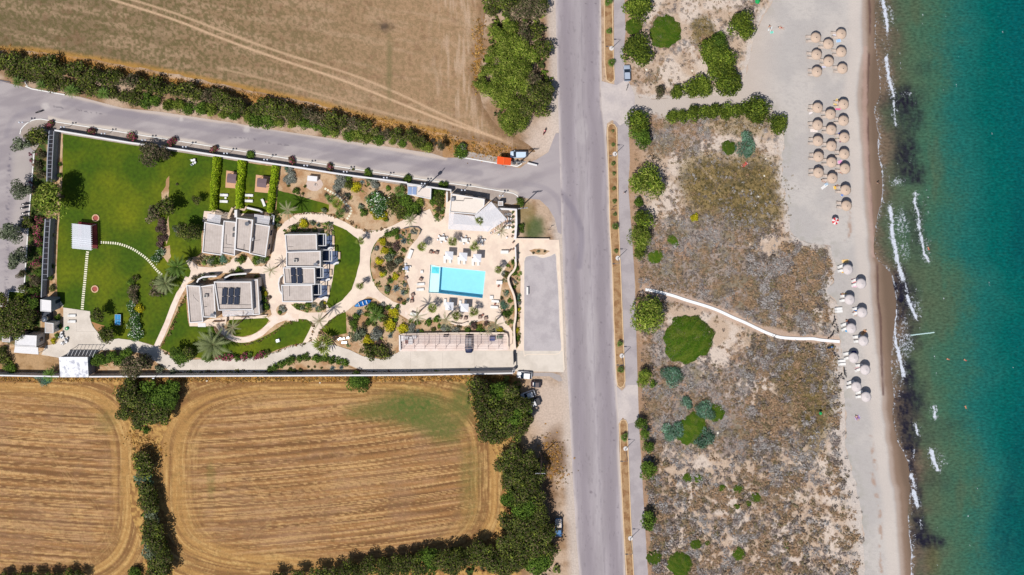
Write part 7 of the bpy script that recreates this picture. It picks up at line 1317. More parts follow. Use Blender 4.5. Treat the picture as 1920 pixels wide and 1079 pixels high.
# ================================================================ VEHICLES
M_tyre = mat('tyre', (44, 44, 46), rough=.8, var=0); M_rim = mat('rim', (180, 182, 188), rough=.3, metal=.6, var=0)
def paint(name, c): return mat('paint_'+name, c, rough=.25, spec=.6, var=0)
def loft(b, secs, closed=True):
    """secs: list of (x, [(y,z)...])"""
    n = len(secs[0][1]); V = [(x, y, z) for x, s in secs for y, z in s]; b.add(V, [(i*n+k, i*n+(k+1) % n, (i+1)*n+(k+1) % n, (i+1)*n+k) for i in range(len(secs)-1) for k in range(n)]+[tuple(range(n)), tuple((len(secs)-1)*n+k for k in range(n))[::-1]])
def sect(w, z0, z1, r=.12): return [(-w, z0+r), (-w*.97, z0), (w*.97, z0), (w, z0+r), (w, z1-r), (w*.9, z1-r*.25), (w*.6, z1), (-w*.6, z1), (-w*.9, z1-r*.25), (-w, z1-r)]
def car(x, y, deg, label, col, L=4.2, W=1.74, Hh=1.45, kind='hatch', cat='car', load=None, top=None, name='parked_car'):
    g = G(x, y, Hh*.6); t = thing(name, label, cat, (g.x, g.y, .03 if not (750 < x < 960 and y > 620) else .07), math.radians(deg)); l, w_ = L/2, W/2; b = MB(); zb = .25
    hood = {'hatch': .86, 'van': 1.0, 'pickup': .95, 'truck': 1.0}[kind]; rear = {'hatch': .95, 'van': 1.05, 'pickup': .95, 'truck': .9}[kind]
    loft(b, [(-l, sect(w_*.78, zb+.12, rear-.12)), (-l+.12, sect(w_*.93, zb, rear)), (-l*.5, sect(w_, zb, rear+.02)), (0, sect(w_, zb, rear+.02)), (l*.45, sect(w_, zb, hood+.06)), (l*.8, sect(w_*.95, zb, hood-.03)), (l-.08, sect(w_*.84, zb, hood-.14)), (l, sect(w_*.68, zb+.1, hood-.26))])
    body = b.build('body', col, t, True)
    x0, x1, x2, x3 = {'hatch': (-l+.15, -l+.55, l*.08, l*.48), 'van': (-l+.1, -l+.25, l*.28, l*.62), 'pickup': (-l*.12, -l*.05, l*.28, l*.6), 'truck': (-l*.02, l*.05, l*.45, l*.7)}[kind]
    b = MB(); zt = Hh-.03; V = []
    for z, a, c, ww in ((rear-.02, x0, x3, w_*.92), (zt, x1, x2, w_*.76)): V += [(a, -ww, z), (c, -ww*.94, z), (c, ww*.94, z), (a, ww, z)]
    b.add(V, [(0, 1, 5, 4), (1, 2, 6, 5), (2, 3, 7, 6), (3, 0, 4, 7), (4, 5, 6, 7)]); b.build('windows', M_glass, t)
    b = MB(); b.prism([(x1+.02, -w_*.77), (x2-.1, -w_*.76), (x2, -w_*.6), (x2, w_*.6), (x2-.1, w_*.76), (x1+.02, w_*.77)], zt-.01, zt+.035); b.build('roof', top or col, t)
    for s in (-1, 1):
        b = MB(); b.box((l-.16, s*w_*.68, hood-.24), (.2, .3, .12)); b.build('headlight', mat('lamp_glass', (236, 240, 246), rough=.1, var=0), t)
        b = MB(); b.box((-l+.08, s*w_*.7, rear-.25), (.12, .22, .16)); b.build('tail_light', mat('tail_red', (170, 30, 30), rough=.2, var=0), t)
        b = MB(); b.box((x3-.25, s*(w_+.07), rear), (.12, .16, .1)); b.build('wing_mirror', col, t)
        for fx in (-.62, .62):
            b = MB(); b.lathe([(.0, -.1), (.27, -.1), (.32, -.06), (.32, .06), (.27, .1), (0, .1)], 16); wh = b.build('wheel', M_tyre, t, True, (fx*l, s*(w_-.1), .32), (math.pi/2, 0, 0)); b = MB(); b.lathe([(0, .0), (.19, .0), (.19, .02), (0, .03)], 12, (0, 0, .1*-s)); b.build('rim', M_rim, wh)
    if kind in ('pickup', 'truck'):
        b = MB(); xa, xb = -l+.12, x0-.08; b.prism([(xa, -w_*.86), (xb, -w_*.86), (xb, w_*.86), (xa, w_*.86)], rear+.03, rear+.06); b.build('cargo_bed', mat('bed_dark', (84, 82, 84), var=.1) if kind == 'pickup' else mat('bed_pale', (232, 216, 200), var=.06), t)
        for s in (-1, 1): b = MB(); b.box(((xa+xb)/2, s*w_*.9, rear+.12), (xb-xa, .06, .22)); b.build('side_rail', col, t)
        if load: b = MB(); b.box(((xa*.2+xb*.8), .1, rear+.25), (.9, 1.1, .5)); b.box(((xa*.2+xb*.8)-.3, -.35, rear+.55), (.25, .5, .12)); b.build('load', load, t)
    return t
WH, SI, BK = paint('white', (244, 246, 250)), paint('silver', (178, 190, 208)), paint('black', (46, 48, 54))
car(1176, 137.5, 92, 'silver car parked facing up the cycle path beside a round bush', SI)
car(972.5, 290, 180, 'white van with blue windscreen parked beside the orange roofed shelter', paint('pale_blue', (206, 226, 246)), L=4.3, W=1.8, Hh=1.8, kind='van', cat='van', name='parked_van')
car(983.5, 704, 176, 'white hatchback parked at the end of the south wall', WH, L=3.9); car(1005, 721, 178, 'small dark red and black car in the row below the hotel exit', paint('dark_maroon', (62, 36, 42)), L=2.7, W=1.6)
car(990, 741.5, 200, 'white estate car half hidden by the grove', WH, L=3.8, W=1.7); car(996.5, 757.5, 200, 'dark pickup with a white load behind its cab, by the grove', paint('navy', (30, 44, 74)), L=4.9, W=1.8, kind='pickup', cat='pickup', load=M_cap, name='parked_pickup')
car(1047, 991, -90, 'small blue truck with a cream cargo bed at the roadside', paint('truck_blue', (84, 132, 182)), L=4.6, W=1.8, Hh=1.8, kind='truck', cat='truck', name='parked_truck')
car(879, 645.5, -90, 'dark navy car parked under the pink carport slats', paint('dark_navy', (34, 42, 78)), L=4.7, W=1.9)
def bike(x, y, deg, label, m=None, group=None, cat='motorbike', name='motorbike', s=1.0):
    g = G(x, y, .5*s); t = thing(name, label, cat, (g.x, g.y, .02), math.radians(deg), group, s); m = m or BK; motor = cat != 'bicycle'; r = .31
    for sx in (-.62, .62):
        b = MB(); n = 16; wd = .06 if motor else .025
        b.lathe([(r-.08*(1+motor), -wd), (r, -wd*.7), (r, wd*.7), (r-.08*(1+motor), wd), (r-.08*(1+motor), -wd)], 16); b.build('wheel', M_tyre, t, True, (sx, 0, r), (math.pi/2, 0, 0))
    b = MB()
    if motor: loft(b, [(-.75, sect(.07, .62, .76, .04)), (-.4, sect(.17, .45, .84, .08)), (0, sect(.16, .3, .82, .08)), (.25, sect(.18, .45, .98, .08)), (.5, sect(.1, .6, .9, .05))])
    else:
        for p, q in (((-.62, 0, r), (-.05, 0, .3)), ((-.62, 0, r), (-.15, 0, .8)), ((-.05, 0, .3), (-.15, 0, .8)), ((-.05, 0, .3), (.45, 0, .85)), ((-.15, 0, .78), (.45, 0, .85))): b.tube([p, q], .022, 6)
    b.build('frame', m, t, motor); b = MB(); b.box((-.32 if motor else -.18, 0, .86), (.6 if motor else .26, .24 if motor else .15, .07)); b.build('saddle', M_tyre, t)
    b = MB(); b.tube([(.62, 0, r), (.42, 0, 1.0)], .03, 6); b.tube([(.36, -.33, 1.03), (.44, 0, 1.0), (.36, .33, 1.03)], .025, 6); b.build('handlebar', M_dark, t); return t
for i, (x, y) in enumerate(((47, 383), (44.5, 390), (46.3, 399.5), (44.5, 407.5), (47, 414.5))): bike(x, y, 180+R.uniform(-8, 8), f'{_ord(i+1)} black motorbike from the top in the row beside the white kerb', group='motorbikes beside the white kerb', s=1.15)
bike(73.4, 210, 20, 'black motorbike riding alone on the bend of the side road', s=1.1); bike(1021, 247, 70, 'red motor scooter standing on the pale gravel corner', paint('red', (190, 40, 50)), s=1.1)
bike(1176, 164, 75, 'bicycle standing below the silver car', cat='bicycle', name='bicycle'); bike(1558, 651, 20, 'blue scooter at the inland edge of the beach', paint('blue', (50, 110, 170)), s=1.0)
for i, (x, y, a) in enumerate(((1564, 600, 80), (1564, 605, 60), (1568.5, 618.5, 130), (1570, 615, 110), (1558, 631, 40), (1561, 626.5, 60), (1564, 663, 120), (1569, 667, 140), (1583.5, 697, 95), (1585, 702, 110), (1575, 706, 50), (1578, 709, 150))): bike(x, y, a, f'{_ord(i+1)} bicycle from the top left among those parked behind the lower parasols', group='bicycles behind the lower parasols', cat='bicycle', name='bicycle', s=1.1, m=mat('bike_dark', (70, 72, 92), var=0))
# ================================================================ POLES AND LAMPS
M_conc2 = mat('pole_timber', (126, 110, 98), var=.1, sc=5)
def streetlamp(x, y, label):
    g = G(x, y); t = thing('street_lamp', label, 'street lamp', (g.x, g.y, .12)); b = MB(); b.tube([(0, 0, 0), (0, 0, 7.3)], [.09, .05], 8); b.build('mast', M_grey, t); b = MB(); b.tube([(0, 0, 7.2), (-.7, .05, 7.5), (-1.3, .05, 7.5)], .035, 6); b.build('arm', M_grey, t); b = MB(); b.box((-1.5, .05, 7.47), (.62, .24, .12)); b.build('lamp_head', M_dark, t)
    b = MB(); b.lathe([(0, 0), (.62, 0), (.6, .14), (0, .14)], 14); b.build('footing', mat('pale_concrete', (226, 220, 216), var=.04), t)
for i, (x, y) in enumerate(((1146.5, 91), (1153, 289), (1158.5, 484), (1166, 667), (1173, 841), (1182, 1009))): streetlamp(x, y, f'{_ord(i+1)} street lamp from the top in the strip beside the cycle path')
for i, (x, y) in enumerate(((1148, 391), (1031, 428))):
    g = G(x, y); t = thing('road_sign', ['small dark sign post in the strip between road and cycle path', 'small dark sign post on the dry corner lot'][i], 'sign', (g.x, g.y, .05)); b = MB(); b.tube([(0, 0, 0), (0, 0, 2.4)], .04, 6); b.build('post', M_grey, t); b = MB(); b.box((0, 0, 2.2), (.9, .05, .6), .3); b.build('board', M_dark, t)
def upole(x, y, h, label, rz, arms=1, tr=False, lean=(0, 0)):
    g = G(x, y); t = thing('utility_pole', label, 'utility pole', (g.x, g.y, 0), rz); b = MB(); b.tube([(0, 0, 0), (lean[0], lean[1], h)], [.17, .11], 8); b.build('pole', M_conc2, t)
    for k in range(arms):
        z = h-.25-.8*k; b = MB(); b.box((lean[0], lean[1], z), (2.4, .12, .12)); a = b.build('crossarm', M_grey, t)
        for dx in (-1.1, -.55, .55, 1.1): b = MB(); b.lathe([(0, 0), (.07, .02), (.05, .12), (.08, .16), (0, .24)], 8, (lean[0]+dx, lean[1], z+.06)); b.build('insulator', M_cap, a)
    if tr: b = MB(); b.lathe([(0, 0), (.42, 0), (.42, 1.1), (0, 1.15)], 12, (.35, 0, h*.72)); b.build('transformer', M_grey, t, True)
upole(804, 345, 11, 'utility pole with a transformer standing on the pavement near the pump block', .9, 2, True); upole(984.5, 381, 10.5, 'utility pole at the street corner with a pair of crossarms', .1, 2); upole(981, 299, 9.5, 'utility pole beside the white van at the junction', .05, 2); upole(1016, 852.5, 10.8, 'utility pole rising out of the lower grove beside the road', .0, 1)
g = G(306, 697); t = thing('garden_lamp_post', 'white lamp post leaning in the picture over the south wall corner', 'lamp post', (g.x, g.y, 0)); t['label'] = 'tall white lamp post at the south wall next to the brown tree'; b = MB(); b.tube([(0, 0, 0), (0, 0, 5)], [.07, .05], 8); b.build('mast', M_whitem, t); b = MB(); b.box((0, 0, 5.05), (.5, .25, .12)); b.build('lamp_head', M_cap, t)
t0 = None
for i, (x, y) in enumerate(((55, 229), (132, 237.5), (207, 249.5), (282, 261.5), (357, 274), (433, 286), (507, 297.5), (581, 308.5), (654, 320), (728, 331), (798, 342), (872, 354), (942, 364.5))):
    g = G(x, y); lab = f'{_ord(i+1)} twin globe lamp post from the left on the hotel pavement'
    if t0 is None:
        t0 = thing('globe_lamp', lab, 'lamp post', (g.x, g.y, .1), 0, 'globe lamps on the pavement'); b = MB(); b.tube([(0, 0, 0), (0, 0, 2.9)], [.06, .045], 8); b.tube([(-.36, 0, 2.9), (.36, 0, 2.9)], .03, 6); b.build('mast', M_dark, t0)
        for s in (-1, 1): b = MB(); b.lathe([(0, 0)]+[(.22*math.sin(a), .22-.22*math.cos(a)) for a in (.5, 1.05, 1.57, 2.1, 2.6)]+[(0, .44)], 12, (s*.4, 0, 2.9)); b.build('globe', mat('opal_globe', (240, 244, 255), rough=.3, var=0), t0, True)
    else: copy_tree(t0, (g.x, g.y, .1), 0, lab)
t = thing('white_bench', 'white metal bench or ramp standing on the grey gravel car park', 'bench', G(989, 545)); t['label'] = 'long white bench standing on the left side of the grey gravel'; b = MB(); b.box((0, 0, .45), (.5, 2.0, .06)); b.build('seat', M_cush, t); b = MB(); b.box((.26, 0, .7), (.06, 2.0, .35)); b.build('backrest', M_grey, t)
for s in (-1, 1): b = MB(); b.box((0, s*.85, .22), (.45, .06, .44)); b.build('leg', M_dark, t)
# ================================================================ BEACH
M_straw = mat('straw', (218, 193, 172), var=.1, sc=7, bump=.03, bsc=18); M_straw2 = mat('pale_canvas', (226, 216, 214), var=.06, sc=4)
def umbrella_proto(kind, label):
    t = thing('beach_parasol', label, 'parasol', (0, 0, 0)); n = 28; b = MB(); rr = random.Random(3); R0 = 1.36; prof = [(0, 2.78), (.12, 2.74), (.5, 2.55), (.95, 2.36), (R0, 2.2)]
    V = []
    for j, (r, z) in enumerate(prof):
        for k in range(n): a = 6.283*k/n; q = (1+rr.uniform(-.03, .03)*(j > 2)) if kind == 'straw' else (1-.035*abs(math.sin(a*4))*(j > 1)); V.append((r*q*math.cos(a), r*q*math.sin(a), z+rr.uniform(-.02, .02)*(j > 1)))
    for k in range(n): a = 6.283*k/n; V.append((V[4*n+k][0]*.97, V[4*n+k][1]*.97, 2.05))
    F = [(j*n+k, (j+1)*n+k, (j+1)*n+(k+1) % n, j*n+(k+1) % n) for j in range(5) for k in range(n)]; b.add(V, F); b.build('canopy', M_straw if kind == 'straw' else M_straw2, t, True)
    b = MB(); b.tube([(0, 0, 0), (0, 0, 2.7)], .05, 8); b.build('pole', M_wood, t); b = MB(); b.lathe([(0, 0), (.13, 0), (.09, .14), (0, .2)], 9, (0, 0, 2.72)); b.build('cap', M_dark if kind == 'straw' else M_cap, t)
    b = MB()
    for k in range(8): a = 6.283*k/8; b.tube([(0, 0, 2.6), (R0*.93*math.cos(a), R0*.93*math.sin(a), 2.13)], .02, 4)
    b.build('ribs', M_wood, t); return t
TAN = {}
def tanify(o, yes):
    if not yes: return
    for ch in o.children:
        k = ch.data.name
        if k not in TAN:
            me = ch.data.copy(); me.materials[0] = M_tan if 'matt' in ch.name or 'backrest' in ch.name else M_tanf; TAN[k] = me
        ch.data = TAN[k]
U1 = [(1577.6, 64), (1530, 71), (1553.5, 83), (1578, 97.6), (1531.4, 103), (1554, 116), (1580, 129), (1532, 135)]
U2 = [(1582, 196), (1533.4, 202.5), (1557.6, 214.7), (1582, 226.7), (1533.4, 235), (1559, 244), (1583.5, 258.4), (1534, 265), (1559.3, 274.3), (1583.5, 289.3), (1535, 294.3), (1559.8, 304.8), (1584.8, 316.8), (1535, 324.3), (1561, 334.8), (1586, 356.7), (1587.6, 386.4)]
U3 = [(1590, 506), (1615, 532.5), (1593.5, 562.6), (1617, 586.5), (1596.5, 616.5), (1619.3, 640), (1601, 671.7), (1622.7, 694), (1606, 726), (1624.3, 745)]
col3 = lambda x, a, b_: 'left' if x < a else ('right' if x > b_ else 'middle')
for U, kind, where, grp in ((U1, 'straw', 'in the uppermost group', 'straw parasols, uppermost group'), (U2, 'straw', 'in the long central group', 'straw parasols, long central group'), (U3, 'canvas', 'in the lower zigzag group', 'pale parasols, lower zigzag group')):
    p0 = None; cnt = {}
    for (x, y) in U:
        if U is U3: c = 'left' if U.index((x, y)) % 2 == 0 else 'right'
        else: c = col3(x, 1545, 1570)
        cnt[c] = cnt.get(c, 0)+1; lab = f'{_ord(cnt[c])} {"straw" if kind == "straw" else "pale"} parasol from the top of the {c} column {where}'; g = G(x, y, 2.3)
        if p0 is None: p0 = umbrella_proto(kind, lab); p0.location = (g.x, g.y, .01); p0['group'] = grp; o = p0
        else: o = copy_tree(p0, (g.x, g.y, .01), R.uniform(0, 6), lab)
        for k in (-1, 1):
            ux = (g.x*P+960); uy = 539.5-g.y*P; lg = lounger(ux-R.uniform(5, 7.5), uy+k*4.2+1, R.uniform(-9, 4) if U is not U3 else R.uniform(2, 22), f'{"upper" if k < 0 else "lower"} lounger at {_ord(cnt[c])} parasol of the {c} column {where}', 'loungers of the beach parasols', z=.012); tanify(lg, U is not U3)
for x, y, l in ((1572, 579, 'upper of two white loungers apart beside the third pale parasol'), (1572.5, 584, 'lower of two white loungers apart beside the third pale parasol'), (1578, 677, 'upper of two white loungers apart beside the seventh pale parasol'), (1578.5, 683, 'lower of two white loungers apart beside the seventh pale parasol')): lounger(x, y, 4, l, z=.012)
# red and white parasol, green parasols
def small_parasol(x, y, r, label, m1, m2, h=1.9):
    g = G(x, y, h); t = thing('beach_parasol', label, 'parasol', (g.x, g.y, .01)); n = 16
    for nm, mm, par in (('canopy', m1, 0), ('canopy_stripe', m2, 1)):
        b = MB()
        for k in range(8):
            if k % 2 == par:
                a0, a1 = 6.283*k/8, 6.283*(k+1)/8; am = (a0+a1)/2; c = lambda a, q, z: (r*q*math.cos(a), r*q*math.sin(a), z)
                b.add([(0, 0, h+.25), c(a0, .55, h+.15), c(am, .56, h+.16), c(a1, .55, h+.15), c(a0, 1, h-.08), c(am, .95, h-.05), c(a1, 1, h-.08)], [(0, 1, 2), (0, 2, 3), (1, 4, 5, 2), (2, 5, 6, 3)])
        b.build(nm, mm, t)
    b = MB(); b.tube([(0, 0, 0), (0, 0, h+.3)], .025, 6); b.build('pole', M_whitem, t); return t
red = mat('canvas_red', (220, 60, 66), var=.02); wht = mat('canvas_white', (246, 240, 238), var=.02); gr_ = mat('canvas_green', (40, 176, 96), var=.03)
small_parasol(1566.5, 415, .92, 'small red and white striped parasol alone between the two beach groups', red, wht); small_parasol(1420.5, 3, .65, 'small green parasol at the top edge of the sand', gr_, gr_, 1.4); small_parasol(1539, 775.5, .42, 'tiny bright green parasol in the lower dry grass', gr_, gr_, 1.2)
# towels, mats and bags
def flat(x, y, deg, sx, sy, c, label, name='towel', z=.02):
    g = G(x, y); t = thing(name, label, name.replace('_', ' '), (g.x, g.y, z), math.radians(deg)); nx, ny = 8, 5; b = MB(); rr = random.Random(int(x*7+y))
    V = [((i/nx-.5)*sx, (j/ny-.5)*sy+rr.uniform(-.02, .02), .02+rr.uniform(0, .05)) for j in range(ny+1) for i in range(nx+1)]
    b.add(V, [(j*(nx+1)+i, j*(nx+1)+i+1, (j+1)*(nx+1)+i+1, (j+1)*(nx+1)+i) for j in range(ny) for i in range(nx)]); b.build('cloth', mat(f'cloth_{c[0]}_{c[1]}_{c[2]}', c, var=.04), t, True)
    b = MB()
    for s in (-1, 1): b.box((s*sx*.44, 0, .07), (.08, sy*.96, .02))
    b.build('border', mat('cloth_border', (240, 238, 232), var=0), t); return t
for x, y, d, sx, sy, c, l in ((1565, 65, -10, 1.0, .6, (226, 226, 240), 'pale towel left of the top right straw parasol'), (1572, 77, 8, 1.3, .75, (170, 206, 244), 'light blue towel below the top right straw parasol'), (1544.5, 125, 0, 1.0, .6, (214, 214, 244), 'lilac towel between two straw parasols of the upper group'), (1568, 192, 60, 1.9, .85, (244, 214, 110), 'yellow towel left of the first parasol of the central group'), (1571, 204, 0, 1.6, .7, (232, 110, 160), 'pink towel below the first parasol of the central group'), (1524, 199, 50, 1.2, .7, (240, 200, 120), 'orange towel at the top left parasol of the central group'), (1520, 212, 30, 1.0, .5, (244, 236, 238), 'white towel on the sand left of the central group'), (1526, 245, 0, 1.9, .8, (244, 232, 226), 'cream towel in the left column of the central group'), (1573, 252, 50, 1.1, .6, (110, 110, 186), 'violet towel in the right column of the central group'), (1568, 262, 40, .9, .6, (244, 228, 160), 'pale yellow towel in the right column of the central group'), (1575, 265, 0, .6, .6, (140, 70, 110), 'plum coloured bag like towel below the violet one'), (1575, 304, 20, 1.3, .8, (240, 170, 210), 'pink patterned towel between two right column parasols'), (1545.5, 350, 38, 1.9, .7, (238, 236, 234), 'white towel near the lower end of the central group'), (1549, 346, 38, .9, .7, (50, 170, 226), 'bright blue towel near the lower end of the central group'), (1567, 352, 8, 1.3, .85, (244, 198, 90), 'golden towel left of the second lowest straw parasol'), (1579, 366, 40, .8, .5, (100, 140, 220), 'little blue towel below the second lowest straw parasol'), (1585, 490, 4, 1.9, .8, (246, 204, 130), 'orange towel above the first pale parasol'), (1580, 509, 0, .8, .8, (244, 190, 90), 'square orange towel left of the first pale parasol'), (1602, 526, 20, 1.6, 1.0, (236, 120, 130), 'red towel left of the second pale parasol'), (1602, 536, 0, 1.3, .8, (240, 190, 210), 'pink towel below the red one at the second pale parasol'), (1583, 554, 0, 1.5, .9, (238, 214, 100), 'yellow towel left of the third pale parasol'), (1603, 583, 60, 1.1, .7, (40, 120, 200), 'blue towel left of the fourth pale parasol'), (1588, 606, 40, 1.2, .8, (240, 170, 190), 'rosy towel at the fifth pale parasol'), (1587.5, 620, 80, .9, .7, (30, 160, 220), 'turquoise towel below the fifth pale parasol'), (1619, 624, 45, 1.8, .9, (248, 206, 150), 'peach towel above the sixth pale parasol'), (1601, 661, 0, 1.6, .7, (40, 50, 120), 'navy towel in the shade of the seventh pale parasol'), (1607, 691, 30, 1.5, .8, (220, 190, 190), 'dusty pink towel left of the eighth pale parasol'), (1602.5, 718, 5, 1.2, .9, (110, 150, 190), 'steel blue towel in the shade of the ninth pale parasol'), (1624, 737, 5, 1.2, .9, (96, 136, 190), 'steel blue towel in the shade of the tenth pale parasol'), (1607.5, 783, 30, 1.4, 1.0, (150, 120, 190), 'purple towel alone on the sand at the lower beach'), (1444, 54, 70, 1.4, .8, (220, 236, 240), 'pale towel on the open sand near the top'), (1447, 61, 10, 1.0, .6, (130, 220, 200), 'mint towel on the open sand near the top'), (1396, 309, 35, 1.8, .8, (220, 96, 88), 'red and white mat lying on the dune grass')): flat(x, y, d, sx, sy, c, l)
for i, (x, y, s) in enumerate(((1300, 328, .5), (1436, 298, .4), (1433, 330, .5), (1422, 369, .5), (1417, 386, .5), (1298, 133, .6), (1355, 240, .3), (1424, 240, .4), (1249, 357, .2), (1231, 420, .25), (1504, 463, .4), (1501, 551, .4), (1212, 131, .7), (1294, 947, .5), (1346, 812, .6), (1392, 358, .5), (600, 718, .4), (388, 714, .5), (250, 718, .4), (232, 770, .5))):
    g = G(x, y); t = link('pale_stone', None if False else (lambda b: (b.lathe([(0, 0), (.5, .05), (.55, .25), (.3, .45), (0, .5)], 8), b.mesh('pale_stone', mat('pale_rock', (240, 232, 214), var=.06)))[1])(MB()), None, (g.x, g.y, .0), (0, 0, i)); t.scale = (s, s*.8, s*.6); setp(t, f'{_ord(i+1)} of the small pale stones scattered over dunes and field edges', 'stone', 'small pale stones')
# ================================================================ PEOPLE
def body_mesh(pose):
    J = {'pel': (0, 0, .95), 'sp': (0, -.02, 1.15), 'ch': (0, -.01, 1.35), 'nk': (0, .0, 1.5), 'hd': (0, .03, 1.6), 'ht': (0, .03, 1.72)}
    for s, n in ((-1, 'l'), (1, 'r')):
        J[n+'sh'] = (s*.18, 0, 1.42); J[n+'el'] = (s*.30, 0, 1.16); J[n+'wr'] = (s*.34, .08, .93); J[n+'hp'] = (s*.1, 0, .9); J[n+'kn'] = (s*.13, .03, .5); J[n+'an'] = (s*.13, -.02, .09); J[n+'to'] = (s*.15, .17, .03)
        for k in range(4): J[f'{n}f{k}'] = (s*(.325+.018*k), .10+.012*k, .83-.01*(k % 2)); J[f'{n}fp{k}'] = (s*(.33+.012*k), .09+.008*k, .89)
        J[n+'th'] = (s*.30, .14, .875)
    if pose == 'walk':
        J['lkn'] = (-.1, .2, .53); J['lan'] = (-.1, .16, .1); J['lto'] = (-.1, .34, .05); J['rkn'] = (.1, -.05, .5); J['ran'] = (.1, -.3, .14); J['rto'] = (.1, -.15, .03)
    if pose == 'lie':
        J['lel'] = (-.42, 0, 1.3); J['rel'] = (.42, 0, 1.25); J['lkn'] = (-.17, .1, .5); J['lan'] = (-.22, -.02, .1)
    names = list(J); I = {n: i for i, n in enumerate(names)}; E = [('pel', 'sp'), ('sp', 'ch'), ('ch', 'nk'), ('nk', 'hd'), ('hd', 'ht')]
    for n in 'lr':
        E += [('ch', n+'sh'), (n+'sh', n+'el'), (n+'el', n+'wr'), ('pel', n+'hp'), (n+'hp', n+'kn'), (n+'kn', n+'an'), (n+'an', n+'to'), (n+'wr', n+'th')]
        for k in range(4): E += [(n+'wr', f'{n}fp{k}'), (f'{n}fp{k}', f'{n}f{k}')]
    me = bpy.data.meshes.new('body'); me.from_pydata([J[n] for n in names], [(I[a], I[b]) for a, b in E], []); o = bpy.data.objects.new('tmp', me); C.objects.link(o)
    mo = o.modifiers.new('s', 'SKIN'); RAD = {'pel': .15, 'sp': .13, 'ch': .16, 'nk': .06, 'hd': .105, 'ht': .09, 'sh': .065, 'el': .045, 'wr': .03, 'hp': .1, 'kn': .065, 'an': .042, 'to': .035, 'th': .011}
    for n in names:
        k = n if n in RAD else n[1:]; r = RAD.get(k, .011); me.skin_vertices[0].data[I[n]].radius = (r*1.05, r*.85) if n in ('pel', 'sp', 'ch') else (r, r)
    me.skin_vertices[0].data[0].use_root = True; s2 = o.modifiers.new('u', 'SUBSURF'); s2.levels = 1; s2.render_levels = 1
    dg = bpy.context.evaluated_depsgraph_get(); out = bpy.data.meshes.new_from_object(o.evaluated_get(dg)); bpy.data.objects.remove(o); out.polygons.foreach_set('use_smooth', [True]*len(out.polygons))
    if pose == 'lie': out.transform(Matrix.Translation((0, 0, .14)) @ Matrix.Rotation(-math.pi/2, 4, 'X') @ Matrix.Translation((0, 0, -.9)))
    if pose == 'lie':
        pass
    return out
BODY = {p: body_mesh(p) for p in ('stand', 'walk', 'lie')}
SK = [mat('skin_tan', (206, 148, 116), var=.02), mat('skin_light', (228, 180, 152), var=.02)]
def person(x, y, pose, deg, label, wear=(200, 60, 60), hair=(60, 44, 36), z=.0, hat=None):
    g = G(x, y, .5 if pose != 'lie' else .2); t = thing('person', label, 'person', (g.x, g.y, z), math.radians(deg)); me = BODY[pose].copy(); me.materials.clear(); me.materials.append(SK[int(x) % 2]); link('body', me, t)
    lie = Matrix.Translation((0, 0, .14)) @ Matrix.Rotation(-math.pi/2, 4, 'X') @ Matrix.Translation((0, 0, -.9)) if pose == 'lie' else Matrix()
    mw = mat(f'swimwear_{wear[0]}_{wear[1]}_{wear[2]}', wear, var=.02); mh = mat(f'hair_{hair[0]}', hair, var=.1)
    b = MB(); b.lathe([(.0, .80), (.15, .82), (.185, .92), (.175, 1.02), (0, 1.03)], 14); b.V = [lie @ Vector((v.x, v.y*.85, v.z)) for v in b.V]; b.build('shorts', mw, t, True)
    b = MB(); b.lathe([(0, 1.8), (.07, 1.79), (.115, 1.73), (.125, 1.64), (.10, 1.56), (0, 1.6)], 12); b.V = [lie @ Vector((v.x, v.y-.0, v.z)) for v in b.V]; b.build('hair', mh, t, True)
    b = MB()
    for s in (-1, 1): b.box((s*.035, .128, 1.66), (.022, .012, .012), M=lie)
    b.box((0, .135, 1.62), (.02, .03, .045), M=lie); b.box((0, .125, 1.575), (.045, .012, .012), M=lie); b.build('face', mat('face_dark', (150, 90, 76), var=0), t); return t
def lying(x, y, deg, l, w_, z=.06, **k): return person(x, y, 'lie', deg, l, w_, z=z, **k)
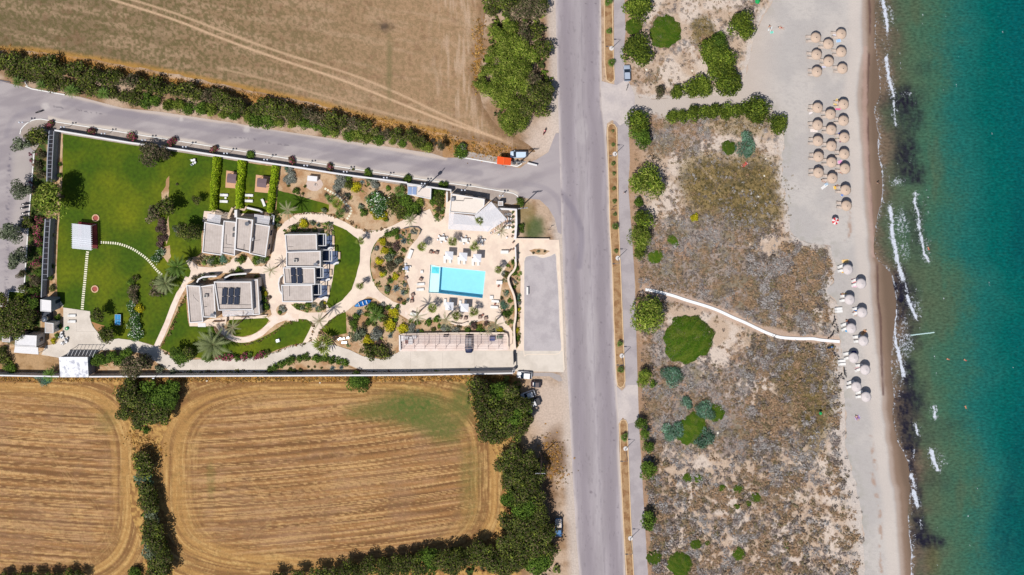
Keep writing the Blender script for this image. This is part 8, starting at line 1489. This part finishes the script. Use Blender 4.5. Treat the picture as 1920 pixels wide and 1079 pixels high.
person(1645, 343, 'walk', 200, 'person in white shorts walking on the wet sand at the water edge', (236, 230, 226), z=-.03); person(1171, 362, 'walk', 10, 'person in dark red with a white hat walking on the cycle path', (120, 40, 50), hair=(240, 240, 240), z=.03)
lying(1465, 52.5, 75, 'person sunbathing alone in red swimwear on the open sand near the top', (200, 60, 80)); lying(1444, 53, 10, 'person lying on a pale towel near the top of the sand', (60, 130, 150)); lying(1569, 192, -30, 'person lying on the yellow towel in the central group', (150, 60, 40)); lying(1545, 340, 60, 'person lying beside the white and blue towels', (210, 110, 70)); lying(1572, 350, 80, 'person lying on the golden towel by the second lowest straw parasol', (170, 80, 60))
lying(1607.5, 784, 30, 'person in dark swimwear lying on the purple towel at the lower beach', (60, 50, 90)); lying(1620, 623, -45, 'person lying on the peach towel above the sixth pale parasol', (150, 70, 40)); lying(1525, 240, 60, 'person lying in the left column of the central group', (40, 40, 60)); lying(1582, 553, 80, 'person lying on the yellow towel beside the third pale parasol', (70, 60, 40)); lying(1603, 588, 20, 'person sitting low beside the fourth pale parasol', (180, 40, 60)); lying(1576, 323, 60, 'person lying left of the lowest right straw parasols', (200, 90, 60)); lying(1590, 604, 40, 'person lying on the rosy towel at the fifth pale parasol', (70, 60, 130))
for x, y, d, l, w_ in ((1742, 468, 20, 'swimmer in bright red just behind the outer breaking wave', (230, 60, 60)), (1780, 675, 70, 'swimmer alone in the green water beyond the white float line', (150, 60, 70)), (1812, 677, 60, 'swimmer farthest out in the green water', (180, 50, 80)), (1812, 766, 20, 'swimmer in the green water below the other two', (210, 130, 90))): lying(x, y, d, l, w_, z=-.17)
g = G(1729, 626); t = thing('float_line', 'white float line lying straight out from the surf', 'float line', (g.x, g.y, .02), .12); b = MB()
for k in range(22): b.lathe([(0, -.09), (.17, -.07), (.17, .07), (0, .09)], 8, (-2.9+k*.28, R.uniform(-.03, .03), .08))
b.build('floats', mat('float_white', (206, 236, 232), var=.04), t, True); b = MB(); b.tube([(-3, 0, .06), (3.3, 0, .06)], .03, 6); b.build('rope', M_whitem, t)
sheet('beach', [(1180, -400), (1660, -400), (1660, 1500), (1226, 1500), (1190, 200)], -0.16, mat('sand_under', (200, 182, 168)))
